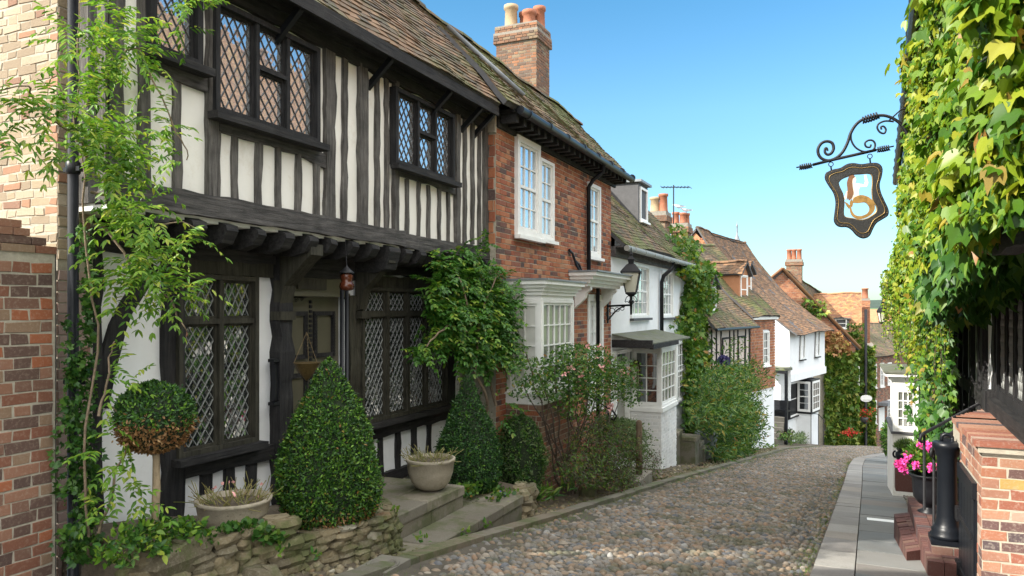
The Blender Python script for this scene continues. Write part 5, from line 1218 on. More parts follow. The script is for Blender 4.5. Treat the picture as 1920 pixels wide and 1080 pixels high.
def gull(x, y, d, face, lab):
    c = PT(x, y, d); m_ = MB(); L = .5
    pr = [(-.5, .01, .0), (-.38, .05, .01), (-.15, .10, 0), (.1, .12, .0), (.25, .085, .05), (.33, .06, .10), (.40, .055, .13), (.46, .03, .12), (.54, .008, .10)]
    ax = Vector((CA, SA, 0))*face
    m_.tube([c+ax*q*L+Vector((0, 0, h*L)) for q, r, h in pr], [r*L for q, r, h in pr], 8); g_ = m_.build('seagull', None, 'gull_white'); tag(g_, lab, 'bird')
    w_ = MB(); n = Vector((-SA, CA, 0))
    for sg in (-1, 1): w_.P([c+ax*.12*L+n*sg*.055+Vector((0, 0, .03)), c+ax*-.1*L+n*sg*.062+Vector((0, 0, .045)), c-ax*.52*L+n*sg*.02+Vector((0, 0, .015)), c-ax*.1*L+n*sg*.058-Vector((0, 0, .015))], [(0, 1, 2, 3)], raw=True)
    w_.v = w_.v; ww = w_.build('wings', g_, 'gull_grey'); lg = MB()
    for sg in (-1, 1): lg.tube([c+n*sg*.02-Vector((0, 0, .04)), c+n*sg*.02-Vector((0, 0, .12))], .005, 4)
    lg.build('legs', g_, 'terracotta')
gull(1273, 387, 30, -1, 'white gull standing on the left orange chimney pot'); gull(1287, 394, 30.1, -1, 'white gull crouching on the right orange chimney pots')

an4 = math.atan2(.7, 4.5); F4 = Fr(-4.05, 24.3, an4)          # facade of the pink house
e4 = -.60; L4 = 4.7
m_ = MB(F4); panel(m_, 0, L4, -5.6, e4, 0, [], thick=3.2); m_.build('wall', H4, 'plaster_pink')
for k in range(10):
    if k in (3, 7): continue
    timb('stud', (.25+k*.48, -2.9, .25+k*.48, e4-.05), .07, -.02, .03, 'timber_black', fr=F4, par=H4)
timb('bressummer', (0, -2.95, L4, -2.95), .14, -.02, .05, 'timber_black_h', fr=F4, par=H4)
for a in (1.35, 3.15): sash(H4, F4, a, a+.85, -2.2, -.95, .03, 3, 4, frame='timber_black', box=.05)
def fp(F_, a, o, z): return Vector(F_.p(a, o, z))
roof(H4, fp(F4, -.3, .30, e4-.02), fp(F4, L4, .30, e4-.02), fp(F4, -.3, -2.6, 2.35), fp(F4, L4, -2.6, 2.3), 'roof_brown', sag=.06)
def dormer(par, F_, a0, a1, o, z0, z1, cheek, rmat, zr=.45, back=2.0, frame='white_paint', gl='glass_sky'):
    m_ = MB(F_); m_.box(a0, a1, o-back, o, z0, z1); d_ = m_.build('dormer', par, cheek)
    am = (a0+a1)/2
    roof(d_, fp(F_, a0-.12, o+.15, z1-.03), fp(F_, a0-.12, o-back, z1-.03), fp(F_, am, o+.15, z1+zr), fp(F_, am, o-back, z1+zr), rmat, name='dormer_roof', ridge=False)
    roof(d_, fp(F_, a1+.12, o+.15, z1-.03), fp(F_, a1+.12, o-back, z1-.03), fp(F_, am, o+.15, z1+zr), fp(F_, am, o-back, z1+zr), rmat, name='dormer_roof', ridge=True)
    m_ = MB(F_); m_.P([(a0, o, z1), (a1, o, z1), (am, o, z1+zr)], [(0, 1, 2)]); m_.build('gable', d_, cheek)
    w_ = sash(par, F_, a0+.12, a1-.12, z0+.1, z1-.04, o+.02, 2, 3, box=.05, frame=frame, glass=gl, rec=.03); w_.parent = par
    return d_
dormer(H4, F4, .55, 1.55, -.25, -.35, .75, 'plaster_cool', 'roof_red')
m_ = MB(F4); m_.tube([fp(F4, -.3, .34, e4-.05), fp(F4, L4, .34, e4-.05)], .05, 8); m_.build('gutter', H4, 'black_paint')

H5 = thing('tile_hung_house', (-3.2, 30, gz(30)), 'red tile hung house with mossy roof and two dormers in mid street', 'house')
F5 = Fr(-3.35, 29.05, math.atan2(.62, 2.6)); e5 = -.25; L5 = 2.75
m_ = MB(F5); panel(m_, 0, L5, -5.9, e5, 0, [(1.35, 2.05, -2.2, -.85)], thick=3.4); m_.build('lower_wall', H5, 'plaster_cool')
m_ = MB(F5); bricks(m_, 0, L5, -3.1, e5-.1, .03, [(1.33, 2.07, -2.25, -.8)], mi=0, h=.11, bond='st', L=.165, prot=.02); m_.build('tile_hanging', H5, 'gable_tile')
sash(H5, F5, 1.35, 2.05, -2.2, -.85, .05, 2, 4, box=.06)
roof(H5, fp(F5, -.2, .25, e5), fp(F5, L5+.15, .25, e5), fp(F5, -.9, -2.7, 2.75), fp(F5, L5+.3, -2.7, 2.7), 'roof_moss', sag=.06)
m_ = MB(F5); m_.box(0, L5, .03, .18, e5-.14, e5-.03); m_.build('cornice', H5, 'white_paint')
dormer(H5, F5, .15, 1.1, -.45, .1, 1.35, 'gable_tile', 'roof_red', zr=.5); dormer(H5, F5, 1.55, 2.35, -.75, .35, 1.45, 'gable_tile', 'roof_red', zr=.45)

# white jettied house with the long roof
H6 = thing('white_jettied_house', (-2, 38, gz(38)), 'white house with leaning jettied front under a long sweeping brown roof', 'house')
O6 = PT(1480, 580, 34); u6 = (PT(1480+8, 580, 34)-O6); 
def cam2w(xc, d): return Vector((xc*CA-d*SA, xc*SA+d*CA, 0))
dirw = cam2w(.596, .803); an6 = math.atan2(dirw.x, dirw.y); F6 = Fr(O6.x, O6.y, an6); L6 = 6.2; e6 = -1.0; zg = gz(36)
zj = Z(761-5, O6.x, O6.y) if False else -3.2
m_ = MB(F6); panel(m_, 0, L6, zj, e6, 0, [], thick=4.2); m_.build('upper_wall', H6, 'plaster_cool')
m_ = MB(F6); panel(m_, .0, L6-.3, -8.2, zj, -.5, [], thick=3.5); m_.build('lower_wall', H6, 'plaster_cool')
m_ = MB(F6); m_.box(0, L6, -.5, .08, zj-.12, zj+.22); m_.build('jetty_cove', H6, 'plaster_cool')
m_ = MB(F6); m_.P([(0.01, 0, e6), (0.01, -4.5, 3.75), (0.01, -4.5, -5), (0.01, 0, -3)], [(0, 1, 2, 3)])
m_.P([(.01, -4.5, -5), (.01, -4.5, 3.75), (.01, -8.8, -1.0), (.01, -8.8, -5)], [(0, 1, 2, 3)]); m_.build('gable_wall', H6, 'plaster_cool')
# tile hung upper gable
m_ = MB(F6); m_.P([(-.015, -1.13, .2), (-.015, -4.5, 3.76), (-.015, -7.7, .2)], [(0, 1, 2)]); m_.build('gable_backing', H6, 'gable_tile')
m_ = MB(Fr(*F6.p(-.02, -8.6, 0)[:2], an6+math.pi/2)) if False else MB(Fr(*F6.p(-.02, -8.6, 0)[:2], an6+math.pi/2, 1))
m_.fr.p = lambda a, o, z: F6.p(-.03-o, -8.6+a, z)
bricks(m_, 0, 8.6, .2, 3.6, 0, mi=0, h=.11, bond='st', L=.165, prot=.025, lim=lambda z: (max(0, (z+1.0)/4.75*4.2-.0), min(8.6, 8.6-(z+1.0)/4.75*4.4))); m_.build('tile_hanging', H6, 'gable_tile')
roof(H6, fp(F6, -.12, .45, e6-.1), fp(F6, L6+.2, .45, e6-.1), fp(F6, -.12, -4.45, 3.95), fp(F6, L6+.6, -4.45, 3.75), 'roof_red', sag=.09, curl=.35, gauge=.11, tw=.18)
roof(H6, fp(F6, -.12, -8.9, -1), fp(F6, L6+.2, -8.9, -1), fp(F6, -.12, -4.45, 3.92), fp(F6, L6+.6, -4.45, 3.72), 'roof_red', name='rear_roof', gauge=.3, tw=.4, ridge=False)
for a in (1.55, 4.2):
    m_ = MB(F6); m_.P([(a+.62, .03, -2.42), (a+.86, .03, -2.42), (a+1.02, .03, -1.06), (a+.78, .03, -1.06)], [(0, 1, 2, 3)]); m_.P([(a-.06, .028, -2.42), (a+.06, .028, -2.42), (a+.2, .028, -1.06), (a+.1, .028, -1.06)], [(0, 1, 2, 3)]); m_.build('window_reveal', H6, 'black_paint')
    sash(H6, F6, a, a+.74, -2.38, -1.08, .06, 2, 4, box=.07, lean=.12, frame='white_paint', sill='timber_black_h')
F6b = Fr(*F6.p(0, -.5, 0)[:2], an6)
def a_on(F_, x, o=0, lo=-2, hi=12):
    k = (x-960)/F_PX; best = None
    for a in np.linspace(lo, hi, 1401):
        p = F_.p(a, o, 0); e_ = abs((p[0]*CA+p[1]*SA)/(-p[0]*SA+p[1]*CA)-k)
        if best is None or e_ < best[0]: best = (e_, a)
    return best[1]
def z_on(F_, y, a, o=0): p = F_.p(a, o, 0); return (HZ-y)/F_PX*(-p[0]*SA+p[1]*CA)
x0, x1 = a_on(F6b, 1476), a_on(F6b, 1493)
m_ = MB(F6b); m_.box(x0-.07, x1+.07, 0, .035, z_on(F6b, 788, x0), z_on(F6b, 716, x0)); m_.build('window_surround', H6, 'black_paint')
sash(H6, F6b, x0, x1, z_on(F6b, 784, x0), z_on(F6b, 719, x0), .07, 3, 4, box=.07, sill='timber_black_h')
bo = .75; x0, x1 = a_on(F6b, 1522, bo), a_on(F6b, 1537, bo); zb0, zb1 = z_on(F6b, 773, x0, bo), z_on(F6b, 716, x0, bo)
m_ = MB(F6b); m_.box(x0, x1, 0, bo, zb0-.10, zb0); m_.box(x0, x0+.09, 0, bo, zb0, zb1); m_.box(x1-.09, x1, 0, bo, zb0, zb1); m_.box(x0, x1, 0, bo, zb1, zb1+.08); m_.box(x0+.15, x1-.15, 0, bo-.12, zb0, zb1)
m_.build('bay_window', H6, 'black_paint')
m_ = MB(F6b); m_.box(x0+.05, x1-.05, 0, bo-.05, -8.2, zb0-.101); m_.build('bay_plinth', H6, 'plaster_cool')
sash(H6, F6b, x0+.08, x1-.08, zb0, zb1, bo+.02, 3, 4, box=.06, sill=False, rec=.0)
F6s = Fr(*F6b.p(x0, 0, 0)[:2], an6+math.pi/2); xx0 = x0; F6s.p = lambda a, o, z: F6b.p(xx0-o, a, z)
sash(H6, F6s, .08, bo-.06, zb0, zb1, .015, 1, 4, box=.07, sill=False, rec=.0)
# black gabled porch with bench and steps between the tile hung and the white house
PC = thing('entrance_porch', tuple(PT(1455, 760, 32.3)), 'dark open porch with black panelling above narrow steps before the white house', 'porch')
FP_ = Fr(O6.x, O6.y, an6-math.pi/2); 
kq = (1477-960)/F_PX; q0 = min(np.linspace(-2, 2, 801), key=lambda q: abs((lambda p: (p[0]*CA+p[1]*SA)/(-p[0]*SA+p[1]*CA)-kq)(F6.p(-.95, q, 0))))
FP_.p = lambda a, o, z: F6.p(-o-.05, q0+.1-a, z)     # a runs back from the corner, o towards the camera
m_ = MB(FP_); m_.box(.04, 1.25, .4, 1.0, -2.72, -2.60); m_.box(.2, 1.25, .0, .398, -2.72, -2.60); m_.build('roof', PC, 'mossy_lead')
m_ = MB(FP_); m_.box(.10, .22, .85, .97, -6.2, -2.72); m_.box(1.02, 1.12, .85, .97, -6.0, -2.72); m_.box(.22, 1.02, .86, .96, -2.86, -2.722); m_.build('frame', PC, 'black_paint')
m_ = MB(FP_); m_.box(.22, 1.4, .04, .08, -4.95, -4.15); m_.box(.22, 1.3, .08, .4, -4.62, -4.55); m_.build('bench', PC, 'black_paint')
m_ = MB(FP_); m_.box(.22, 1.4, .005, .035, -4.15, -2.72); m_.build('back_panel', PC, 'plaster_cool')
m_ = MB(FP_)
for k in range(5): m_.box(.24, 1.4, .45+.26*k, .45+.26*(k+1)-.003, -7.2, -4.85-.2*k)
m_.build('steps', PC, 'york_stone')
HR2 = thing('handrail', tuple(F6b.p(2.0, .8, -6)), 'thin grey iron handrail at the white jettied house bay', 'handrail')
m_ = MB(F6b)
for a, z in ((1.9, -4.9), (3.2, -5.1), (4.2, -5.5)): m_.tube([m_.fr.p(a, .95, -7), m_.fr.p(a, .95, z)], .02, 6)
m_.tube([m_.fr.p(1.9, .95, -4.9), m_.fr.p(3.2, .95, -5.1), m_.fr.p(4.2, .95, -5.5)], .02, 6); m_.build('rail', HR2, 'iron')
foliage('low_shrub', 'reddish green low shrub at the foot of the narrow porch steps', 'bush', [(1480, 818, 15, 14, -2.6, .12, 1800)], ['purple_leaf', 'shrub_leaf'], .12, mi_p=.6)
foliage('lavender', 'grey green lavender clump below the white jettied house', 'plant', [(1512, 822, 22, 12, -2.0, .12, 2400)], ['sage_leaf'], .12, tm=NARROW, up=.7)
foliage('ground_plants', 'bright green low plants along the foot of the porch steps', 'plant', [(1445, 838, 14, 6, -2.8, .1, 160), (1495, 834, 16, 7, -2.3, .1, 200)], ['ivy_mid', 'grass_blade'], .10, mi_p=.4, up=.6)
m_ = MB(); p = PTT(1357, 677, -3.5); m_.lathe(p, [(.01, 0), (.13, .05), (.17, .14), (.13, .24), (.02, .28)], 14); m_.build('x', None, 'violet_petal'); bpy.data.objects.remove(bpy.data.objects['x'])
FBk = thing('flower_ball', p, 'round ball of purple flowers hanging before the pink house', 'hanging basket')
leaves('flowers', FBk, np.array(p)+rv(900)*.16, rv(900), rv(900), .05, PETAL, 'violet_petal'); m_ = MB(); m_.tube([p, p+Vector((-.3, 0, .4)), p+Vector((-.7, 0, .45))], .01, 5); m_.build('bracket', FBk, 'iron')

# ivy covered house with brick gable
H7 = thing('ivy_covered_house', tuple(PT(1570, 800, 43)), 'ivy covered house with an orange brick gable and mossy roof down the street', 'house')
dg = 44; a7, b7 = PT(1396, 580, dg), PT(1604, 580, dg); an7 = math.atan2(b7.x-a7.x, b7.y-a7.y); F7 = Fr(a7.x, a7.y, an7); w7 = (b7.xy-a7.xy).length
zap = PT(1465, 504, dg).z; zev = PT(1602, 648, dg).z; am = (PT(1465, 580, dg).xy-a7.xy).length
m_ = MB(F7); m_.P([(0, 0, -9), (w7, 0, -9), (w7, 0, zev-.1), (am, 0, zap-.1), (0, 0, zap-1.9)], [(0, 1, 2, 3, 4)], 0)
bricks(m_, 0, w7, -2.5, zap-.1, 0, mi=1, h=.10, bond='st', L=.2, lim=lambda z: (max(0, am-(zap-z)*1.0), min(w7, am+(w7-am)*(zap-.12-z)/(zap-zev)))); m_.build('gable_wall', H7, ['mortar', 'gable_tile'])
bk = 9.0
def f7(a, o, z): return fp(F7, a, o, z)
rd = PT(1540, 548, dg+9); 
roof(H7, f7(w7+.2, .15, zev-.2), f7(w7-.5, -8, zev-.4), f7(am, .15, zap), rd, 'roof_moss', sag=.06, gauge=.12, tw=.2)
roof(H7, f7(0-.4, .15, zap-2.2), f7(0, -8, zap-2.2), f7(am, .15, zap-.03), rd-Vector((0, 0, .03)), 'roof_red', name='rear_roof', sag=.06, gauge=.2, tw=.3, ridge=False)
m_ = MB(F7); m_.tube([f7(am, .2, zap+.02), f7(w7+.2, .2, zev-.15)], .09, 6); m_.tube([f7(am, .2, zap+.02), f7(0, .2, zap-1.8)], .09, 6); m_.build('verge', H7, 'roof_orange')
m_ = MB(F7); m_.box(.05, w7-.05, -8, -.05, -9, zev-.3); m_.build('rear_wall', H7, 'mortar')
ck, zt, fr, w = chimney_at(H7, 1474, 1503, 0, 487, 560, 45, .9)
for q in (.15, .42, .72): pot(ck, fr, q, -.35, zt, .14, .62)
foliage('wall_ivy', 'green and russet creeper over the gable and front of the ivy covered house', 'climber', [], ['far_ivy'], .1) if False else None
def ivyface(name, lab, F_, regs, mats, size, out, mi_p=.3, loc=None):
    Pn, Mi = [], []
    for a0, a1, z0, z1, n, mi in regs:
        for _ in range(n):
            a, z = R(a0, a1), R(z0, z1)
            Pn.append(F_.p(a, .06+abs(rng.normal())*.12+.15*max(0, math.sin(a*2.3)*math.sin(z*2.9)), z)); Mi.append(mi)
    Pn = np.array(Pn); n = len(Pn); o_ = thing(name, loc or tuple(Pn[0]), lab, 'climber')
    leaves('leaves', o_, Pn, rv(n)*.8+np.array(out)+np.array([0, 0, -.6]), rv(n)*.7+np.array(out), size*rng.uniform(.6, 1.3, n), IVY, mats, np.array(Mi)); return o_
ot = (F7.p(0, 1, 0)[0]-F7.p(0, 0, 0)[0], F7.p(0, 1, 0)[1]-F7.p(0, 0, 0)[1], 0)
ax_ = lambda x: (PT(x, 580, dg).xy-a7.xy).length
zy = lambda y: PT(1500, y, dg).z
ivyface('creeper', 'green and russet creeper spreading over the brick gable wall down the street', F7,
        [(ax_(1545), w7, -8, zy(690), 2600, 0), (ax_(1545), ax_(1590), zy(665), zy(640), 330, 1), (ax_(1545), ax_(1575), zy(640), zy(622), 140, 1), (ax_(1500), ax_(1545), zy(600), zy(560), 90, 0), (ax_(1545), w7, zy(690), zy(660), 500, 0), (ax_(1545), ax_(1600), zy(720), zy(680), 400, 0)], ['far_ivy', 'red_ivy'], .24, ot)
H7b = thing('ivy_cottage', tuple(PT(1600, 800, 48)), 'cottage with bright orange tiled roof, white dormer and creeper clad front', 'house')
db = 48; a8 = PT(1560, 580, db); b8 = PT(1640, 580, db-1); an8 = math.atan2(b8.x-a8.x, b8.y-a8.y); F8 = Fr(a8.x, a8.y, an8); w8 = (b8.xy-a8.xy).length
zr8, ze8 = 1.0, -2.5
m_ = MB(F8); m_.box(-1, w8, -5, 0, -11, ze8+.2); m_.build('wall', H7b, 'mortar')
roof(H7b, fp(F8, -2.4, .3, ze8), fp(F8, w8*.72, .3, ze8), fp(F8, -1.4, -2.9, zr8+.05), fp(F8, w8*.72, -2.9, zr8+.1), 'roof_orange', sag=.06, gauge=.12, tw=.2)
m_ = MB(F8); q = w8*.72; m_.P([(q, 0, ze8), (q, -2.9, zr8), (q, -5.5, ze8), (q, -5.5, -9), (q, 0, -9)], [(0, 1, 2, 3, 4)]); m_.build('gable_wall', H7b, 'gable_tile')
dormer(H7b, F8, .05, 1.0, -.9, -1.35, -.55, 'slate_board', 'roof_orange', zr=.05, back=1.4)
ck, zt, fr, w = chimney_at(H7b, 1613, 1631, 0, 560, 660, 51, .9, 'gable_tile', cap=.02); pot(ck, fr, .3, -.4, zt, .2, .7)
ot8 = (F8.p(0, 1, 0)[0]-F8.p(0, 0, 0)[0], F8.p(0, 1, 0)[1]-F8.p(0, 0, 0)[1], 0)
ivyface('creeper', 'thick green creeper curtain over the front of the orange roofed cottage', F8, [(.9, w8, -10, ze8+.2, 3600, 0), (.9, 1.9, ze8, -.9, 160, 0)], ['far_ivy'], .22, ot8)
sash(H7b, F8, 1.15, 1.6, -4.9, -3.6, .5, 1, 2, box=.06, sill=False)
m_ = MB(F8); m_.box(.95, 1.3, .30, .38, -9.2, -6.5); m_.build('door', H7b, 'white_paint')
m_ = MB(F8); m_.tube([fp(F8, 1.95, .55, -10), fp(F8, 1.95, .55, 0)], .085, 8); tag(m_.build('telegraph_pole', None, 'black_paint'), 'tall thin black pole in front of the creeper covered cottage', 'pole')
SG = thing('oval_sign', tuple(PT(1624, 747, 46)), 'plain white oval hanging sign near the creeper covered cottage', 'sign')
c = PT(1624, 747, 46); ax = Vector((CA, SA, 0)); m_ = MB(); n = 24; nv = Vector((-SA, CA, 0))*.03
m_.P([c+ax*.36*math.cos(k*6.283/n)+Vector((0, 0, .21*math.sin(k*6.283/n)))+sg*nv for sg in (-1, 1) for k in range(n)], [tuple(range(n)), tuple(range(2*n-1, n-1, -1))]+[(k, (k+1) % n, n+(k+1) % n, n+k) for k in range(n)], raw=True); m_.build('board', SG, 'white_paint')
m_ = MB(); m_.tube([c+Vector((0, 0, .21)), c+Vector((0, 0, .3)), c+Vector((0, 0, .3))-ax*.5], .015, 5); m_.build('bracket', SG, 'iron')
m_ = MB()
for k in range(6): m_.tube([c+ax*(-.20+.08*k)-nv*1.2+Vector((0, 0, -.10)), c+ax*(-.16+.08*k)-nv*1.2+Vector((0, 0, -.10))], .012, 4)
m_.build('lettering', SG, 'iron')
def flowerpot_far(x, y, d, rx, ry, lab, mat='red_petal', base=None):
    c = PT(x, y, d); o_ = thing('flower_basket', c, lab, 'flowers'); n = 420; k = d/1400
    P_ = np.array(c)+rng.normal(size=(n, 1))*.5*rx*k*np.array([[CA, SA, 0]])+rng.normal(size=(n, 1))*.5*ry*k*np.array([[0, 0, 1.]])+rng.normal(size=(n, 3))*.08
    leaves('flowers', o_, P_[:200], rv(200), rv(200), .09, PETAL, mat); leaves('leaves', o_, P_-np.array([0, 0, .1]), rv(n), rv(n), .10, OVAL, 'ivy_mid')
    if base: m_ = MB(); m_.lathe((c.x, c.y, c.z-.5), [(.12, 0), (.22, .15), (.25, .3), (.2, .3)], 12); m_.build('bowl', o_, 'slate_board')
flowerpot_far(1620, 776, 45, 16, 9, 'red geraniums in a hanging basket under the oval sign', base=1)
flowerpot_far(1594, 812, 42, 15, 6, 'red flowers in a border at the foot of the creeper wall')
foliage('low_shrub', 'dark green shrubs at the foot of the creeper covered wall', 'bush', [(1565, 815, 20, 20, -.2, .2, 10)], ['ivy_dark'], .15) if False else None

# brick town house closing the view
H8 = thing('brick_town_house', tuple(PT(1660, 800, 56)), 'plum brick town house with white arched sash windows at the end of the street', 'house')
a9, b9 = PT(1628, 580, 54), PT(1728, 580, 62); an9 = math.atan2(b9.x-a9.x, b9.y-a9.y); F9 = Fr(a9.x, a9.y, an9); w9 = (b9.xy-a9.xy).length
def a_at(x):   # along-coordinate on F9 seen at pixel column x
    k = (x-960)/F_PX; best = min(((abs((p[0]*CA+p[1]*SA)/(-p[0]*SA+p[1]*CA)-k), a) for a in np.linspace(-1, w9+1, 500) for p in [F9.p(a, 0, 0)])); return best[1]
def z_at(y, a): p = F9.p(a, 0, 0); return (HZ-y)/F_PX*(-p[0]*SA+p[1]*CA)
hs = []
for x0, x1, y0, y1 in ((1636, 1643, 683, 728), (1650, 1657, 681, 726), (1664, 1671, 680, 722), (1636, 1643, 752, 796), (1663, 1671, 750, 786)):
    a0, a1 = a_at(x0), a_at(x1); hs.append((a0, a1, z_at(y1, a0), z_at(y0, a0)))
ze9 = z_at(667, 2)
m_ = MB(F9); panel(m_, 0, w9, -13, ze9, 0, hs, thick=2.6); bricks(m_, 0, w9, -11, ze9, 0, hs, h=.09, bond='st'); m_.build('wall', H8, ['mortar_grey', 'garden_brick'])
for h in hs: sash(H8, F9, *h, .03, 2, 4, box=.10, glass='glass_light')
roof(H8, fp(F9, -.5, .3, ze9), fp(F9, w9, .3, ze9), fp(F9, -.5, -2.6, ze9+2.3), fp(F9, w9, -2.6, ze9+2.3), 'roof_brown', sag=.05, gauge=.15, tw=.22)
dormer(H8, F9, a_at(1640), a_at(1659), -1.6, z_at(632, 2)+.1, z_at(607, 2), 'plaster_pink', 'lead_sheet', zr=.06, back=2)
m_ = MB(F9); a0, a1 = a_at(1647), a_at(1657); m_.box(a0, a1, .0, .06, z_at(808, 2), z_at(765, 2)); m_.build('door', H8, 'white_paint')
m_ = MB(F9); m_.box(a_at(1646), a_at(1662), 0, .7, z_at(760, 2), z_at(754, 2)); m_.build('door_hood', H8, 'lead_sheet')
fe = thing('iron_railings', tuple(F9.p(a_at(1650), 2.2, -9.5)), 'black iron railings before the plum brick town house', 'fence'); m_ = MB(F9)
zf = z_at(803, 2)*.965
for k in range(16): a = a_at(1642)+k*.17; m_.tube([F9.p(a, 2.0, zf-1.2), F9.p(a, 2.0, zf+.05)], .02, 5)
m_.tube([F9.p(a_at(1642), 2.0, zf-.1), F9.p(a_at(1642)+2.6, 2.0, zf-.1)], .02, 5); m_.build('bars', fe, 'iron')
# church finial
p0, p1 = PT(1382, 470, 60), PT(1382, 415, 60); m_ = MB(); m_.lathe((p0.x, p0.y, p0.z), [(.55, -1), (.5, 0), (.28, .7), (.07, 1.3), (.05, 1.9), (.10, 2.0), (.04, 2.1), (.015, p1.z-p0.z)], 8); tag(m_.build('spire', None, 'lead_sheet'), 'slender pale spire tip behind the long sweeping roof', 'spire')
# town on the far hillside
for k, (x, y, d, w, mt) in enumerate(((1640, 600, 380, 9, 'roof_red'), (1648, 590, 470, 12, 'roof_orange'), (1656, 602, 400, 8, 'roof_red'), (1662, 592, 480, 10, 'roof_orange'), (1636, 589, 520, 13, 'roof_red'), (1669, 600, 420, 9, 'roof_orange'), (1652, 608, 360, 7, 'roof_orange'), (1675, 594, 460, 12, 'roof_red'))):
    c = PT(x, y, d); dirs = ('pale cottage roof lowest on the far hillside', 'orange roofed terrace on the far hillside', 'small red roofed house right of the first far cottage', 'orange roofed house high on the far hillside', 'wide red roofed house beneath the wooded ridge', 'orange roofed house at the right of the far group', 'tiny orange roofed cottage at the bottom of the far group', 'red roofed house furthest right among the far roofs')
    o_ = thing('far_house', c, dirs[k], 'house', 'houses on the far hillside'); F_ = Fr(c.x, c.y, math.pi/2-A)
    m_ = MB(F_); zb_ = gz(c.y)-3; m_.box(-w/2, w/2, -6, 0, zb_, c.z); m_.build('wall', o_, 'plaster_pink')
    m_ = MB(F_); m_.P([(-w/2-.4, .5, c.z), (w/2+.4, .5, c.z), (w/2+.4, -3, c.z+3.2), (-w/2-.4, -3, c.z+3.2), (-w/2-.4, -6.5, c.z), (w/2+.4, -6.5, c.z)], [(0, 1, 2, 3), (3, 2, 5, 4), (0, 3, 4), (1, 5, 2)]); m_.build('roof', o_, 'gable_tile')
# ================================================================ right hand side
FRt = Fr(1.25, 7.5, math.radians(2), -1, 7.5)          # a ~ distance along the street, o towards the street
def fr_(a, o, z): return Vector(FRt.p(a, o, z))
HRt = thing('ivy_clad_house', (2, 9, gz(9)), 'ivy clad black and white timbered house on the right with jettied upper floor', 'house')
m_ = MB(FRt); panel(m_, 2.0, 19, -4.2, .35, 0, [(2.9, 8.0, -.88, .55)], depth=.12, thick=.3); m_.build('lower_wall', HRt, 'plaster_cool')
m_ = MB(FRt); m_.box(2.0, 18, 0, .38, .35, .45); m_.box(2.0, 18, -.3, .38, .451, 2.62); m_.build('upper_wall', HRt, 'plaster')
timb('bressummer', (2.0, .38, 18, .38), .20, .36, .46, 'timber_black_h', fr=FRt, par=HRt)
timb('wall_plate', (2.0, .22, 18, .22), .2, -.02, .06, 'timber_black_h', fr=FRt, par=HRt)
for a in (8.12, 9.0, 9.35, 10.1, 10.9, 11.6, 12.3, 13.1, 14.0, 14.9, 15.8): timb('post', (a, -3.0, a, .3), .17, -.02, .05, 'timber_black', fr=FRt, par=HRt)
for a in np.arange(2.2, 17.8, .42): timb('stud', (a, .5, a, 2.6), .15, .36, .41, 'timber_black', fr=FRt, par=HRt)
timb('sill_rail', (8.1, -.90, 16, -.95), .16, -.02, .05, 'timber_black_h', fr=FRt, par=HRt)
timb('bracket', (8.12, -.75, 8.12, -.95), .22, .02, .12, 'timber_black', fr=FRt, par=HRt)
for k, (a0, a1) in enumerate(((5.6, 8.0), (2.9, 5.5))):
    leaded(HRt, FRt, a0, a1, -.80, .60, .02, [0, .2, .4, .6, .8, 1], frame='timber_black', transom=[(None, .18)], box=.08, mull=.08, glass='glass', rec=.0)
m_ = MB(FRt); m_.box(2.8, 8.15, -.02, .10, -.93, -.82); m_.build('sill_board', HRt, 'timber_black_h')
er = 2.78
roof(HRt, fr_(2, .60, er), fr_(17.2, .60, er-.05), fr_(2, -2.4, 6.2), fr_(17.2, -2.4, 6.1), 'roof_orange', sag=.06)
m_ = MB(FRt); m_.box(2, 17.2, .36, .60, 2.64, 2.70); m_.box(2, 17.2, .60, .63, 2.58, 2.72); m_.build('eaves_board', HRt, 'black_paint')
m_ = MB(); m_.tube([fr_(2, .70, 2.66), fr_(17.2, .70, 2.60)], .055, 10)
for k in range(17): m_.tube([fr_(3+k*.85, .70, 2.66), fr_(3.04+k*.85, .70, 2.66)], .066, 10)
for k in range(16):
    m_.box(0, 0, 0, 0, 0, 0) if False else m_.tube([fr_(3.4+k*.85, .68, 2.62), fr_(3.4+k*.85, .42, 2.50)], .012, 5)
m_.build('gutter', HRt, 'black_paint')
m_ = MB(FRt); m_.box(2, 18, -5, -.31, -4.2, 2.6); m_.build('rear_wall', HRt, 'mortar')
m_ = MB(); m_.tube([fr_(16.6, .45, 2.4), fr_(16.6, .45, -3.5)], .05, 8); m_.build('downpipe', HRt, 'black_paint')

# boston ivy over the upper floor: clumps of overlapping leaves hanging outwards
def ivy_right(n, a0, a1, z0, z1, o0, size, thick=.10):
    aa = a0+(a1-a0)*rng.uniform(0, 1, n)**1.15; zz = rng.uniform(z0, z1, n)
    bul = .10*np.sin(aa*1.9+zz*1.3)+.08*np.sin(aa*4.1-zz*3.7)+.05*np.sin(aa*9+zz*8)
    hol = (np.sin(aa*3.3+1)*np.sin(zz*5.1+aa)+.7*np.sin(aa*7.7)*np.sin(zz*9.1)) ; keep = hol+rng.normal(size=n)*.35 > -1.0
    aa, zz, bul = aa[keep], zz[keep], bul[keep]; n = len(aa)
    oo = o0+bul*.8+rng.normal(size=n)*thick*.5+np.clip((1.5-zz)/1.2, 0, 1)*np.clip((aa-11)/5, 0, 1)*.24
    P_ = np.array([FRt.p(a, o, z) for a, o, z in zip(aa, oo, zz)])
    D = np.tile([-.35, -.25, -.85], (n, 1))+rv(n)*.65; Nn = np.tile([-.75, -.35, .6], (n, 1))+rv(n)*.75
    return P_, D, Nn, size*rng.uniform(.55, 1.25, n), rng.uniform(size=n)
IV = thing('boston_ivy', (1, 9, gz(9)), 'huge sunlit yellow green boston ivy cascading over the upper floor of the right hand house', 'climber')
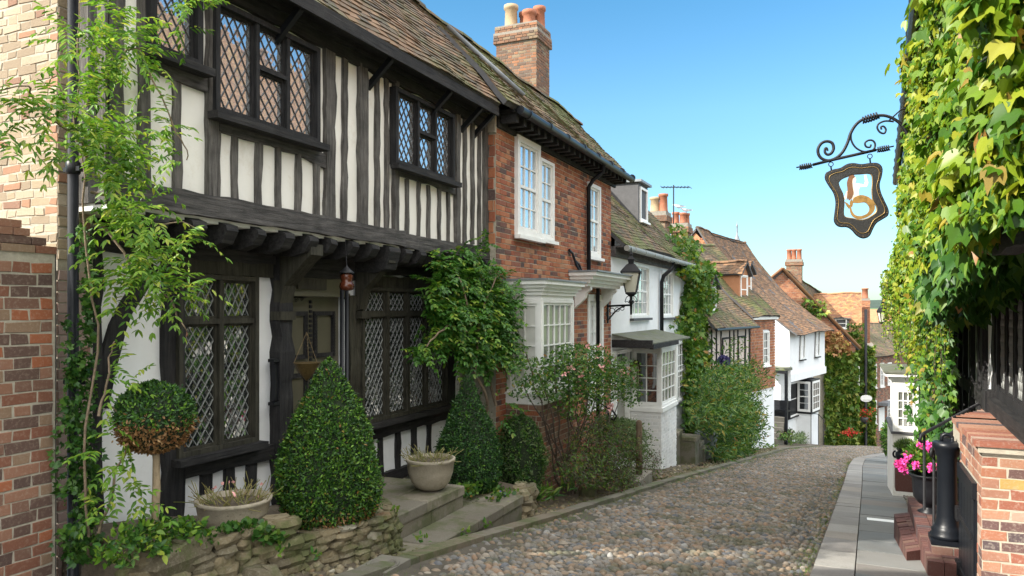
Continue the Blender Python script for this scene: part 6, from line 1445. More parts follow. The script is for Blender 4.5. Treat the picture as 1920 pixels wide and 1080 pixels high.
A1 = [ivy_right(14500, 3.2, 9.5, .34, 2.75, .50, .086), ivy_right(5000, 3.2, 9.5, .34, 2.75, .55, .055), ivy_right(20000, 8.5, 17.3, .20, 2.60, .46, .078), ivy_right(1900, 3.6, 9, 2.0, 3.2, .58, .10)]
P_, D_, N_, S_, U_ = [np.concatenate([x[i] for x in A1]) for i in range(5)]
leaves('leaves', IV, P_, D_, N_, S_, IVY, ['ivy_leaf', 'ivy_mid'], (U_ < .14).astype(int))
m_ = MB()
for k in range(26):
    a = R(3.5, 16); z = R(.4, 1.2); p = [fr_(a, .50, z)]
    for _ in range(7): a += R(-.15, .15); z += .28; p.append(fr_(a, .48+R(-.03, .05), z))
    m_.tube(p, .012, 5)
m_.build('stem', IV, 'dark_bark')
def hangs(n, a0, a1, o0, ztop, lmin, lmax, size, fr=FRt, sp=.055):
    """long trailing strands of leaves"""
    P_, D, S_ = [], [], []; mb = MB()
    for _ in range(n):
        a, o = R(a0, a1), o0+R(-.14, .14); z = ztop+R(-.1, .25); L = R(lmin, lmax); k = int(L/sp); sw = R(-.12, .12); path = []
        for i in range(k):
            q = i/k; p = fr.p(a+sw*q+R(-.015, .015), o+R(-.02, .02), z-q*L); path.append(p)
            for _2 in range(2): P_.append((p[0]+R(-.03, .03), p[1]+R(-.03, .03), p[2])); D.append((R(-1, 1), R(-1, 1), -.7)); S_.append(size*(1-.5*q)*R(.6, 1.2))
        if len(path) > 2: mb.tube(path[::3]+[path[-1]], .003, 3)
    return np.array(P_), np.array(D, float), np.array(S_), mb
HG = thing('trailing_ivy', (1, 12, gz(12)), 'long yellow green ivy strands trailing below the jetty of the right hand house', 'climber')
q1_ = hangs(60, 9.5, 13.5, .50, .40, .6, 1.7, .075); q2_ = hangs(60, 12.5, 16.8, .62, .35, .5, 1.35, .075); q3_ = hangs(26, 14.0, 16.6, .80, .5, .6, 1.25, .06); q4_ = hangs(7, 8.2, 8.9, .38, .35, .6, 1.15, .05)
P_ = np.concatenate([x[0] for x in (q1_, q2_, q3_, q4_)]); D_ = np.concatenate([x[1] for x in (q1_, q2_, q3_, q4_)]); S_ = np.concatenate([x[2] for x in (q1_, q2_, q3_, q4_)]); n = len(P_)
mb = MB()
for x in (q1_, q2_, q3_, q4_): mb.P(x[3].v, x[3].f, 1, True, True)
leaves('leaves', HG, P_, D_, np.tile([-.7, -.4, .5], (n, 1))+rv(n)*.7, S_, IVY, ['ivy_leaf', 'dark_bark'], np.zeros(n, int), extra=mb)
# big shaded leaves at the lower edge, near
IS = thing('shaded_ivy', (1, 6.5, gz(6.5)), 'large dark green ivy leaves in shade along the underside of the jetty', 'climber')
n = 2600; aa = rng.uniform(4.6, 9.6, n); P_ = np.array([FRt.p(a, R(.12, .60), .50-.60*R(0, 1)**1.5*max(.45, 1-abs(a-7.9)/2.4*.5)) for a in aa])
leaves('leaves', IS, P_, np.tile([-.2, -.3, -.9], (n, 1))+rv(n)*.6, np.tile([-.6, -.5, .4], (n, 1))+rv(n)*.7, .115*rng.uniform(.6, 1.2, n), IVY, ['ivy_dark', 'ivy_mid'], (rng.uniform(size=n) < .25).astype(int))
TR = thing('climber_trunk', tuple(fr_(10.5, .15, gz(10.5))), 'thick twisted ivy trunk wrapped in dark leaves against the right hand house', 'climber')
for k in range(3):
    p = wob(fr_(10.2+k*.35, .22, gz(10.5)-.05), fr_(10.7+k*.5, .25, .5), 10, .07); m_ = MB(); m_.tube(p, [.10-.05*i/10 for i in range(11)], 8); m_.build('trunk', TR, 'dark_bark')
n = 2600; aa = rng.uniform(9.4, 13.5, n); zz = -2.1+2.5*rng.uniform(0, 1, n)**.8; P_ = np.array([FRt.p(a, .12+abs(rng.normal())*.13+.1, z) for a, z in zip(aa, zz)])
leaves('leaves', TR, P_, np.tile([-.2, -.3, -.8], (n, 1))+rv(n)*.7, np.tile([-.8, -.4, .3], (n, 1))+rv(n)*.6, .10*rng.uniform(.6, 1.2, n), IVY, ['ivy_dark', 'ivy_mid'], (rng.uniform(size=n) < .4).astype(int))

# low brick wall with black hatch
PW_ = thing('brick_pier', (1.1, 6.8, gz(6.8)), 'sunlit orange brick cellar wall with tiled coping and black hatch at the right edge', 'wall')
pt, ps0, ps1 = .88, 6.3, 7.42
m_ = MB(Fr(pt, ps0, math.pi/2)); panel(m_, 0, 1.2, -3.1, -1.03, 0, []); bricks(m_, 0, 1.2, -3.08, -1.03, 0, prot=.003, rough=.004, jit=.0015)
m_.fr = Fr(0, 0, 0, 1); FL = Fr(pt, 0, 0, -1); m_.fr = FL; panel(m_, ps0+.004, ps1, -3.1, -1.03, 0, [(6.5, 7.36, -2.6, -1.30)], depth=.03, thick=.3); bricks(m_, ps0, ps1, -3.08, -1.03, 0, [(6.5, 7.36, -2.6, -1.30)], rough=.003, prot=.003)
m_.build('wall', PW_, ['mortar', 'pier_brick'])
m_ = MB(FL); m_.box(6.5, 7.36, -.02, .012, -2.6, -1.30)
for k in range(5): m_.box(6.53+k*.165, 6.53+k*.165+.155, .012, .022, -2.6, -1.36)
m_.box(6.5, 7.36, .012, .034, -1.42, -1.30); m_.build('hatch', PW_, 'black_door')
for z in (-1.75, -2.2): m_ = MB(FL); m_.box(6.6, 7.2, .022, .032, z, z+.05); m_.box(7.24, 7.36, .02, .05, z-.03, z+.08); m_.build('hinge', PW_, 'iron')
m_ = MB(); 
k = 0
for z, e in ((-1.03, .03), (-.985, .05)):
    x = ps0-e
    while x < ps1+e: 
        w = .11; m_.fr = G; m_.box(x, x+w-.008, pt-e+R(-.004, .004), 1.29, z+.001, z+.043); x += w
# canted part of the coping up to the house wall
for k in range(9):
    a0 = ps1+.05+k*.10; m_.box(a0, a0+.092, pt-.05+.045*k, 1.30, -.985, -.942)
m_.box(ps1+.05, 8.3, pt+.15, 1.28, -3.0, -.99)
m_.box(ps0-.035, ps1+.05, pt-.028, 1.285, -1.028, -.947, 1); m_.box(ps0+.001, ps1+.5, pt+.001, 1.27, -1.2, -1.026, 1)
m_.build('coping', PW_, ['pier_brick', 'mortar'])
# red brick step, block and bollard
BS = thing('brick_steps', (.8, 7.8, gz(7.8)), 'dark red brick steps leading from the pavement up to the right hand house', 'steps')
def paving(mb, pts, z0, z1, n):
    """courses of brick on edge between two polylines (left and right)"""
    (l0, l1), (r0, r1) = pts
    for i in range(n):
        a, b = i/n, (i+.9)/n; L = [Vector(l0).lerp(Vector(l1), q) for q in (a, b)]; Rr = [Vector(r0).lerp(Vector(r1), q) for q in (a, b)]
        for c in range(2):
            f0, f1 = (0, .64) if (i % 2 == 0) else (0, .36); f0, f1 = (f0, f1-.01) if c == 0 else (f1, 1)
            q = [L[0].lerp(Rr[0], f0), L[0].lerp(Rr[0], f1), L[1].lerp(Rr[1], f1), L[1].lerp(Rr[1], f0)]; d = R(-.004, .004)
            mb.hexa([(v.x, v.y, z0+0*v.z) for v in q]+[(v.x, v.y, v.z+z1+d) for v in q])
def xy(x, y, z):      # point on the horizontal plane z seen at pixel x, y
    d = z*F_PX/(HZ-y); p = PT(x, y, d); return Vector((p.x, p.y, 0))
zs = gz(8)+.15
a_, b_, c_, d_ = xy(1676, 963, zs), xy(1700, 1035, zs), xy(1722, 958, zs), xy(1765, 1025, zs)
m_ = MB(); paving(m_, ((b_+Vector((0, 0, zs)), a_+Vector((0, 0, zs))), (d_+Vector((0, 0, zs)), c_+Vector((0, 0, zs)))), zs-.45, 0, 15); m_.build('lower_step', BS, 'step_brick')
z2 = zs+.12
m_ = MB(); m_.fr = G
x = 7.25
while x < 9.6:
    m_.box(x, x+.065, .62, .74, z2-.5, z2); m_.box(x, x+.065, .745, 1.22, z2-.5, z2+R(-.003, .003)); x += .074
m_.build('upper_step', BS, 'step_brick')
BL = thing('cast_pedestal', (.80, 7.62, -2.1), 'black cast iron pedestal post with domed eyelet top beside the brick steps', 'bollard')
bx = (.80, 7.62, Z(1008, .80, 7.62)); hb = Z(828, .8, 7.62)-bx[2]
m_ = MB(); m_.lathe(bx, [(.135, .0), (.135, .035), (.12, .05), (.125, .075), (.105, .10), (.092, .13), (.082, .20), (.078, .5*hb), (.080, hb-.14), (.094, hb-.11), (.10, hb-.07), (.115, hb-.05), (.118, hb-.01), (.10, hb), (.05, hb+.004)], 32)
m_.box(bx[1]-.135, bx[1]+.135, bx[0]-.135, bx[0]+.135, bx[2]-.04, bx[2]+.001); m_.build('column', BL, 'black_door')
m_ = MB(); q = [(bx[0]+.042*math.cos(u), bx[1], bx[2]+hb+.028+.038*math.sin(u)) for u in np.linspace(0, 3.1416, 9)]; m_.tube(q+[(bx[0]-.042, bx[1], bx[2]+hb)], .016, 8); m_.tube([(bx[0]+.042, bx[1], bx[2]+hb), q[0]], .016, 8); m_.box(bx[1]-.012, bx[1]+.012, bx[0]-.03, bx[0]+.03, bx[2]+hb, bx[2]+hb+.03); m_.build('eyelet', BL, 'black_door')
m_ = MB(Fr(bx[0]-.13, bx[1]-.13, math.pi/2)); zb = bx[2]-.045
m_.box(0, .26, -.26, 0, zb-.4, zb); bricks(m_, 0, .26, zb-.30, zb, 0, mi=1); m_.fr = Fr(bx[0]-.13, 0, 0, -1); bricks(m_, bx[1]-.13, bx[1]+.13, zb-.30, zb, 0, mi=1)
m_.build('plinth', BL, ['mortar_grey', 'step_brick'])
HN = thing('handrail', (.8, 8, gz(8)), 'pair of black wrought iron handrails rising from the brick steps to the right hand door', 'handrail')
for (xp, yt, yb, s_, xe, ye, se) in ((1733, 812, 955, 8.6, 1835, 757, 9.2), (1751, 838, 985, 8.0, 1803, 798, 8.6)):
    k = (xp-960)/F_PX; t_ = s_*(k*CA-SA)/(CA+k*SA); zt_ = Z(yt, t_, s_)
    m_ = MB(); m_.tube([(t_, s_, Z(yb, t_, s_)), (t_, s_, zt_)], .014, 8); m_.build('post', HN, 'iron')
    ke = (xe-960)/F_PX; te = se*(ke*CA-SA)/(CA+ke*SA); E_ = Vector((te, se, Z(ye, te, se))); T_ = Vector((t_, s_, zt_)); dv = (T_-E_).normalized()
    m_ = MB(); m_.tube([E_, T_, T_+dv*.05+Vector((0, 0, -.01)), T_+dv*.07+Vector((0, 0, -.05)), T_+dv*.04+Vector((0, 0, -.075))], .017, 8); m_.build('rail', HN, 'iron')
# flower urn and glazed pot
def inplane(x, s_): k = (x-960)/F_PX; return s_*(k*CA-SA)/(CA+k*SA)
us = 9.0; ut = inplane(1741, us); uz = Z(962, ut, us)
UR = thing('flower_urn', (ut, us, uz), 'black cast urn overflowing with bright pink geraniums beside the brick steps', 'flower pot')
hU = Z(888, ut, us)-uz
m_ = MB(); m_.lathe((ut, us, uz), [(.10, 0), (.105, .02), (.05, .05), (.045, .08), (.10, .11), (.14, .17), (.150, .26), (.155, hU-.06), (.175, hU-.03), (.205, hU-.01), (.205, hU), (.17, hU), (.15, hU-.05)], 28, flute=.02, fn=14); m_.build('bowl', UR, 'black_paint')
n = 900; c = np.array([ut, us, uz+hU+.08]); v = rv(n); v[:, 2] = abs(v[:, 2])*.9-.15; P_ = c+v*rng.uniform(.4, 1, (n, 1))*np.array([.20, .20, .20])
leaves('leaves', UR, P_, v+rv(n)*.5, v+rv(n)*.4, .05*rng.uniform(.6, 1.2, n), ROUND, 'ivy_mid')
P_ = []
for k in range(22):
    v = rv(1)[0]; v[2] = abs(v[2]); cc = c+v*np.array([.21, .21, .20])+np.array([-.03, -.03, .02])
    if k < 4: cc = c+np.array([-.22-.02*k, -.02, -.06+.02*k])
    P_ += [cc+x*.032 for x in rv(34)]
leaves('flowers', UR, np.array(P_), rv(len(P_)), rv(len(P_)), .030, PETAL, 'pink_petal')
m_ = MB(); m_.box(us-.13, us+.13, ut-.13, ut+.13, uz-.35, uz); m_.build('plinth', UR, 'step_brick')
gs = 12.8; gt = inplane(1699, gs); gzz = Z(869, gt, gs)
GP = thing('glazed_pot', (gt, gs, gzz), 'glossy black lugged pot with a lavender bush on a brick block', 'flower pot')
m_ = MB(); hg = Z(842, gt, gs)-gzz; m_.lathe((gt, gs, gzz), [(.09, 0), (.12, .03), (.15, .10), (.145, .16), (.11, hg-.04), (.13, hg-.01), (.14, hg), (.11, hg), (.10, hg-.05)], 24); 
for sg in (-1, 1): m_.tube([(gt+sg*(.14+.035*math.sin(u)), gs, gzz+.10+.05*math.cos(u)+.03) for u in np.linspace(0, 3.14, 7)], .014, 6)
m_.build('bowl', GP, 'black_door')
n = 1300; v = rv(n); v[:, 2] = abs(v[:, 2]); leaves('leaves', GP, np.array([gt, gs, gzz+hg])+v*rng.uniform(.2, 1, (n, 1))*np.array([.17, .17, .14]), v*.5+np.array([0, 0, .8]), rv(n), .05, NARROW, ['sage_leaf', 'grass_blade'], (rng.uniform(size=n) < .3).astype(int))
m_ = MB(); m_.box(gs-.15, gs+.15, gt-.15, gt+.16, gzz-.4, gzz); m_.build('plinth', GP, 'step_brick')
foliage('leafy_plant', 'fresh yellow green shrub behind the pink geranium urn', 'plant', [], [], .1) if False else None
n = 900; c = np.array([inplane(1722, 11), 11.0, Z(848, inplane(1722, 11), 11)]); v = rv(n)
o_ = thing('small_shrub', tuple(c), 'fresh green small shrub between the glazed pot and the pink geraniums', 'bush'); leaves('leaves', o_, c+v*rng.uniform(.3, 1, (n, 1))*np.array([.17, .17, .18])+np.array([0, 0, -.06]), v+rv(n)*.5, rv(n), .05, OVAL, 'ivy_mid'); stems(o_, [wob(c-np.array([0, 0, .45]), c+v[k]*.1, 5, .02) for k in range(5)], .008, 'bark')

# small white shop bay further down on the right
WB = thing('white_bay', (1.0, 14.4, gz(14.4)), 'narrow white glazed bay with shutters at the far end of the right hand row', 'bay window')
s0_ = 14.3; tl_, tr_ = inplane(1674, s0_), inplane(1722, s0_)
def zb_(y): return Z(y, (tl_+tr_)/2, s0_)
m_ = MB(); m_.box(s0_, 16.2, tl_, 1.5, -3.5, zb_(811)); m_.build('base_wall', WB, 'plaster')
m_ = MB(); m_.box(s0_+.05, 16.2, tl_+.05, 1.5, zb_(811), zb_(726)); m_.build('core', WB, 'plaster')
m_ = MB(); m_.box(s0_-.03, 16.2, tl_-.03, tr_+.0, zb_(811)-.03, zb_(811)+.01); m_.build('sill_board', WB, 'slate_board')
m_ = MB(); m_.box(s0_-.0, 16.2, tl_-.0, 1.5, zb_(726), zb_(712)); m_.box(s0_-.06, 16.3, tl_-.06, 1.5, zb_(712), zb_(706)); m_.box(s0_-.12, 16.3, tl_-.12, 1.5, zb_(706), zb_(700)); m_.build('cornice', WB, 'white_paint'); m_ = MB(); m_.box(s0_-.14, 16.3, tl_-.14, 1.5, zb_(700), zb_(697)); m_.build('lead_flat', WB, 'mossy_lead')
FW = Fr(tl_, s0_, math.pi/2)
sash(WB, FW, 0, tr_-tl_, zb_(811)+.012, zb_(726), 0.0, 3, 4, box=.05, rec=-.01, sill=False, mid=False, glass='glass_light')
m_ = MB(FW)
for k in range(12): z = zb_(800)+k*.035; m_.P([(.14, .012, z), (tr_-tl_-.08, .012, z), (tr_-tl_-.08, .03, z+.024), (.14, .03, z+.024)], [(0, 1, 2, 3)])
m_.build('shutter', WB, 'white_paint')
m_ = MB(); m_.box(s0_-.04, s0_-.0, tr_, tr_+.07, -3.3, zb_(690)); m_.build('corner_board', WB, 'black_paint')
LB = thing('bracket_lantern', tuple(fr_(15.5, .9, -.2)), 'dark lantern on a bracket half hidden by the trailing ivy', 'lantern')
lx = (inplane(1655, 16), 16.0, Z(603, inplane(1655, 16), 16)); m_ = MB(); m_.lathe(lx, [(.055, 0), (.09, .18)], 6, smooth=False); m_.build('glass', LB, 'lantern_glass')
m_ = MB(); m_.lathe((lx[0], lx[1], lx[2]+.18), [(.11, 0), (.105, .03), (.04, .12), (.01, .24)], 6, smooth=False); m_.lathe((lx[0], lx[1], lx[2]-.04), [(.03, 0), (.09, .04)], 6); m_.tube([(lx[0], lx[1], lx[2]+.40), (lx[0], lx[1], lx[2]+.5), (lx[0]+.7, lx[1], lx[2]+.55)], .015, 6)
for i in range(6): u = i*math.pi/3; m_.tube([(lx[0]+.058*math.cos(u), lx[1]+.058*math.sin(u), lx[2]), (lx[0]+.094*math.cos(u), lx[1]+.094*math.sin(u), lx[2]+.18)], .008, 4)
m_.build('frame', LB, 'iron')
foliage('hedge', 'dark green hedge at the corner by the white bay', 'hedge', [], [], .1) if False else None
cc = np.array(PT(1668, 822, 22)); n = 1500; v = rv(n); o_ = thing('hedge', tuple(cc), 'dark green low hedge at the corner beyond the white bay', 'hedge'); leaves('leaves', o_, cc+v*rng.uniform(.5, 1, (n, 1))*np.array([.22, .6, .55]), v+rv(n)*.5, v+rv(n)*.5, .08, OVAL, ['box_leaf', 'ivy_mid'], (rng.uniform(size=n) < .3).astype(int))

# ---------------------------------------------------------------- hanging sign
SGN = thing('hanging_sign', tuple(PT(1700, 300, 9.6)), 'black shield shaped hanging sign with a cut out mermaid on a scrolled iron bracket', 'sign')
pa, pb = PT(1500, 314, 9.75), PT(1660, 276, 9.45)
U_ = (pb-pa); U_.z = 0; U_.normalize(); Vn = Vector((U_.y, -U_.x, 0))          # in-plane direction and normal
# plane through pa,pb: map pixel -> point on the vertical plane
def sp(x, y):
    k = (x-960)/F_PX; r = Vector((k*CA-SA, k*SA+CA, (HZ-y)/F_PX)); d = (pa.dot(Vn))/(r.dot(Vn)); return r*d
m_ = MB()
def pts_px(l): return [sp(x, y) for x, y in l]
def smoothp(l, n=6):
    out = []
    for i in range(len(l)-1):
        p0, p1, p2, p3 = l[max(0, i-1)], l[i], l[i+1], l[min(len(l)-1, i+2)]
        for k in range(n):
            t = k/n; out.append(tuple(.5*(2*p1[j]+(p2[j]-p0[j])*t+(2*p0[j]-5*p1[j]+4*p2[j]-p3[j])*t*t+(3*p1[j]-p0[j]-3*p2[j]+p3[j])*t**3) for j in (0, 1)))
    return out+[l[-1]]
def coil(x0, y0, x1, y1, r, n):
    p0, p1 = sp(x0, y0), sp(x1, y1); d = (p1-p0).normalized(); up = d.cross(Vn).normalized(); K = n*10
    return [p0.lerp(p1, i/K)+(up*math.cos(i/10*6.283)+Vn*math.sin(i/10*6.283))*r*(1-.3*abs(i/K-.5)) for i in range(K+1)]
m_.tube(pts_px([(1524, 309), (1560, 300), (1600, 291), (1643, 281)]), .020, 8)
m_.tube(pts_px([(1493, 314), (1525, 309)]), .009, 6); m_.tube(coil(1499, 314, 1522, 310, .035, 6), .009, 5)
m_.tube(pts_px([(1643, 281), (1676, 274)]), .009, 6); m_.tube(coil(1645, 281, 1668, 277, .035, 6), .009, 5)
sc = smoothp([(1552, 283), (1550, 278), (1547, 279), (1547, 286), (1552, 290), (1559, 287), (1563, 278), (1560, 268), (1550, 265), (1540, 269), (1534, 279), (1535, 290), (1542, 298), (1554, 301), (1568, 296), (1580, 285), (1589, 268), (1595, 250), (1604, 235), (1616, 225), (1630, 221), (1645, 217), (1660, 217), (1676, 223), (1690, 234), (1700, 250), (1706, 272), (1710, 295)])
m_.tube(pts_px(sc), [.013+.006*min(1, i/30) for i in range(len(sc))], 8)
m_.tube(coil(1617, 226, 1647, 216, .045, 6), .011, 5)
m_.tube(pts_px(smoothp([(1596, 248), (1596, 262), (1603, 275), (1615, 283), (1628, 284), (1638, 280), (1641, 271), (1637, 264), (1629, 263), (1622, 268), (1624, 275), (1631, 276), (1633, 271)])), .012, 7)
m_.tube(pts_px(smoothp([(1676, 228), (1660, 227), (1648, 232), (1645, 240), (1650, 248), (1658, 250), (1661, 243), (1657, 237), (1652, 238), (1653, 243)])), .012, 7)
m_.tube([sp(1667, 226), sp(1690, 205), fr_(10.6, .45, 2.55)], .010, 6); m_.tube([sp(1710, 295), fr_(10.8, .40, 1.75)], .018, 6); m_.tube([sp(1700, 250), fr_(10.8, .38, 2.2)], .012, 6)
m_.build('bracket', SGN, 'iron')
for x, y0, y1 in ((1558, 303, 322), (1631, 288, 306)):
    m_ = MB(); c = sp(x, y0+5); m_.tube([c+U_*.028*math.cos(u)+Vector((0, 0, .028*math.sin(u))) for u in np.linspace(0, 6.28, 13)], .006, 5); m_.tube([sp(x, y0+9), sp(x+2, y1+6)], .010, 5); m_.build('hook', SGN, 'iron')
outer = smoothp([(1549, 325), (1562, 319), (1576, 316), (1588, 309), (1600, 307), (1615, 309), (1630, 307), (1645, 307), (1653, 315), (1652, 330), (1648, 345), (1650, 360), (1657, 377), (1664, 392), (1664, 403), (1654, 410), (1642, 418), (1635, 430), (1629, 442), (1618, 446), (1607, 441), (1598, 431), (1588, 425), (1573, 424), (1565, 415), (1566, 400), (1568, 380), (1564, 362), (1555, 348), (1548, 335), (1549, 325)], 5)[:-1]
inner = smoothp([(1571, 343), (1577, 336), (1588, 331), (1600, 327), (1614, 326), (1628, 325), (1635, 329), (1636, 342), (1635, 358), (1637, 375), (1644, 388), (1643, 398), (1635, 405), (1624, 411), (1612, 413), (1598, 410), (1584, 407), (1581, 398), (1582, 382), (1580, 365), (1574, 352), (1571, 343)], 5)[:-1]
def plate(mb, poly, th, off=0, mi=0):
    n = len(poly); mb.P([sp(*p)+Vn*(off-th/2) for p in poly]+[sp(*p)+Vn*(off+th/2) for p in poly], [tuple(range(n)), tuple(range(2*n-1, n-1, -1))]+[(k, (k+1) % n, n+(k+1) % n, n+k) for k in range(n)], mi, raw=True)
def ringplate(mb, A_, B_, th, off=0):
    # resample the inner loop by angle to match the outer
    c = (1606, 370)
    def at(poly, an):
        best = None
        for i in range(len(poly)):
            (x0, y0), (x1, y1) = poly[i], poly[(i+1) % len(poly)]; dx, dy = math.cos(an), math.sin(an)
            den = dx*(y1-y0)-dy*(x1-x0)
            if abs(den) < 1e-9: continue
            t = ((x0-c[0])*(y1-y0)-(y0-c[1])*(x1-x0))/den; u = ((x0-c[0])*dy-(y0-c[1])*dx)/den
            if t > 0 and -1e-6 <= u <= 1+1e-6 and (best is None or t > best[0]): best = (t, (c[0]+dx*t, c[1]+dy*t))
        return best[1]
    n = 120; a = [at(A_, k*6.28319/n) for k in range(n)]; b = [at(B_, k*6.28319/n) for k in range(n)]
    V = [sp(*p)+Vn*(off+s_*th/2) for s_ in (-1, 1) for l in (a, b) for p in l]
    f = []
    for k in range(n):
        q = (k+1) % n; f += [(k, q, n+q, n+k), (2*n+k, 3*n+k, 3*n+q, 2*n+q), (k, 2*n+k, 2*n+q, q), (n+k, n+q, 3*n+q, 3*n+k)]
    mb.P(V, f, 0, raw=True); return a, b
m_ = MB(); a_, b_ = ringplate(m_, outer, inner, .035); bd = m_.build('board', SGN, 'sign_leather')
m_ = MB(); m_.tube(pts_px(a_+a_[:1]), .011, 6, cap=False); m_.tube([p+Vn*.0 for p in pts_px([(1606+(x-1606)*.93, 370+(y-370)*.93) for x, y in a_+a_[:1]])], .020, 6, cap=False); m_.build('rim', bd, 'iron')
m_ = MB(); m_.tube(pts_px(b_+b_[:1]), .010, 6, cap=False)
for sg in (-1, 1): m_.tube([p+Vn*sg*.022 for p in pts_px([(1606+(x-1606)*.89, 370+(y-370)*.89) for x, y in a_+a_[:1]])], .004, 5, cap=False)
for k in range(0, 120, 3):
    x, y = a_[k]; x, y = 1606+(x-1606)*.965, 370+(y-370)*.965
    for sg in (-1, 1): p = sp(x, y)+Vn*sg*.020; m_.lathe((p.x, p.y, p.z-.004), [(.001, 0), (.005, .004), (.001, .008)], 6)
m_.build('trim', bd, 'brass')
mm = MB(); plate(mm, [(1593, 353), (1597, 345), (1603, 344), (1608, 344), (1620, 346), (1622, 340), (1620, 328), (1624, 328), (1628, 343), (1625, 350), (1612, 351), (1610, 356), (1610, 364), (1611, 372), (1596, 374), (1594, 366)], .014); 
plate(mm, [(1596, 333), (1600, 330), (1604, 333), (1605, 337), (1604, 342), (1600, 344), (1596, 344)], .014, .001); plate(mm, [(1588, 358), (1592, 357), (1590, 366), (1584, 375), (1582, 372)], .012, -.002); mm.build('figure', bd, 'skin_paint')
mm = MB(); plate(mm, smoothp([(1592, 330), (1598, 328), (1603, 331), (1598, 336), (1598, 350), (1600, 362), (1596, 372), (1592, 376), (1590, 372), (1588, 376), (1588, 368), (1589, 356), (1588, 342), (1592, 330)], 3)[:-1], .018, .003); mm.build('hair', bd, 'hair_paint')
outl = smoothp([(1600, 371), (1612, 366), (1622, 367), (1632, 372), (1639, 381), (1640, 392), (1634, 402), (1622, 409), (1610, 411), (1600, 407), (1595, 400), (1593, 390), (1593, 384)], 5); inl = smoothp([(1598, 380), (1608, 381), (1616, 380), (1622, 380), (1627, 384), (1630, 391), (1627, 399), (1618, 404), (1609, 405), (1602, 402), (1598, 396), (1596, 389), (1595, 384)], 5)
mm = MB(); n = len(outl)
V = [sp(*p)+Vn*o_ for o_ in (-.009, .009) for l in (outl, inl) for p in l]; f = []
for k in range(n-1): q = k+1; f += [(k, q, n+q, n+k), (2*n+k, 3*n+k, 3*n+q, 2*n+q), (k, 2*n+k, 2*n+q, q), (n+k, n+q, 3*n+q, 3*n+k)]
mm.P(V, f, 0, raw=True); plate(mm, [(1594, 386), (1589, 381), (1583, 378), (1588, 387), (1592, 392)], .016, .001); plate(mm, [(1595, 388), (1593, 380), (1596, 373), (1600, 380), (1598, 388)], .016, -.001); mm.build('tail', bd, 'tail_gold')

# ================================================================ behind the camera: unseen house and tree added to shade the near street
NB = thing('brick_house', (-7.5, -8, gz(-8)), 'plain brick house added out of view behind the viewpoint to shade the road', 'house')
m_ = MB(); m_.box(-15, -2.4, -9.8, -5.6, -1, 4.3); m_.build('wall', NB, 'garden_brick')  # body and roof of the added unseen house that shades the road
roof(NB, (-5.3, -15.2, 4.2), (-5.3, -2.2, 4.2), (-7.7, -15.2, 6.5), (-7.7, -2.2, 6.5), 'roof_brown', gauge=.3, tw=.4); roof(NB, (-10.1, -15.2, 4.2), (-10.1, -2.2, 4.2), (-7.7, -15.2, 6.47), (-7.7, -2.2, 6.47), 'roof_brown', name='rear_roof', gauge=.3, tw=.4, ridge=False)
TRE = thing('shadow_tree', (-6.6, -.6, gz(0)), 'unseen leafy tree added behind the red garden wall to dapple the road', 'tree')
m_ = MB(); m_.tube([(-6.8, -.9, -1.6), (-6.7, -.8, .6), (-6.6, -.7, 2.2)], [.16, .13, .08], 8)
for k in range(7): v = rv(1)[0]; m_.tube([(-6.7, -.8, .8+.15*k), (-6.7+v[0]*.9, -.8+v[1]*.9, 1.9+.15*k)], [.06, .02], 5)
m_.build('trunk', TRE, 'bark')
n = 5200; v = rv(n); P_ = np.array([-6.9, -.8, 1.6])+v*(rng.uniform(0, 1, (n, 1))**.45)*np.array([1.4, 1.9, 1.5])  # crown added out of view, sized so its leaf shadows fall on the road
P_ = P_[(np.sin(P_[:, 0]*4)*np.sin(P_[:, 1]*3.6+1)*np.sin(P_[:, 2]*3.9) > -.42)]; n = len(P_); leaves('shadow_crown', TRE, P_, rv(n), rv(n), .12, OVAL, 'tree_leaf')

for o_ in list(SC.objects):
    if o_.parent is None:
        b_ = o_.name.split('.')[0]; g_ = {'box_topiary': 'clipped box cones by the front steps', 'stone_planter': 'stone planters along the timbered house', 'seagull': 'gulls on the orange chimney pots'}.get(b_)
        if g_: o_['group'] = g_
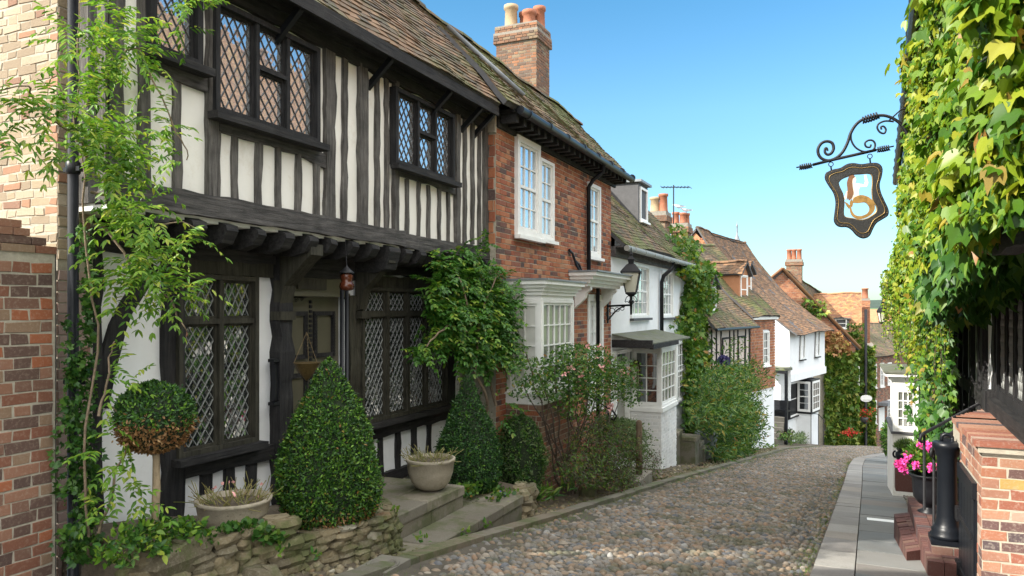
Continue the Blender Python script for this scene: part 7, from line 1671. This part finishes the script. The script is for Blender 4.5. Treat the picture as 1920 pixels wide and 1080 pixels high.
# ================================================================ light
SUN_AZ = (-.66, -.75); EL = math.radians(34)
h = math.hypot(*SUN_AZ); sd = Vector((SUN_AZ[0]/h*math.cos(EL), SUN_AZ[1]/h*math.cos(EL), math.sin(EL)))
sl = bpy.data.lights.new('sun', 'SUN'); so = bpy.data.objects.new('sun', sl); COL.objects.link(so)
sl.energy = 2.0; sl.angle = math.radians(.55); sl.color = (1, .94, .83); so.rotation_euler = (-sd).to_track_quat('-Z', 'Y').to_euler()
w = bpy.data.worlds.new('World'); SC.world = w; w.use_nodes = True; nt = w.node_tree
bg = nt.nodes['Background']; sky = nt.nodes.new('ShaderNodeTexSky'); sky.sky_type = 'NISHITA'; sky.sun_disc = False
sky.sun_elevation = EL; sky.sun_rotation = math.atan2(sd.x, sd.y); sky.air_density = 1.0; sky.dust_density = .6; sky.ozone_density = 1.2; sky.altitude = 0
# white fill glow added overhead and behind to light house fronts; sky dimmed ahead
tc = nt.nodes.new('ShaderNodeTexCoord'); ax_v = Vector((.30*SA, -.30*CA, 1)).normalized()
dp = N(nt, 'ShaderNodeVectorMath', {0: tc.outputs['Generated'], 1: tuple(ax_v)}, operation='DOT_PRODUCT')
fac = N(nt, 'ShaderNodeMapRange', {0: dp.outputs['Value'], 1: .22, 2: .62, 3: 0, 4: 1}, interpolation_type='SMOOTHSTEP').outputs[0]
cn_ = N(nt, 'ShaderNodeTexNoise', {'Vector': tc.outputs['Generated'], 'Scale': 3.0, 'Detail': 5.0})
fill_ = mixc(nt, maprange(nt, cn_.outputs[0], .35, .7), (3.6, 3.65, 3.7), (5.8, 5.7, 5.4))
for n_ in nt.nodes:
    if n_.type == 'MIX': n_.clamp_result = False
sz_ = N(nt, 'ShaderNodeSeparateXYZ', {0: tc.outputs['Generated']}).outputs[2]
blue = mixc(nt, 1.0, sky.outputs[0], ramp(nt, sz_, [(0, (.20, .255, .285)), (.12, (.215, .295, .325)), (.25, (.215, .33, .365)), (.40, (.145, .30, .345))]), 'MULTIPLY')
nt.links.new(mixc(nt, fac, blue, fill_), bg.inputs[0]); bg.inputs[1].default_value = .15
SC.view_settings.view_transform = 'Standard'; SC.view_settings.look = 'None'; SC.view_settings.exposure = 2.2; SC.view_settings.gamma = 1
SC.cycles.max_bounces = 8; SC.cycles.diffuse_bounces = 4; SC.cycles.transparent_max_bounces = 8
